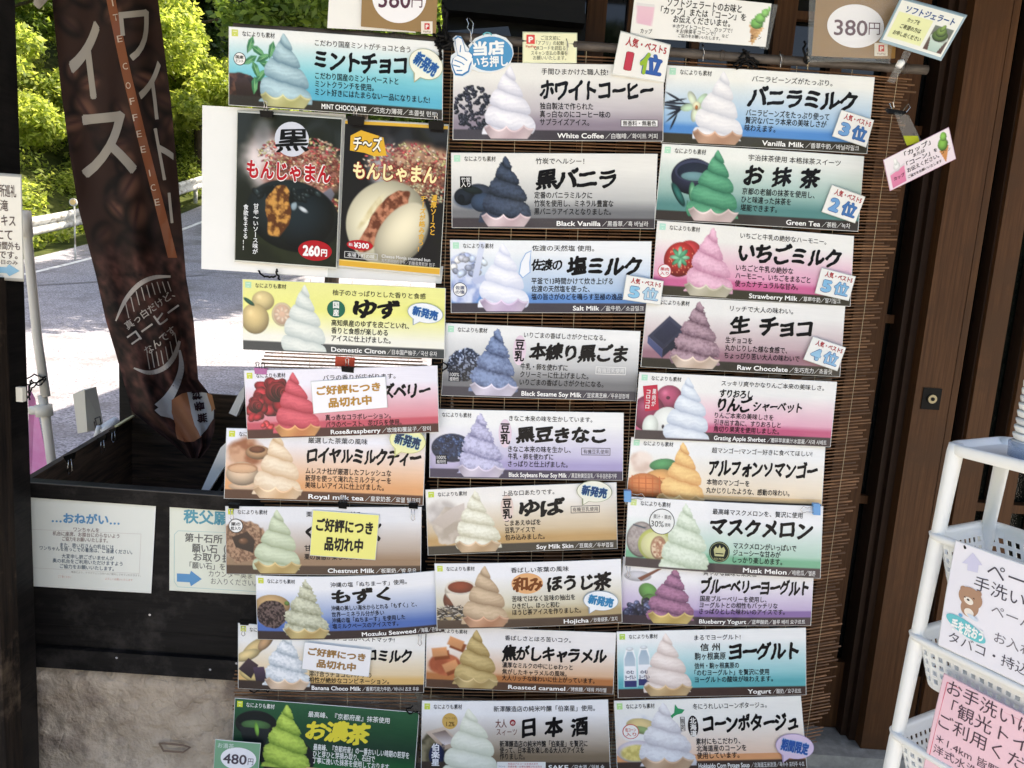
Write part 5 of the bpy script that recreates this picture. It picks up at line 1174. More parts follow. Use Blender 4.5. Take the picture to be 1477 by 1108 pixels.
BO('turquoise yogurt board with two bottles in the right row', [(888.9, 907.3), (1157.8, 901), (1158.9, 997), (890.7, 1000.5)], 1, stops((236, 240, 242), (140, 200, 208), (88, 172, 182), .15, .65), (66, 50, 46),
   ((240, 230, 226), (190, 172, 166)), ((214, 186, 142), (182, 150, 108)), a_yog, ('まるでヨーグルト!', .41, .655, .11), [('ヨーグルト', .59, .965, .33, .27)],
   [('信州・駒ヶ根高原の', .645), ('「のむヨーグルト」を贅沢に使用', .805), ('ヨーグルトの酸味が味わえます。', .825)], ('Yogurt', .69, .815, '／酸奶／요구르트', .975), x_yog, (176, 214, 96), seed=27, sag=-.001, ub=.408, vb=(.535, .64, .745))
def x_pota(L):
    L.ell(.415, .375, .028, .15, (34, 26, 28), 'oval_mark'); L.text('北海道', .415, .035, .25, .09, (238, 236, 232), .03, 'oval_mark', vert=True, lv=2)
    L.poly([(.325, .06), (.34, .12), (.375, .14), (.36, .19), (.335, .205), (.315, .23), (.305, .26), (.298, .22), (.318, .18)], (44, 150, 100), 'hokkaido_map'); L.frame(.348, .24, .372, .44, .007, (60, 50, 50), 'boxed_note'); L.text('限定', .36, .018, .26, .08, (60, 50, 50), .01, 'boxed_note', vert=True)
    badge(L, .08, .43, .095, '粒コーン', '入り', (206, 96, 90)); bubble(L, .945, .68, .098, .17, .25, (226, 206, 232), (190, 170, 206), '期間限定', (50, 92, 170), (150, 190, 226))
BO('peach corn potage board at the bottom right with a pink bubble', [(885, 1006.3), (1150.8, 998.7), (1160, 1101.8), (889.6, 1106.4)], 1, stops((236, 238, 236), (236, 206, 186), (228, 164, 116), .3, .78), (70, 56, 50),
   ((232, 234, 240), (178, 176, 186)), ((222, 190, 158), (186, 152, 122)), a_pota, ('冬にうれしいコーンポタージュ。', .42, .815, .10), [('コーンポタージュ', .465, .975, .34, .25)],
   [('素材にもこだわり、', .66), ('北海道産のコーンを', .69), ('使用しています。', .65)], ('Hokkaido Corn Potage Soup', .43, .70, '／北海道玉米浓汤／옥수수 포타주 수프', .99), x_pota, (176, 222, 150), seed=28, rough=.2, ub=.425, vb=(.59, .69, .79))

# ================================================================== bun posters
def poster(label, q, layer, colf, ext, seed):
    fn, A, loc, H = quad_fn(q, YB, .003, 0, .012 + layer * .006)
    root = empty('bun_poster', tuple(loc), label, 'poster', 'steamed bun posters')
    sheet('printed_sheet', fn, M['print'], root, lambda U, V: s2l(np.clip(colf(Pic(U, V, A)), 3, 248)), np.linspace(0, 1, 130), np.linspace(0, 1, 170), margin=.012, edge=(206, 208, 200))
    L = Lay(A, fn, root); ext(L); L.build(); return root
def food(p, seed):
    p.cluster(.62, .26, .30, .13, 420, .013, [(206, 90, 90), (226, 170, 140), (190, 190, 130), (230, 210, 190), (170, 60, 70)], seed, .5, .5, .15); p.cluster(.72, .36, .24, .12, 300, .012, [(196, 90, 80), (150, 90, 70), (206, 180, 140), (120, 60, 50)], seed + 1, .6, .5, .15)
def p1(p):
    p.rgb[:] = np.array((26, 30, 22)); p.blob(.5, .9, .5, .2, (38, 44, 26), (24, 28, 18), 5, 3, .3, .5)
    p.blob(.36, .30, .26, .26, (150, 120, 120), (226, 214, 214), 4, 6, .6, .6); p.blob(.25, .12, .10, .17, (120, 122, 124), (180, 182, 186), 3, 7, .5, .8, .7); p.blob(.66, .38, .33, .2, (150, 96, 84), (206, 160, 140), 9, 4, .3, .3); food(p, 3)
    p.cluster(.88, .62, .11, .12, 160, .012, [(196, 70, 70), (150, 60, 60), (190, 190, 130), (120, 60, 56)], 9, .6, .5, .2)
    p.poly([(.80, .52), (.92, .46), (.96, .50), (.90, .60), (.84, .57)], (120, 120, 132), (80, 80, 92))
    p.ell(.56, .67, .33, .24, (38, 50, 54), .85, .2); p.ell(.66, .68, .22, .20, (28, 40, 46), .8, -.4); p.cluster(.50, .52, .22, .05, 26, .03, [(26, 34, 36), (40, 52, 54)], 5, .6, .7, .2); p.ell(.66, .62, .035, .014, (206, 214, 220), .2, .5); p.ell(.57, .60, .02, .03, (150, 170, 180), .2, .2); p.ell(.42, .53, .12, .04, (20, 26, 26), .5, .3)
    p.blob(.42, .66, .085, .18, (90, 50, 24), (206, 150, 76), 34, 8, .75, .08, 1., .12)
    return p.rgb
def e1(L):
    L.ell(.53, .155, .165, .115, (206, 210, 222), 'round_badge'); L.text('黒', .37, .70, .155, .165, (16, 16, 18), .02, 'title_lettering', brush=True, lv=2)
    for off, c, lv in ((.085, (240, 236, 236), 2), (.035, (186, 28, 40), 3)): L.text('もんじゃまん', .10, .92, .37, .135, c, off, 'title_lettering', lv=lv)
    L.text('甘辛〜いソース味が', .20, .055, .60, .039, (236, 238, 240), .02, 'description_lettering', vert=True); L.text('食欲をそそる!!', .10, .05, .61, .040, (236, 238, 240), .02, 'description_lettering', vert=True)
    L.ell(.79, .895, .165, .070, (176, 30, 40), 'price_oval', 2); L.text('260', .67, .84, .895, .095, (244, 240, 240), .05, 'price_oval', lv=3); L.text('円', .85, .91, .905, .055, (244, 240, 240), .04, 'price_oval', lv=3)
poster('black bun poster priced 260 with a dark steamed bun', [(347.4, 164.5), (495.8, 174.5), (487.5, 385.6), (343.4, 375)], 2, p1, e1, 1)
def p2(p):
    p.rgb[:] = np.array((26, 24, 26)); p.blob(.4, .28, .14, .26, (110, 110, 116), (206, 206, 212), 3, 7, .5, .8); p.blob(.74, .30, .28, .2, (140, 96, 80), (200, 160, 130), 9, 4, .3, .3); food(p, 13); p.cluster(.82, .46, .16, .07, 150, .011, [(190, 170, 130), (150, 70, 60), (206, 206, 170)], 19, .6, .5, .2)
    p.ell(.46, .68, .30, .285, (236, 230, 200), .42, -.9, hi=.04); p.blob(.43, .66, .085, .265, (104, 56, 38), (196, 132, 102), 34, 8, .5, .07, 1., .62)
    p.ell(.60, .74, .145, .245, (238, 230, 200), .35, .62); p.blob(.30, .60, .03, .2, (190, 170, 110), (230, 220, 180), 20, 3, .4, .5, .5, .6)
    Y = p.V; p.blend(sst((.022 - Y) / .004), (222, 176, 62)); p.blend(sst((Y - .955) / .004), (222, 172, 60)); p.blend(sst((.004 - np.abs(Y - .958)) / .002), (250, 226, 140))
    return p.rgb
def e2(L):
    L.poly([(.06, .10), (.16, .06), (.38, .10), (.42, .22), (.30, .23), (.20, .21), (.06, .20)], (226, 176, 56), 'cheese_badge')
    for off, c, lv in ((.10, (40, 26, 18), 2), (.03, (244, 240, 226), 3)): L.text('チ〜ズ', .09, .37, .15, .105, c, off, 'cheese_badge', lv=lv)
    for off, c, lv in ((.085, (150, 40, 34), 2), (.035, (244, 232, 176), 3)): L.text('もんじゃまん', .10, .92, .33, .125, c, off, 'title_lettering', lv=lv)
    L.text('濃厚ソースと', .905, .06, .46, .046, (226, 176, 66), .03, 'description_lettering', vert=True); L.text('チーズが絡み合う!', .80, .06, .47, .043, (226, 176, 66), .03, 'description_lettering', vert=True)
    L.ell(.20, .845, .13, .036, (186, 28, 40), 'price_oval', 2); L.text('¥300', .14, .29, .845, .052, (244, 240, 240), .03, 'price_oval', lv=3); L.text('税込', .09, .13, .845, .024, (244, 240, 240), .02, 'price_oval', lv=3)
    L.frame(.05, .895, .38, .94, .004, (206, 206, 206), 'boxed_note'); L.text('本場下町の味', .08, .35, .918, .032, (226, 226, 226), .01, 'boxed_note')
    L.text('Cheese Monja steamed bun', .42, .90, .905, .032, (226, 226, 226), .01, 'name_lettering'); L.text('치즈몬자야키 만두／奶酪蛋黄煎饼 包子', .42, .95, .938, .03, (206, 206, 206), 0, 'name_lettering')
poster('cheese bun poster priced 300 with a pale steamed bun', [(500, 175.6), (647.3, 183.5), (635, 396), (491, 383)], 1, p2, e2, 2)
# white backing sheet and milky sleeve behind the posters
def plain(name, q, Y, lift, mat, label, cat, curl=.002, group=None, th=.001):
    fn, A, loc, H = quad_fn(q, Y, curl, 0, lift); o = sheet(name, fn, mat, None, None, th=th); tag(o, label, cat, group); return o, fn, A
plain('backing_sheet', [(294, 153), (500, 166), (497, 401), (292.5, 388)], YB, .010, M['paper'], 'blank white sheet sticking out left of the bun posters', 'sheet')
plain('plastic_sleeve', [(392, 372), (640, 384), (637, 409), (386, 395)], YB, .009, M['film_milky'], 'milky plastic sleeve hanging below the bun posters', 'sleeve')

# ================================================================== cards, notices, stickers
def card(name, label, cat, q, ext, Y=YB, lift=.02, colr=(238, 238, 234), group=None, curl=.001, margin=.03, edge=(214, 218, 214), us=None, art=None, mat=None, dent=None, th=.0012):
    fn, A, loc, H = quad_fn(q, Y, curl, 0, lift, 0, dent)
    root = empty(name, tuple(loc), label, cat, group)
    def colf(U, V):
        p = Pic(U, V, A); p.rgb[:] = np.array(colr)
        if art: art(p)
        return s2l(np.clip(p.rgb, 3, 250))
    n1 = 90 if art else 12; n2 = 70 if art else 8
    sheet('card_sheet', fn, mat or M['print'], root, colf, np.linspace(0, 1, n1), np.linspace(0, 1, n2), margin=margin, edge=edge, th=th)
    L = Lay(A, fn, root); ext(L); L.build(); return root, fn, A
RG = 'popularity ranking cards'
def rank(n, q, label, lift=.032, c1=(110, 160, 210), c2=(70, 120, 180), c3=(60, 110, 176)):
    def e(L):
        a, b_ = (.10, .42) if n != '1' else (.18, .34); bo = .085 if n != '1' else .04; bi = .06 if n != '1' else .035
        L.text('人気・ベスト5', .13, .95, .17, .24, (176, 50, 60), .03, 'heading_lettering')
        L.text(n, a, b_, .62, .62, (60, 90, 150) if n != '1' else (150, 40, 56), bo, 'rank_lettering', lv=1); L.text(n, a + .01, b_ - .01, .62, .60, c1, bi, 'rank_lettering', lv=2); L.text('位', .47, .93, .62, .56, (60, 90, 150) if n != '1' else (60, 90, 160), .06, 'rank_lettering', lv=1)
        L.text('位', .48, .92, .62, .54, c2, .035, 'rank_lettering', lv=2)
        if n == '1': L.text('亻', .47, .66, .62, .56, (150, 186, 60), .07, 'rank_lettering', lv=3)
    card('rank_card', label, 'rank card', q, e, lift=lift, group=RG)
rank('1', [(893.5, 52), (962.6, 71), (954, 122), (881.5, 110.5)], 'first place ranking card with a red numeral at the top pole', .036, (196, 66, 84), (54, 96, 170))
rank('2', [(1193.6, 269.3), (1240, 286), (1226, 321.8), (1179.8, 306)], 'second place ranking card on the green tea board')
rank('3', [(1207, 162.7), (1252.3, 177.2), (1241.6, 214), (1194.7, 198.4)], 'third place ranking card on the vanilla milk board')
rank('4', [(1167, 484.8), (1212.7, 500.4), (1201, 532.2), (1154, 516)], 'fourth place ranking card on the raw chocolate board', c1=(150, 196, 224), c2=(140, 186, 220))
rank('5', [(902, 397), (953.5, 406), (949, 438.4), (897, 430.5)], 'fifth place ranking card at the corner of the salt milk board', c1=(140, 196, 226), c2=(170, 206, 226))
rank('5', [(1179.2, 387), (1226.5, 399.4), (1217, 432.4), (1170, 421.7)], 'fifth place ranking card on the strawberry board', c1=(130, 186, 222), c2=(130, 184, 220))
SG = 'sold out cards'
def sold(q, label, fill, c, lift):
    def e(L): L.text('ご好評につき', .06, .93, .30, .30, c, .045, 'notice_lettering'); L.text('品切れ中', .21, .80, .71, .32, c, .045, 'notice_lettering')
    card('sold_out_card', label, 'sold out card', q, e, lift=lift, colr=fill, group=SG, margin=.015)
sold([(455.9, 546.8), (559.9, 539.9), (562.7, 582.6), (459.6, 591.2)], 'white sold out card with gold lettering on the rose board', (240, 240, 246), (184, 138, 62), .052)
sold([(456.5, 730.9), (549.6, 737.8), (544.2, 800.6), (452, 794)], 'yellow sold out card with black lettering on the chestnut board', (234, 230, 130), (36, 34, 30), .036)
sold([(445, 917.5), (539, 928.3), (535, 966), (441, 955)], 'tilted white sold out card on the banana board', (238, 238, 240), (160, 124, 76), .040)
# recommendation sticker with pointing hand
def hand_sticker():
    q = [(650, 50), (742, 50), (742, 118), (650, 118)]
    fn, A, loc, H = quad_fn(q, YB, .0, 0, .030); root = empty('recommendation_sticker', tuple(loc), 'blue oval sticker with a pointing white hand, top of the middle row', 'sticker')
    def uv(px, py): return ((px - 650) / 92, (py - 50) / 68)
    out_ = [(655, 66), (654, 60), (659, 56), (666, 57), (671, 66), (675, 72), (686, 60), (700, 54), (716, 54), (730, 59), (739, 69), (741, 82), (736, 96), (724, 105), (708, 109), (692, 108), (682, 104), (678, 111), (668, 116), (657, 114), (653, 104), (651, 94), (652, 84), (658, 80)]
    L = Lay(A, fn, root)
    L.poly([uv(*p) for p in out_], (226, 234, 240), 'sticker_base', 1)
    b_ = MB(); b_.prism([Vector(fn([uv(*p)[0]], [uv(*p)[1]], 0.)[0]) for p in out_], (0, .0015, 0)); b_.build('sticker_backing', M['paper'], root)
    L.ell(*uv(708, 82), 31.5 / 92, 24.5 / 68, (78, 150, 198), 'blue_oval', 2, rot=-.05)
    hand = [(659, 69), (658, 62), (662, 59), (667, 61), (670, 70), (672, 79), (678, 80), (682, 84), (681, 92), (678, 98), (676, 106), (668, 111), (659, 110), (656, 103), (654, 96), (656, 88), (662, 84)]
    L.poly([uv(*p) for p in hand], (244, 246, 248), 'pointing_hand', 4); L.poly([(uv(*p)[0] + (uv(*p)[0] - .17) * .13, uv(*p)[1] + (uv(*p)[1] - .5) * .10) for p in hand], (60, 130, 186), 'pointing_hand', 3)
    for (a, b_) in (((661, 84), (670, 88)), ((657, 91), (667, 95)), ((655, 98), (665, 101)), ((665, 80), (666, 70)), ((670, 88), (675, 92)), ((667, 95), (671, 98)), ((660, 106), (668, 106))): L.line(uv(*a), uv(*b_), .022, (70, 140, 192), 'pointing_hand', 5)
    L.text('当店', uv(683, 0)[0], uv(728, 0)[0], uv(0, 74)[1], .30, (240, 244, 246), .05, 'sticker_lettering', rot=-.05, lv=3); L.text('いち押し', uv(681, 0)[0], uv(733, 0)[0], uv(0, 93)[1], .24, (240, 244, 246), .035, 'sticker_lettering', rot=-.04, lv=3)
    L.build()
hand_sticker()
def e_pay(L):
    L.rect(.05, .06, .21, .38, (222, 80, 76), 'logo_square'); L.text('P', .09, .18, .22, .26, (244, 240, 236), .05, 'logo_square', lv=2, skew=0)
    L.text('PayPay', .04, .24, .47, .11, (222, 80, 76), .01); k = (70, 74, 60)
    for t, a, b_, v in (('ご注文前に', .33, .70, .16), ('「アプリ」の起動', .24, .77, .34), ('QRコードを読取る', .20, .80, .52), ('スキャン支払の準備を', .14, .84, .70), ('お願いいたします。', .18, .82, .87)): L.text(t, a, b_, v, .17, k, .006, 'notice_lettering')
card('payment_notice', 'pale yellow payment app notice hanging at the blind pole', 'notice', [(755.5, 51.5), (830, 53), (829, 92.5), (755.5, 92)], e_pay, lift=.024, colr=(238, 238, 200), margin=.05, edge=(222, 228, 196))
def a_sg(p):
    p.poly([(.02, .30), (.155, .31), (.145, .74), (.035, .70)], (232, 196, 210), (228, 186, 204), .03); p.poly([(.02, .26), (.155, .27), (.155, .33), (.02, .32)], (222, 222, 222))
    p.poly([(.86, .52), (.97, .57), (.90, .99)], (222, 184, 130), (206, 164, 110)); 
    for k in range(6): p.poly([(.865 + .017 * k, .55), (.87 + .017 * k, .55), (.90 - .004 * k, .92), (.893 - .004 * k, .92)], (190, 144, 96), None, .01)
    p.ell(.915, .48, .16, .13, (126, 190, 96), .4); p.ell(.935, .36, .13, .12, (140, 206, 110), .4); p.ell(.965, .23, .09, .1, (150, 212, 120), .4); p.ell(.99, .14, .04, .07, (150, 212, 120), .3)
def e_sg(L):
    k = (30, 30, 30)
    for t, a, b_, v, h in (('ソフトジェラートのお味と', .24, .79, .19, .20), ('「カップ」または「コーン」を', .20, .83, .37, .18), ('お伝えくださいませ。', .30, .72, .54, .18), ('＊ホワイトコーヒー、カップで！', .30, .74, .70, .12), ('＊お抹茶をコーンで！', .33, .62, .80, .11), ('など', .67, .72, .83, .09), ('ご協力をお願いいたします。', .35, .66, .90, .09)): L.text(t, a, b_, v, h, k, .018 if h > .15 else .008, 'notice_lettering')
    L.text('カップ', .07, .155, .86, .12, k, .01, 'notice_lettering'); L.text('コーン', .88, .96, .80, .11, k, .01, 'notice_lettering')
card('cup_or_cone_notice', 'wide white cup or cone notice at the top edge', 'notice', [(917, -14), (1112.5, 5.5), (1104, 67.4), (909, 52.8)], e_sg, Y=2.17, lift=.0, art=a_sg, margin=.006)
o, _, _ = plain('clear_sleeve', [(1100, 5), (1122, 7), (1108, 72), (1095, 70)], 2.175, 0, M['film'], 'clear sleeve edge beside the cup or cone notice', 'sleeve')
# price cards in pouches
def price(label, q, oval, orx, ory, logo, Y, col=(146, 112, 64)):
    x0 = min(p[0] for p in q); x1 = max(p[0] for p in q); y0 = min(p[1] for p in q); y1 = max(p[1] for p in q)
    qq = [(x0, y0), (x1, y0), (x1, y1), (x0, y1)]; fn, A, loc, H = quad_fn(qq, Y, 0, 0, 0)
    uv = lambda p: ((p[0] - x0) / (x1 - x0), (p[1] - y0) / (y1 - y0))
    root = empty('price_card', tuple(loc), label, 'price card', 'gold price cards')
    b_ = MB().prism([Vector(fn([uv(p)[0]], [uv(p)[1]], 0.)[0]) for p in q], (0, .002, 0)); b_.build('card_sheet', simple('gold_card', col, .45, 0, spec=.3, coat=.15), root)
    L = Lay(A, fn, root); c = uv(oval)
    L.ell(*c, orx / (x1 - x0), ory / (y1 - y0), (240, 240, 244), 'white_oval', 2, n=44, rot=.05)
    L.text('380', c[0] - .76 * orx / (x1 - x0), c[0] + .42 * orx / (x1 - x0), c[1] + .01, 1.0 * ory / (y1 - y0), (92, 56, 72), .014, 'price_lettering', lv=3, rot=.03)
    L.text('円', c[0] + .46 * orx / (x1 - x0), c[0] + .86 * orx / (x1 - x0), c[1] + .10 * ory / (y1 - y0), .66 * ory / (y1 - y0), (92, 56, 72), 0, 'price_lettering', lv=3, rot=.03)
    a = uv((logo[0], logo[1])); b2 = uv((logo[2], logo[3])); du = b2[0] - a[0]; dv_ = b2[1] - a[1]
    L.rect(*a, *b2, (232, 226, 214), 'payment_logo', 2); L.rect(a[0] + .3 * du, a[1] + .16 * dv_, a[0] + .74 * du, a[1] + .66 * dv_, (206, 50, 50), 'payment_logo', 3)
    L.text('P', a[0] + .4 * du, a[0] + .66 * du, a[1] + .42 * dv_, .42 * dv_, (240, 232, 226), .05, 'payment_logo', lv=4); L.text('PayPay', a[0] + .2 * du, a[0] + .85 * du, a[1] + .82 * dv_, .2 * dv_, (120, 90, 80), 0, 'payment_logo', lv=3)
    L.build()
price('gold 380 yen price card at the top right of the boards', [(1180, -40), (1298, -40), (1291, 84), (1277, 85), (1171, 80.6)], (1233.8, 37.6), 41, 31.5, (1261, 62, 1280, 81), 2.14)
price('gold 380 yen price card above the mint board', [(523, -40), (633, -34), (628.6, 48), (520.5, 38)], (576, -4), 39, 37.5, (607.5, 31, 624, 49), 2.155, (152, 122, 78))
plain('white_sheet', [(476, -30), (560, -26), (600, 47.5), (472, 40.5)], 2.165, 0, M['paper'], 'plain white sheet left of the upper left price card', 'sheet')
o, _, _ = plain('clear_pouch', [(1168, -30), (1300, -30), (1284, 92), (1165, 90)], 2.128, 0, M['film'], 'glossy clear pouch around the right gold price card', 'pouch', curl=.012)
# tilted soft gelato card
def a_tl(p):
    p.poly([(.04, .27), (.60, .27), (.60, .90), (.04, .90)], (228, 232, 176), None, .02); p.poly([(.66, .34), (.97, .34), (.97, .93), (.66, .93)], (112, 122, 112), (92, 62, 52), .02)
    p.poly([(.68, .60), (.95, .58), (.89, .93), (.74, .93)], (206, 222, 210), (170, 196, 186)); p.ell(.815, .60, .23, .10, (214, 226, 214), .2); p.ell(.81, .55, .19, .14, (110, 140, 60), .6); p.ell(.80, .46, .13, .12, (130, 160, 76), .6); p.ell(.80, .37, .05, .09, (140, 172, 84), .5, .3)
def e_tl(L):
    L.text('ソフトジェラート', .12, .92, .17, .19, (48, 84, 140), .03, 'heading_lettering')
    for t, a, b_, v in (('カップを', .22, .42, .40), ('ご希望の方は', .16, .50, .58), ('お申し出ください', .10, .56, .76)): L.text(t, a, b_, v, .12, (34, 40, 30), .014, 'notice_lettering')
card('gelato_cup_card', 'tilted laminated card with a matcha cup photo, upper right', 'notice', [(1301, 0), (1390, 25), (1357, 83), (1273, 57)], e_tl, Y=2.10, lift=0, colr=(232, 234, 226), art=a_tl, margin=.07, edge=(150, 176, 190))
cl = empty('hanging_clip', tuple(at(1300, 95, 2.11)), 'clear strap with a white clip under the tilted gelato card', 'clip')
b_ = MB().prism(px_path([(1308, 64), (1319, 68), (1302, 100), (1294, 96)], 2.105)[::-1], (0, .001, 0)); b_.build('upper_strap', M['film'], cl)
b_ = MB().prism(px_path([(1291, 98), (1301, 101), (1290, 121), (1280, 117)], 2.105)[::-1], (0, .001, 0)); b_.build('lower_strap', M['film'], cl)
MB().tube(px_path([(1295, 97), (1299, 91), (1303, 89)], 2.102), [.008, .010, .007], 8).build('clip_head', M['white_plastic'], cl, True)
def a_pg(p):
    p.poly([(.0, .0), (1, 0), (1, 1), (0, 1)], (236, 228, 230), (230, 214, 222)); p.poly([(.04, .52), (.27, .42), (.25, .95), (.04, .98)], (226, 140, 170), (214, 120, 156), .03); p.ell(.16, .38, .11, .16, (240, 240, 238), .25); p.ell(.155, .22, .06, .12, (244, 244, 240), .2); p.poly([(.04, .50), (.28, .38), (.28, .44), (.04, .56)], (214, 206, 210))
    p.poly([(.80, .55), (.95, .50), (.86, .98)], (214, 150, 90), (196, 130, 76)); p.ell(.87, .40, .17, .20, (130, 186, 80), .5); p.ell(.90, .18, .11, .14, (140, 200, 90), .4)
def e_pg(L):
    k = (40, 34, 36)
    for t, a, b_, v, h in (('「カップ」', .30, .70, .14, .18), ('または', .42, .60, .30, .12), ('「コーン」', .30, .66, .46, .18), ('を', .72, .77, .46, .13), ('お伝えください。', .29, .78, .66, .16), ('ご協力をお願いいたします', .28, .80, .86, .10)): L.text(t, a, b_, v, h, k, .014, 'notice_lettering')
    L.text('カップ', .08, .24, .72, .13, k, .01, 'notice_lettering'); L.text('コーン', .82, .96, .62, .13, k, .01, 'notice_lettering')
card('cup_or_cone_card', 'small pink and green cup or cone card, tilted up beside the blind', 'notice', [(1275, 231), (1368, 184.5), (1378, 228.7), (1284.5, 274.5)], e_pg, Y=2.08, lift=0, art=a_pg, margin=.02, edge=(206, 170, 190))
cl = empty('hanging_clip', tuple(at(1300, 165, 2.11)), 'black clip and clear strap above the small pink card', 'clip')
b_ = MB().prism(px_path([(1290, 162), (1311, 166), (1330, 205), (1306, 207)], 2.09)[::-1], (0, .001, 0)); b_.build('strap', M['film'], cl)
b_ = MB().prism(px_path([(1303, 196), (1324, 196), (1327, 206), (1308, 210)], 2.087)[::-1], (0, .001, 0)); b_.build('yellow_label', film('yellow_film', (196, 206, 60), .6), cl)
b_ = MB().prism(px_path([(1279, 156), (1310, 161), (1303, 166), (1283, 163)], 2.09)[::-1], (0, .012, 0)); b_.build('clip_body', M['clip_black'], cl)
b_ = MB(); b_.tube(px_path([(1286, 157), (1283, 149), (1288, 147), (1290, 155)], 2.088), .0012, 5); b_.tube(px_path([(1302, 160), (1310, 150), (1313, 155), (1307, 162)], 2.088), .0012, 5); b_.build('wire_handle', M['wire'], cl)
# notices on the box
def e_on(L):
    L.text('…おねがい…', .25, .75, .22, .12, (96, 150, 190), .04, 'heading_lettering'); a_ = (150, 132, 128); b2 = (104, 118, 130)
    for t, a, b_, v, c in (('ワンちゃんを', .41, .60, .34, a_), ('机台に座席、お膝台にのらないよう', .255, .75, .395, a_), ('ご協力をお願いいたします。', .325, .665, .45, a_), ('また、思い石さんの机台には', .31, .71, .52, b2), ('ワンちゃんを抱っこでの着席は、ご遠慮ください。', .155, .85, .565, b2), ('大変申し訳ございませんが', .32, .715, .645, b2), ('奥の机台をご利用いただけますよう', .25, .78, .70, b2), ('ご協力をお願いいたします。', .305, .715, .76, b2)): L.text(t, a, b_, v, .052, c, .012, 'notice_lettering')
    L.text('場合により、テラスフェンス内へのご案内とさせていただきます。', .39, .92, .82, .026, (170, 164, 156), 0, 'notice_lettering'); L.text('ご了承ください', .29, .39, .88, .03, (222, 170, 150), 0, 'notice_lettering'); L.text('よろしくお願いいたします', .65, .86, .875, .03, (222, 176, 160), 0, 'notice_lettering')
    L.frame(.09, .36, .91, .80, .004, (206, 200, 192), 'thin_frame')
card('request_notice', 'white laminated request notice with blue heading, left on the box', 'notice', [(25, 715.8), (224.4, 722.4), (217.4, 854), (31, 842.8)], e_on, Y=2.247, lift=.002, colr=(226, 229, 220), margin=.012, mat=M['print'], edge=(236, 238, 234))
def e_ch(L):
    L.text('秩父願い石', .15, .98, .145, .165, (92, 160, 176), .03, 'heading_lettering'); k = (112, 112, 108)
    for t, a, b_, v, h, o_ in (('第十石所', .165, .58, .385, .105, .018), ('願い石（札所）の', .245, 1.0, .50, .11, .018), ('お取り扱いは', .26, .90, .60, .105, .018), ('「願い石」を、', .22, .645, .70, .085, .008), ('カウンター奥まで', .43, .985, .785, .082, .006), ('お入りください。', .455, .95, .87, .082, .006)): L.text(t, a, b_, v, h, k, o_, 'notice_lettering')
    L.poly([(.08, .805), (.235, .805), (.235, .765), (.355, .855), (.235, .945), (.235, .90), (.08, .90)], (92, 150, 196), 'blue_arrow')
    L.ring(.52, .62, .485, .35, .006, (180, 204, 200), 'thin_frame', n=40) if False else None
    L.line((.05, .36), (.05, .90), .006, (176, 204, 200), 'thin_frame'); L.line((.09, .315), (.98, .30), .006, (176, 204, 200), 'thin_frame'); L.line((.09, .96), (.98, .97), .006, (176, 204, 200), 'thin_frame'); L.line((.05, .36), (.09, .315), .006, (176, 204, 200), 'thin_frame'); L.line((.05, .90), (.09, .96), .006, (176, 204, 200), 'thin_frame')
card('counter_notice', 'cream notice with a blue arrow, right on the box', 'notice', [(245.7, 724.4), (377, 731.5), (376, 857), (245.2, 850.3)], e_ch, Y=2.247, lift=.002, colr=(226, 230, 214), margin=.01, edge=(232, 236, 226))
def e_jn(L):
    k = (96, 84, 80)
    for t, a, b_, v, h in (('三十四札所巡礼', .30, .93, .14, .13), ('華厳の滝', .30, .80, .285, .12), ('御朱印テキス', .20, .91, .43, .12), ('札所にて', .30, .86, .57, .12), ('営業時間外も', .40, .97, .68, .085), ('可能です。', .40, .93, .77, .085)): L.text(t, a, b_, v, h, k, .018, 'notice_lettering')
    L.text('（平日のみ', .55, .93, .845, .05, k, .01, 'notice_lettering'); L.poly([(.45, .895), (.80, .895), (.80, .865), (.96, .925), (.80, .985), (.80, .955), (.45, .955)], (140, 184, 206), 'blue_arrow', 2)
card('pilgrim_notice', 'beige framed notice on the left post, cut by the picture edge', 'notice', [(-62, 250), (29.5, 256), (33, 402), (-62, 396)], e_jn, Y=2.05, lift=0, colr=(226, 222, 210), margin=.03, edge=(170, 168, 160))
def e_48(L):
    L.text('お濃茶', .06, .42, .16, .18, (206, 222, 212), .01, 'heading_lettering'); L.ell(.54, .56, .40, .38, (240, 240, 244), 'white_oval', n=36); L.text('480', .20, .73, .56, .46, (84, 74, 84), .018, 'price_lettering', lv=2); L.text('円', .76, .88, .62, .26, (84, 74, 84), 0, 'price_lettering', lv=2)
card('price_card', 'small green 480 yen price card at the lower left of the blind', 'price card', [(317.4, 1057), (381, 1062.7), (377.4, 1104), (314.8, 1099.5)], e_48, lift=.036, colr=(120, 168, 134), margin=.02)
for (p, q_, l_) in (((700, 58), (1, 1), 0),): pass

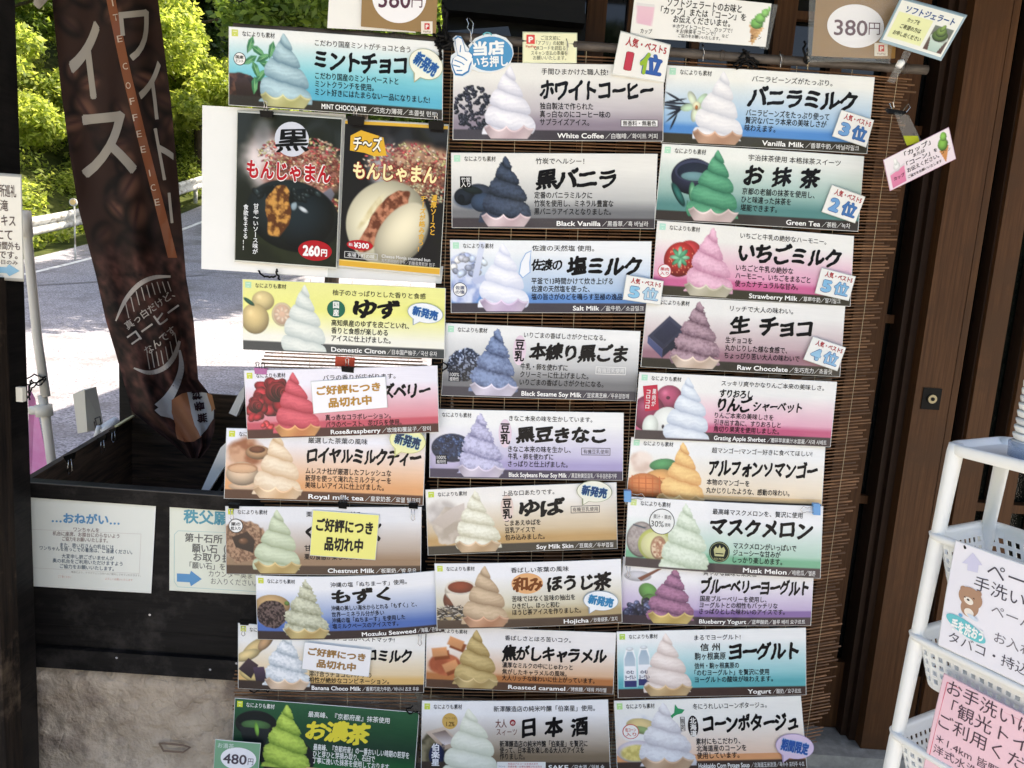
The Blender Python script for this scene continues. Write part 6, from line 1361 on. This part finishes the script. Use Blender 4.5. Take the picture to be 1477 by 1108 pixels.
# ================================================================== clips, ties, hooks
CG = 'binder clips holding cards'
def clip(px, py, label, mat='clip_black', w_=21, wires=((-.25, 1), (.25, 1)), Y=2.165, wl=17, rot=0, wmat='wire', h=9):
    root = empty('binder_clip', tuple(at(px, py, Y)), label, 'clip', CG)
    c = at(px, py, Y); u = (at(px + 10, py + .7, Y) - c) / 10; v = (at(px, py + 10, Y) - c) / 10; f_ = Vector((0, 1, 0))
    b_ = MB(); P = [c - u * w_/2 , c + u * w_/2, c + u * w_/2 * .96 + v * h, c - u * w_/2 * .96 + v * h]
    t1 = .010; a = [P[0] + f_*t1, P[1] + f_*t1, P[1] - f_*.003, P[0] - f_*.003]
    b_.add([P[0] - f_*.004, P[1] - f_*.004, P[1] + f_*.012, P[0] + f_*.012, P[2] + f_*.001, P[3] + f_*.001, P[2] + f_*.004, P[3] + f_*.004],
           [(0, 1, 4, 5), (0, 3, 2, 1), (3, 7, 6, 2), (5, 4, 6, 7), (1, 2, 6, 4), (0, 5, 7, 3)])
    b_.build('clip_body', M[mat], root)
    for (dx, dr) in wires:
        b_ = MB(); s = c + u * w_ * dx + (v * h if dr > 0 else Vector((0, 0, 0))) - f_*.005
        k = v * dr * wl
        b_.tube([s - u * 2.4, s - u * 1.6 + k * .55 - f_*.001, s - u * 2.6 + k * .85 - f_*.002, s + k - f_*.002, s + u * 2.6 + k * .85 - f_*.002, s + u * 1.6 + k * .55 - f_*.001, s + u * 2.4], .0012, 5)
        b_.build('wire_handle', M[wmat], root, True)
clip(384, 160, 'black binder clip at the lower left of the mint board', wires=((0, -1),), Y=2.158, w_=18, wl=14)
clip(513, 168, 'black binder clip between the two bun posters', wires=((0, -1),), Y=2.158, w_=24, wl=12, h=12)
clip(629, 175, 'black binder clip at the lower right of the mint board', wires=((0, -1),), Y=2.158, w_=22, wl=12, h=12)
clip(501.5, 529, 'black binder clip on top of the rose board', wires=((0, -1),), Y=2.15, w_=18, wl=13, h=9)
clip(376, 531, 'pink binder clip at the top left corner of the rose board', 'clip_pink', w_=18, wires=((-.2, -1), (.25, -1)), Y=2.15, wl=9, h=9, wmat='wire_dark')
clip(337, 727, 'black binder clip at the left top corner of the chestnut board', w_=15, wires=((-.1, 1),), Y=2.165, wl=15, h=7)
clip(494, 724, 'black binder clip above the yellow sold out card', w_=12, wires=((0, -1),), Y=2.155, wl=11, h=10)
clip(596, 727, 'black binder clip at the right top corner of the chestnut board', w_=13, wires=((0, 1),), Y=2.165, wl=16, h=7)
clip(352, 896, 'black binder clip at the left top of the banana board', w_=12, wires=((.0, 1),), Y=2.172, wl=14, h=6)
clip(606, 905, 'silver wired clip at the right top of the banana board', w_=9, wires=((0, 1),), Y=2.172, wl=20, h=5)
clip(906, 811, 'clip at the left top of the blueberry board', w_=9, wires=((0, 1),), Y=2.165, wl=16, h=5)
def side_clip(px, py, dr, label):
    Y = 2.148; root = empty('binder_clip', tuple(at(px, py, Y)), label, 'clip', CG)
    q = px_path([(px - 5, py - 8), (px + 5, py - 7.5), (px + 5, py + 8.5), (px - 5, py + 8)], Y)
    b_ = MB().prism(q[::-1], (0, .014, 0)); b_.build('clip_body', M['clip_blue'], root)
    b_ = MB(); b_.tube(px_path([(px + 5*dr, py - 4), (px + 14*dr, py - 2), (px + 20*dr, py - 4), (px + 24*dr, py + .5), (px + 20*dr, py + 5), (px + 14*dr, py + 3), (px + 5*dr, py + 4)], Y - .003), .0011, 5); b_.build('wire_handle', M['wire'], root, True)
side_clip(905.5, 716, 1, 'blue binder clip on the left edge of the melon board'); side_clip(1178.5, 735, -1, 'blue binder clip on the right edge of the melon board')
for (a, b_, s_, l_) in ((100, 664, 1.3, 'black binder clip on the box rim, nearest the front'), (147, 637, 1.1, 'black binder clip on the middle of the box rim'), (163, 624, .9, 'black binder clip on the box rim nearest the lamp')):
    Yc = 2.35 + (a - 100) * .0085; c = at(a, b_, Yc); root = empty('binder_clip', tuple(c), l_, 'clip', 'binder clips on the box rim')
    q = px_path([(a - 7*s_, b_ - 4*s_), (a + 6*s_, b_ - 9*s_), (a + 4*s_, b_ - 1), (a - 3*s_, b_ + 3*s_)], Yc); MB().prism(q[::-1], (0, .01, 0)).build('clip_body', M['clip_black'], root)
    w2 = MB(); w2.tube(px_path([(a - 1, b_), (a - 2.2*s_, b_ + 12*s_), (a + .5, b_ + 16*s_), (a + 3.5*s_, b_ + 12*s_), (a + 2.5, b_ - 2)], Yc - .006), .0013, 5); w2.build('wire_handle', M['wire'], root, True)
def knot(name, pts_list, Y, r, label, cat='cord', mat='cord_black', seed=0):
    b_ = MB()
    for k, pts in enumerate(pts_list): b_.tube(squiggle(pts, seed=seed + k, Y=Y - .003 * k), r, 5)
    o = b_.build(name, M[mat], None, True); tag(o, label, cat, 'cord ties on the blind poles' if cat == 'cord' else None)
knot('cord_tie', [[(628, 52), (624, 40), (630, 33), (635, 42), (630, 56), (644, 62), (650, 54)], [(640, 4), (641, 30), (637, 52), (638, 70)], [(626, 62), (640, 57), (652, 60), (646, 70), (632, 68), (628, 60)], [(636, 62), (634, 75), (637, 86)], [(630, 50), (648, 52), (650, 64), (636, 66)], [(643, 10), (645, 35), (643, 58)]], 2.165, .0045, 'thick black cord knot at the right end of the mint board', seed=3)
knot('cord_tie', [[(1066, 84), (1074, 74), (1082, 84), (1094, 92)], [(1058, 96), (1070, 86), (1080, 88), (1092, 97)], [(1062, 101), (1072, 90), (1078, 92), (1086, 99)], [(1072, 72), (1079, 76), (1077, 88)]], 2.175, .0035, 'black cord bow on the pole above the vanilla board', seed=9)
knot('cord_tie', [[(1161, 60), (1159, 74), (1163, 92), (1168, 84), (1164, 70)], [(1166, 88), (1176, 82), (1180, 88)]], 2.17, .003, 'thin black cord at the left side of the right price card', seed=14)
knot('cord_tie', [[(352, 1), (340, 2)], [(608, 1032), (600, 1026), (590, 1030), (586, 1024), (596, 1018)]], 2.18, .002, 'black cord loop at the right top of the green matcha board', seed=17)
knot('cord_tie', [[(372, 391), (382, 398), (390, 400), (398, 398)], [(398, 389), (400, 396), (404, 404)]], 2.18, .0028, 'short black cord above the yuzu board left corner', seed=19)
knot('cord_tie', [[(362, 990), (372, 987), (376, 994), (366, 1000), (360, 996)], [(376, 992), (385, 998), (392, 996)]], 2.18, .002, 'black cord loop between the banana and matcha boards', seed=21)
knot('cord_tie', [[(632, 530), (640, 524), (646, 528), (638, 535)]], 2.17, .0025, 'black cord at the right corner of the rose board', seed=23)
# short wire rings tying the pole to the blind
for k, (a, b_) in enumerate(((818, 64), (1013, 74), (1124, 84), (1163, 86))):
    c = at(a, b_, YB - .012); m_ = MB(); m_.tube([c + Vector((.004*math.sin(t*2), math.cos(t)*.016, math.sin(t)*.017)) for t in np.linspace(0, 6.28, 18)], .0012, 5)
    m_.tube([c + Vector((0, -.016, 0)), c + Vector((.001, -.017, -.03))], .001, 4)
    o = m_.build('wire_ring', M['wire'] if k != 3 else M['string'], None, True); tag(o, ('wire ring on the pole beside the payment notice', 'wire ring on the pole above the vanilla board', 'wire ring on the pole right of the cord bow', 'pale ring on the pole at the left of the right price card')[k], 'wire ring', 'wire rings on the long pole')
b_ = MB(); b_.tube(px_path([(677, 24), (673, 28), (676, 34), (674, 40), (679, 46), (680, 60)], 2.16), .0016, 6); b_.tube(px_path([(677, 26), (683, 34), (681, 46), (678, 60), (683, 62)], 2.16), .0016, 6)
o = b_.build('wire_hook', M['wire'], None, True); tag(o, 'bent silver wire hook above the hand sticker', 'hook')
o = MB().tube([at(703 + 6*math.cos(t), 51 + 4*math.sin(t), 2.166) for t in np.linspace(math.pi, 2*math.pi, 8)], .0018, 5).build('teal_ring', simple('teal', (90, 180, 190), .4), None, True); tag(o, 'small teal ring above the hand sticker', 'ring')

# ================================================================== brown cloth banner
BL_ = np.array([(-60, 66), (0, 75), (130, 88), (220, 100), (300, 113), (400, 139), (460, 152), (510, 167), (560, 181), (593, 190), (620, 222), (643, 252), (662, 272)], float)
BR_ = np.array([(-60, 222), (0, 228), (150, 247), (270, 258), (400, 268.5), (463, 279.5), (548, 286), (564, 299), (590, 311), (621, 309), (645, 302), (662, 288)], float)
PY0, PY1 = -60., 661.
def ban_y(u, py):
    y = 2.98 + .020 * np.sin(u * 7 + py * .004) + .004 * np.sin(u * 21 + py * .02) + .003 * np.sin(py * .09 + u * 9) + .012 * np.sin(u * 15 - py * .011 + 1) * np.clip(py / 400, .3, 1.5)
    y = y + .022 * np.exp(-((u - .86) / .06) ** 2) * np.clip((py - 200) / 300, 0, 1) - .10 * np.clip((py - 520) / 140, 0, 1) + .02 * np.sin(py * .03 + u * 4) * np.clip((py - 430) / 150, 0, 1)
    return y
def ban_fn(u, v, lift=0.):
    u = np.asarray(u, float); v = np.asarray(v, float); py = PY0 + (PY1 - PY0) * v
    xl_ = np.interp(py, BL_[:, 0], BL_[:, 1]); xr_ = np.interp(py, BR_[:, 0], BR_[:, 1]); px = xl_ + (xr_ - xl_) * u
    Y = ban_y(u, py) - np.ravel(lift)
    D = np.array(FWD)[None] * F + np.array(RT)[None] * (px - 738.5)[:, None] + np.array(DN)[None] * (py - 554.)[:, None]
    return np.array(CAM)[None] + D * (Y / D[:, 1])[:, None]
def ban_uv(px, py):
    xl_ = np.interp(py, BL_[:, 0], BL_[:, 1]); xr_ = np.interp(py, BR_[:, 0], BR_[:, 1]); return (px - xl_) / (xr_ - xl_), (py - PY0) / (PY1 - PY0)
ban = empty('nobori_banner', tuple(at(280, 655, 2.9)), 'dark brown coffee ice cloth banner hanging twisted into the box', 'banner')
def ban_col(U, V):
    A = .215; p = Pic(U, V, A); p.rgb[:] = np.array((50, 32, 26)); r = np.random.RandomState(4)
    for k in range(46):
        u, v = r.rand(), r.uniform(0, .60); s_ = r.uniform(.022, .038); t = r.uniform(0, 3)
        p.ell(u, v, s_, s_ * .68, np.array((84, 57, 46)) * r.uniform(.5, 1.25), .9, t, .02); p.ell(u, v, s_ * .8, s_ * .07, (44, 26, 28), .1, t, .01)
    k = sst((V - .55) / .08); f = fbm(U * A * 60, V * 60, 3, 3); c = np.array((54, 34, 30))[None, None] + (f[..., None] - .45) * np.array((120, 78, 68))[None, None]
    p.rgb = p.rgb * (1 - k[..., None]) + c * k[..., None]
    return s2l(np.clip(p.rgb, 6, 250))
mtb = M['cloth_print']
o = sheet('cloth', ban_fn, mtb, ban, ban_col, np.linspace(0, 1, 70), np.linspace(0, 1, 260), th=.0012, edge=(40, 26, 26), fullback=True)
o.data.polygons.foreach_set('use_smooth', np.ones(len(o.data.polygons), bool))
L = Lay(.215, ban_fn, ban, .0012, .012)
class BPut:
    def put(s, txt, cx, cy, w_, h_, rot, col, off, name='banner_lettering', lv=1):
        V, T = glyphs(txt, off); V = V.copy(); x0, x1 = V[:, 0].min(), V[:, 0].max(); y0, y1 = V[:, 1].min(), V[:, 1].max()
        x = (V[:, 0] - (x0 + x1) / 2) / (x1 - x0) * w_; y = -(V[:, 1] - (y0 + y1) / 2) / (y1 - y0) * h_
        c, s_ = math.cos(rot), math.sin(rot); px = cx + x * c - y * s_; py = cy + x * s_ + y * c
        u, v = ban_uv(px, py); L._put(name, col, lv, np.stack([u, v, V[:, 2]], 1), T)
    def poly(s, pts, col, name='mark', lv=1):
        L.poly([ban_uv(a, b_) for a, b_ in pts], col, name, lv)
B_ = BPut(); gl = (158, 150, 140)
B_.put('イ', 124, 88, 50, 112, -.12, gl, .03); B_.put('ス', 154, 208, 80, 92, -.10, gl, .02); B_.put('ア', 78, -34, 76, 92, -.06, gl, .03)
B_.put('ワ', 196, 51, 44, 72, -.10, gl, .012); B_.put('イ', 218, 131, 36, 84, -.12, gl, .012); B_.put('ト', 239, 221, 22, 76, -.18, gl, .012); B_.put('ホ', 186, -40, 50, 66, -.10, gl, .012)
B_.put('|', 246, 300, 4, 44, -.1, gl, .01)
rib = []
for py in np.linspace(-58, 372, 30):
    cx = np.interp(py, [-60, 0, 100, 200, 300, 372], [152, 160, 181, 205, 231, 249]); rib.append((cx, py))
for i in range(len(rib) - 1):
    (a, b_), (c, d) = rib[i], rib[i + 1]; B_.poly([(a - 6.6, b_), (a + 6.6, b_), (c + 6.6, d), (c - 6.6, d)], (134, 78, 50), 'tan_ribbon', 1)
for ch, (x, y) in zip('ITECOFFEEICE', [(450, 12), (462, 70), (478, 155), (500, 265), (512, 342), (528, 405), (540, 470), (556, 535), (572, 597), (598, 692), (612, 750), (628, 808)]):
    B_.put(ch, x / 2.77, y / 2.77, 7 if ch != 'I' else 1.6, 9.5, -.18, (206, 186, 168), .0, 'ribbon_lettering', 3)
def arc_px(pts, ws, col, name='cup_drawing', lv=1):
    P = []; n = 22; xs_ = [p[0] for p in pts]; ys_ = [p[1] for p in pts]; t = np.linspace(0, 1, len(pts)); tt = np.linspace(0, 1, n); X_ = np.interp(tt, t, xs_); Y_ = np.interp(tt, t, ys_)
    k = np.array([.25, .5, .25]); 
    for _ in range(6): X_[1:-1] = np.convolve(X_, k, 'valid'); Y_[1:-1] = np.convolve(Y_, k, 'valid')
    Wd = np.interp(tt, np.linspace(0, 1, len(ws)), ws)
    for i in range(n - 1):
        d = np.array([X_[i+1] - X_[i], Y_[i+1] - Y_[i]]); d /= np.linalg.norm(d); q = np.array([-d[1], d[0]])
        a = np.array([X_[i], Y_[i]]); b_ = np.array([X_[i+1], Y_[i+1]]); B_.poly([a + q * Wd[i] / 2, b_ + q * Wd[i+1] / 2, b_ - q * Wd[i+1] / 2, a - q * Wd[i] / 2], col, name, lv)
g2 = (176, 168, 162)
arc_px([(167, 463), (180, 432), (200, 409), (222, 399), (246, 399)], [2, 6, 7, 6, 3], g2)
for k in range(9):
    x = 181 + k * 7.6; y0 = np.interp(x, [167, 180, 200, 222, 246], [463, 434, 412, 403, 402]) + 4; B_.poly([(x - .7, y0), (x + .7, y0), (x + 5.5, y0 + 22 - k), (x + 4.2, y0 + 22 - k)], g2, 'cup_drawing')
arc_px([(193, 531), (215, 540), (238, 532), (252, 515), (259, 492)], [2, 6, 7, 7, 4], g2)
for k in range(7):
    x = 216 + k * 6.6; y0 = np.interp(x, [193, 215, 238, 252, 259], [528, 536, 528, 511, 492]) - 3; B_.poly([(x - .7, y0), (x + .7, y0), (x - 3.2, y0 - 22 + k * .6), (x - 4.4, y0 - 22 + k * .6)], g2, 'cup_drawing')
B_.put('真っ白だけど、', 215.5, 447, 84, 12.5, -.62, g2, .012); B_.put('コーヒー', 222, 466, 88, 17, -.62, g2, .02); B_.put('なんです', 231, 491, 54, 12.5, -.68, g2, .012)
arc_px([(259, 505), (263, 530), (256, 553), (243, 575), (232, 590)], [3, 8, 10, 14, 22], (196, 196, 198), 'white_swirl')
B_.poly([(223, 592), (234, 583), (247, 577), (252, 592), (254, 608), (246, 603), (232, 600)], (196, 196, 198), 'white_swirl', 2)
B_.poly([(247.5, 577), (262, 568), (270, 566), (276, 590), (282, 612), (291, 630), (280, 637), (266, 638), (256, 633), (253, 612)], (176, 116, 82), 'tan_swirl', 3)
B_.poly([(270, 566), (284, 565), (299, 567), (308, 588), (308, 604), (299, 618), (289, 630), (281, 614), (275, 590)], (196, 194, 192), 'white_swirl', 4)
B_.poly([(298, 567), (306, 570), (310.5, 590), (305, 594), (302, 580)], (176, 124, 84), 'tan_swirl', 5)
for ch, (x, y) in zip('無香料', [(291.5, 603), (287.5, 586), (284, 570)]): B_.put(ch, x, y, 14, 15, -1.68, (52, 30, 34), .04, 'banner_lettering', 6)
L.build()

# ================================================================== white plastic rack
def at_plane(px, py, P, n): r = ray(px, py); return CAM + r * ((P - CAM).dot(n) / r.dot(n))
ax = Vector((.5, -.866, 0)); bx = Vector((.866, .5, 0)); nz_ = Vector((-.866, -.5, 0)); ZU = Vector((0, 0, 1))
RY = 1.40; P_ = at(1378, 648, RY); rack = empty('storage_rack', (P_.x, P_.y, 0), 'white plastic basket rack at the right edge', 'rack')
LA, LB = .50, .17
pt = at(1379, 644, RY); pb = at(1284, 1112, RY); dn_ = (pb - pt); dn_ = dn_ / abs(dn_.z) ; bot = pt + dn_ * pt.z
for (i, j) in ((0, 0), (1, 0), (0, 1), (1, 1)):
    o_ = ax * LA * i + bx * LB * j; lean = Vector((0, 0, 0)) if i == 0 else ax * .0
    levels = [pt.z] + [at(px, py, RY).z for px, py in ((1352, 772), (1318, 916), (1294, 1057))] + [.30, 0.02]
    pts = []; rad = []
    for z_ in levels:
        q = pt + dn_ * (pt.z - z_) + o_; pts += [q + ZU * .006, q - ZU * .012]; rad += [.0125, .0145]
    MB().tube(pts, rad, 16).build('rack_post', M['white_plastic'], rack, True)
def rrect(org, w_, d_, r_, n=6):
    O = []
    for (ca, cb, a0) in ((r_, r_, math.pi), (w_ - r_, r_, 1.5 * math.pi), (w_ - r_, d_ - r_, 0), (r_, d_ - r_, .5 * math.pi)):
        for k in range(n + 1):
            a = a0 + k / n * math.pi / 2; O.append(org + ax * (ca + r_ * math.cos(a)) + bx * (cb + r_ * math.sin(a)))
    return O
def ring_walls(b_, paths):
    n = len(paths[0]); base = len(b_.V); V = [v for p in paths for v in p]; Fs = []
    for k in range(len(paths) - 1):
        for i in range(n): Fs.append((k*n+i, k*n+(i+1) % n, (k+1)*n+(i+1) % n, (k+1)*n+i))
    b_.add(V, Fs)
# top tray
org = P_ - ax * .018 - bx * .016 + ZU * .004
def rp(ins, dz, r_=.04): return rrect(org + ax * ins + bx * ins + ZU * dz, LA + .06 - 2*ins, LB + .05 - 2*ins, max(.005, r_ - ins))
b_ = MB(); ring_walls(b_, [rp(.004, -.014), rp(0, -.010), rp(-.001, .004), rp(.002, .0075), rp(.008, .0075), rp(.012, .002), rp(.018, -.003)])
f_ = rp(.018, -.003); b_.add(f_, [list(range(len(f_)))]); f_ = rp(.004, -.014); b_.add(f_, [list(range(len(f_)))[::-1]])
b_.build('top_tray', M['white_plastic'], rack, True)
# baskets
def basket(zr_px, k_):
    zr_ = at(zr_px[0], zr_px[1], RY).z; q0 = pt + dn_ * (pt.z - zr_); og = q0 - ax * .016 - bx * .016
    root = empty('basket', tuple(q0)); 
    def path(ins, z_): return rrect(Vector((og.x, og.y, z_)) + ax * ins + bx * ins, LA + .05 - 2*ins, LB + .04 - 2*ins, .03, 8)
    b2 = MB(); ring_walls(b2, [path(.006, zr_ - .010), path(-.002, zr_ - .006), path(-.004, zr_ + .002), path(.0, zr_ + .006), path(.008, zr_ + .006), path(.012, zr_), path(.012, zr_ - .01)])
    o1 = b2.build('basket_rim', M['white_plastic'], rack, True)
    # perforated wall
    b3 = MB(); dep = .085; top = path(.012, zr_ - .008); btm = path(.030, zr_ - .008 - dep)
    P1 = np.array([tuple(p) for p in top + top[:1]]); P2 = np.array([tuple(p) for p in btm + btm[:1]]); s1 = np.concatenate([[0], np.cumsum(np.linalg.norm(np.diff(P1, axis=0), axis=1))]); s2 = np.concatenate([[0], np.cumsum(np.linalg.norm(np.diff(P2, axis=0), axis=1))])
    Lp = s1[-1]; N = int(Lp / .0155)
    def pnt(s, h):
        a = np.array([np.interp(s * s1[-1], s1, P1[:, i]) for i in range(3)]); c = np.array([np.interp(s * s2[-1], s2, P2[:, i]) for i in range(3)]); return Vector(a * (1 - h) + c * h)
    rows = [0, .10, .30, .50, .70, .90, 1.0]
    for i in range(N):
        sa, sb = i / N, (i + 1) / N; ds = (sb - sa) * .22
        for j in range(6):
            ha, hb = rows[j], rows[j+1]
            if j in (0, 5): b3.add([pnt(sa, ha), pnt(sb, ha), pnt(sb, hb), pnt(sa, hb)], [(0, 1, 2, 3)]); continue
            dh = (hb - ha) * .22; c_ = [pnt(sa, ha), pnt(sb, ha), pnt(sb, hb), pnt(sa, hb), pnt(sa+ds, ha+dh), pnt(sb-ds, ha+dh), pnt(sb-ds, hb-dh), pnt(sa+ds, hb-dh)]
            b3.add(c_, [(0, 1, 5, 4), (1, 2, 6, 5), (2, 3, 7, 6), (3, 0, 4, 7)])
    o2 = b3.build('basket_wall', M['white_plastic'], rack); s_ = o2.modifiers.new('thickness', 'SOLIDIFY'); s_.thickness = .0022
    f2 = path(.030, zr_ - .008 - dep); b4 = MB(); b4.prism(f2, (0, 0, -.003)); o3 = b4.build('basket_floor', M['white_plastic'], rack)
    bpy.data.objects.remove(root)
    return q0
QB = [basket(z_, k) for k, z_ in enumerate(((1352, 772), (1318, 916), (1294, 1057)))]
# grey tray inside the middle basket
c = QB[0] + bx * .05 + ax * .16; b_ = MB(); V = [c, c + ax * .3, c + ax * .3 + bx * .1, c + bx * .1]
o = b_.prism([v + ZU * .0 for v in V], (0, 0, -.02)).build('grey_tray', simple('grey_tray', (92, 94, 106), .5), None); tag(o, 'dark grey tray lying in the upper basket of the rack', 'tray')
# stack of clear lidded cups on the tray
cc = at(1489, 648, RY - .06); cc = Vector((cc.x, cc.y, P_.z + .004)); V = []; Fs = []; n = 28
prf = [(.0, .0), (.030, .0), (.034, .004), (.034, .03), (.030, .034)]
cp = empty('cup_stack', tuple(cc), 'stack of ribbed clear cups standing on the rack top', 'cups')
def lathe(prf, c, name, mat, par):
    V = []; Fs = []; n = 28
    for (r_, z_) in prf:
        for k in range(n): V.append((c.x + r_ * math.cos(2*math.pi*k/n), c.y + r_ * math.sin(2*math.pi*k/n), c.z + z_))
    for i in range(len(prf) - 1):
        for k in range(n): Fs.append((i*n+k, i*n+(k+1) % n, (i+1)*n+(k+1) % n, (i+1)*n+k))
    return mesh_obj(name, V, Fs, mat, par, True)
lathe([(.001, .002), (.036, .002), (.038, .028), (.034, .03)], cc, 'blue_base_cup', film('blue_film', (120, 150, 190), .5), cp)
for k in range(10):
    z_ = .018 + k * .0135; lathe([(.024, z_), (.030, z_ + .002), (.034 - .0004*k, z_ + .009), (.034 - .0004*k, z_ + .0125), (.026, z_ + .013)], cc, 'cup', M['white_plastic'] if k % 3 else film('cup_film', (226, 230, 232), .75), cp)
# signs on the rack
def rack_card(name, label, tl, bl, Lw, colr, lift, ext, edge=(226, 228, 232)):
    TL = at_plane(*tl, P_ + nz_ * lift, nz_); BLp = at_plane(*bl, P_ + nz_ * lift, nz_); TR = TL + ax * Lw; BR = BLp + ax * Lw
    C = [np.array(TL), np.array(TR), np.array(BR), np.array(BLp)]
    def fn(u, v, l_=0.):
        u = np.asarray(u, float)[:, None]; v = np.asarray(v, float)[:, None]; P = C[0]*(1-u)*(1-v) + C[1]*u*(1-v) + C[2]*u*v + C[3]*(1-u)*v
        return P + np.array(nz_)[None] * (l_ + .003 * np.sin(v * 3 + u * 5))
    H = (TL - BLp).length; A = Lw / H; root = empty(name, tuple(BLp), label, 'notice')
    sheet('card_sheet', fn, M['print'], root, lambda U, V: np.zeros(U.shape + (3,)) + s2l(colr), np.linspace(0, 1, 14), np.linspace(0, 1, 8), margin=.01, edge=edge)
    L = Lay(A, fn, root)
    def inv(px, py):
        p = at_plane(px, py, P_ + nz_ * lift, nz_); u = (p - TL).dot(ax) / Lw; v = (TL.z - p.z) / (TL.z - BLp.z); u0 = (BLp - TL).dot(ax) / Lw * v; return u - u0, v
    ext(L, inv); L.build()
def e_r1(L, inv):
    k = (76, 72, 84); s = 1 / 150.
    for t, x, y, h, c in (('ペーパータオル', 1426, 820, 23, k), ('手洗い後の', 1407, 839, 20, k), ('ペーパータオルは', 1431, 878, 16, (120, 116, 126)), ('お入れください', 1434, 918, 15, (120, 116, 126)), ('タバコ・持込みゴミ', 1369, 917, 16, k)):
        u, v = inv(x, y); L.text(t, u, None, v, h * s * 1.08, c, 0., 'notice_lettering')
    def P(x, y): return inv(1340 + x / 3.182, 760 + y / 3.182)
    L.poly([P(*q) for q in ((155, 165), (205, 118), (250, 175), (232, 175), (228, 210), (180, 198), (182, 168))], (206, 206, 232), 'pale_arrow')
    def el(x, y, rx, ry, c, lv=1, nm='bear_picture', rot=.3):
        u, v = P(x, y); L.ell(u, v, rx / 3.182 * s / L.A, ry / 3.182 * s, c, nm, lv, rot=rot)
    br = (176, 140, 116)
    el(163, 283, 13, 13, br); el(232, 306, 13, 13, br); el(190, 370, 36, 42, br); el(195, 325, 50, 44, br, 2); el(188, 338, 20, 15, (240, 232, 222), 3); el(187, 333, 6, 4, (60, 44, 40), 4); el(172, 320, 4, 2, (60, 44, 40), 4); el(213, 328, 4, 2, (60, 44, 40), 4); el(188, 392, 20, 18, (238, 230, 222), 3); el(150, 404, 9, 7, (110, 170, 214), 3); el(205, 415, 24, 8, (206, 220, 236), 4)
    el(170, 465, 88, 32, (104, 196, 206), 2, 'blue_caption', .28)
    u0, v0 = P(108, 440); L.text('手を洗おう', u0, u0 + 42 * s / L.A, P(168, 468)[1], 17 * s, (244, 248, 248), .05, 'blue_caption', rot=.0, lv=3)
rack_card('handwash_notice', 'white hand washing notice with a small bear drawing, on the rack', (1379, 781), (1354, 930), .30, (232, 232, 242), .031, e_r1)
def e_r2(L, inv):
    k = (84, 66, 76); s = 1 / 150.
    for t, x, y, h in (('お手洗いは駅前の', 1368, 989, 21), ('「観光トイレ」を', 1374, 1019, 21), ('ご利用ください。', 1356, 1036, 21), ('＊1.4km 皆野町', 1352, 1063, 13.5), ('洋式水洗トイレ', 1348, 1078, 13.5)):
        u, v = inv(x, y); L.text(t, u, None, v, h * s * 1.05, k, 0., 'notice_lettering')
    L.line(inv(1367, 984), inv(1341, 1092), .008, (214, 110, 130), 'thin_frame'); a = inv(1367, 984); L.line(a, (a[0] + .8, a[1] + .0), .008, (214, 110, 130), 'thin_frame')
rack_card('toilet_notice', 'pink notice about the toilets hanging low on the rack', (1362, 973), (1331, 1118), .30, (240, 202, 214), .033, e_r2, (226, 190, 200))
MB().tube([Vector(p) for p in (at_plane(1391, 785, P_ + nz_ * .028, nz_), at_plane(1392, 791, P_ + nz_ * .034, nz_))], .002, 6).build('hole_pin', M['clip_black'], None)
tag(bpy.data.objects['hole_pin'], 'tiny pin through the corner of the hand washing notice', 'pin')
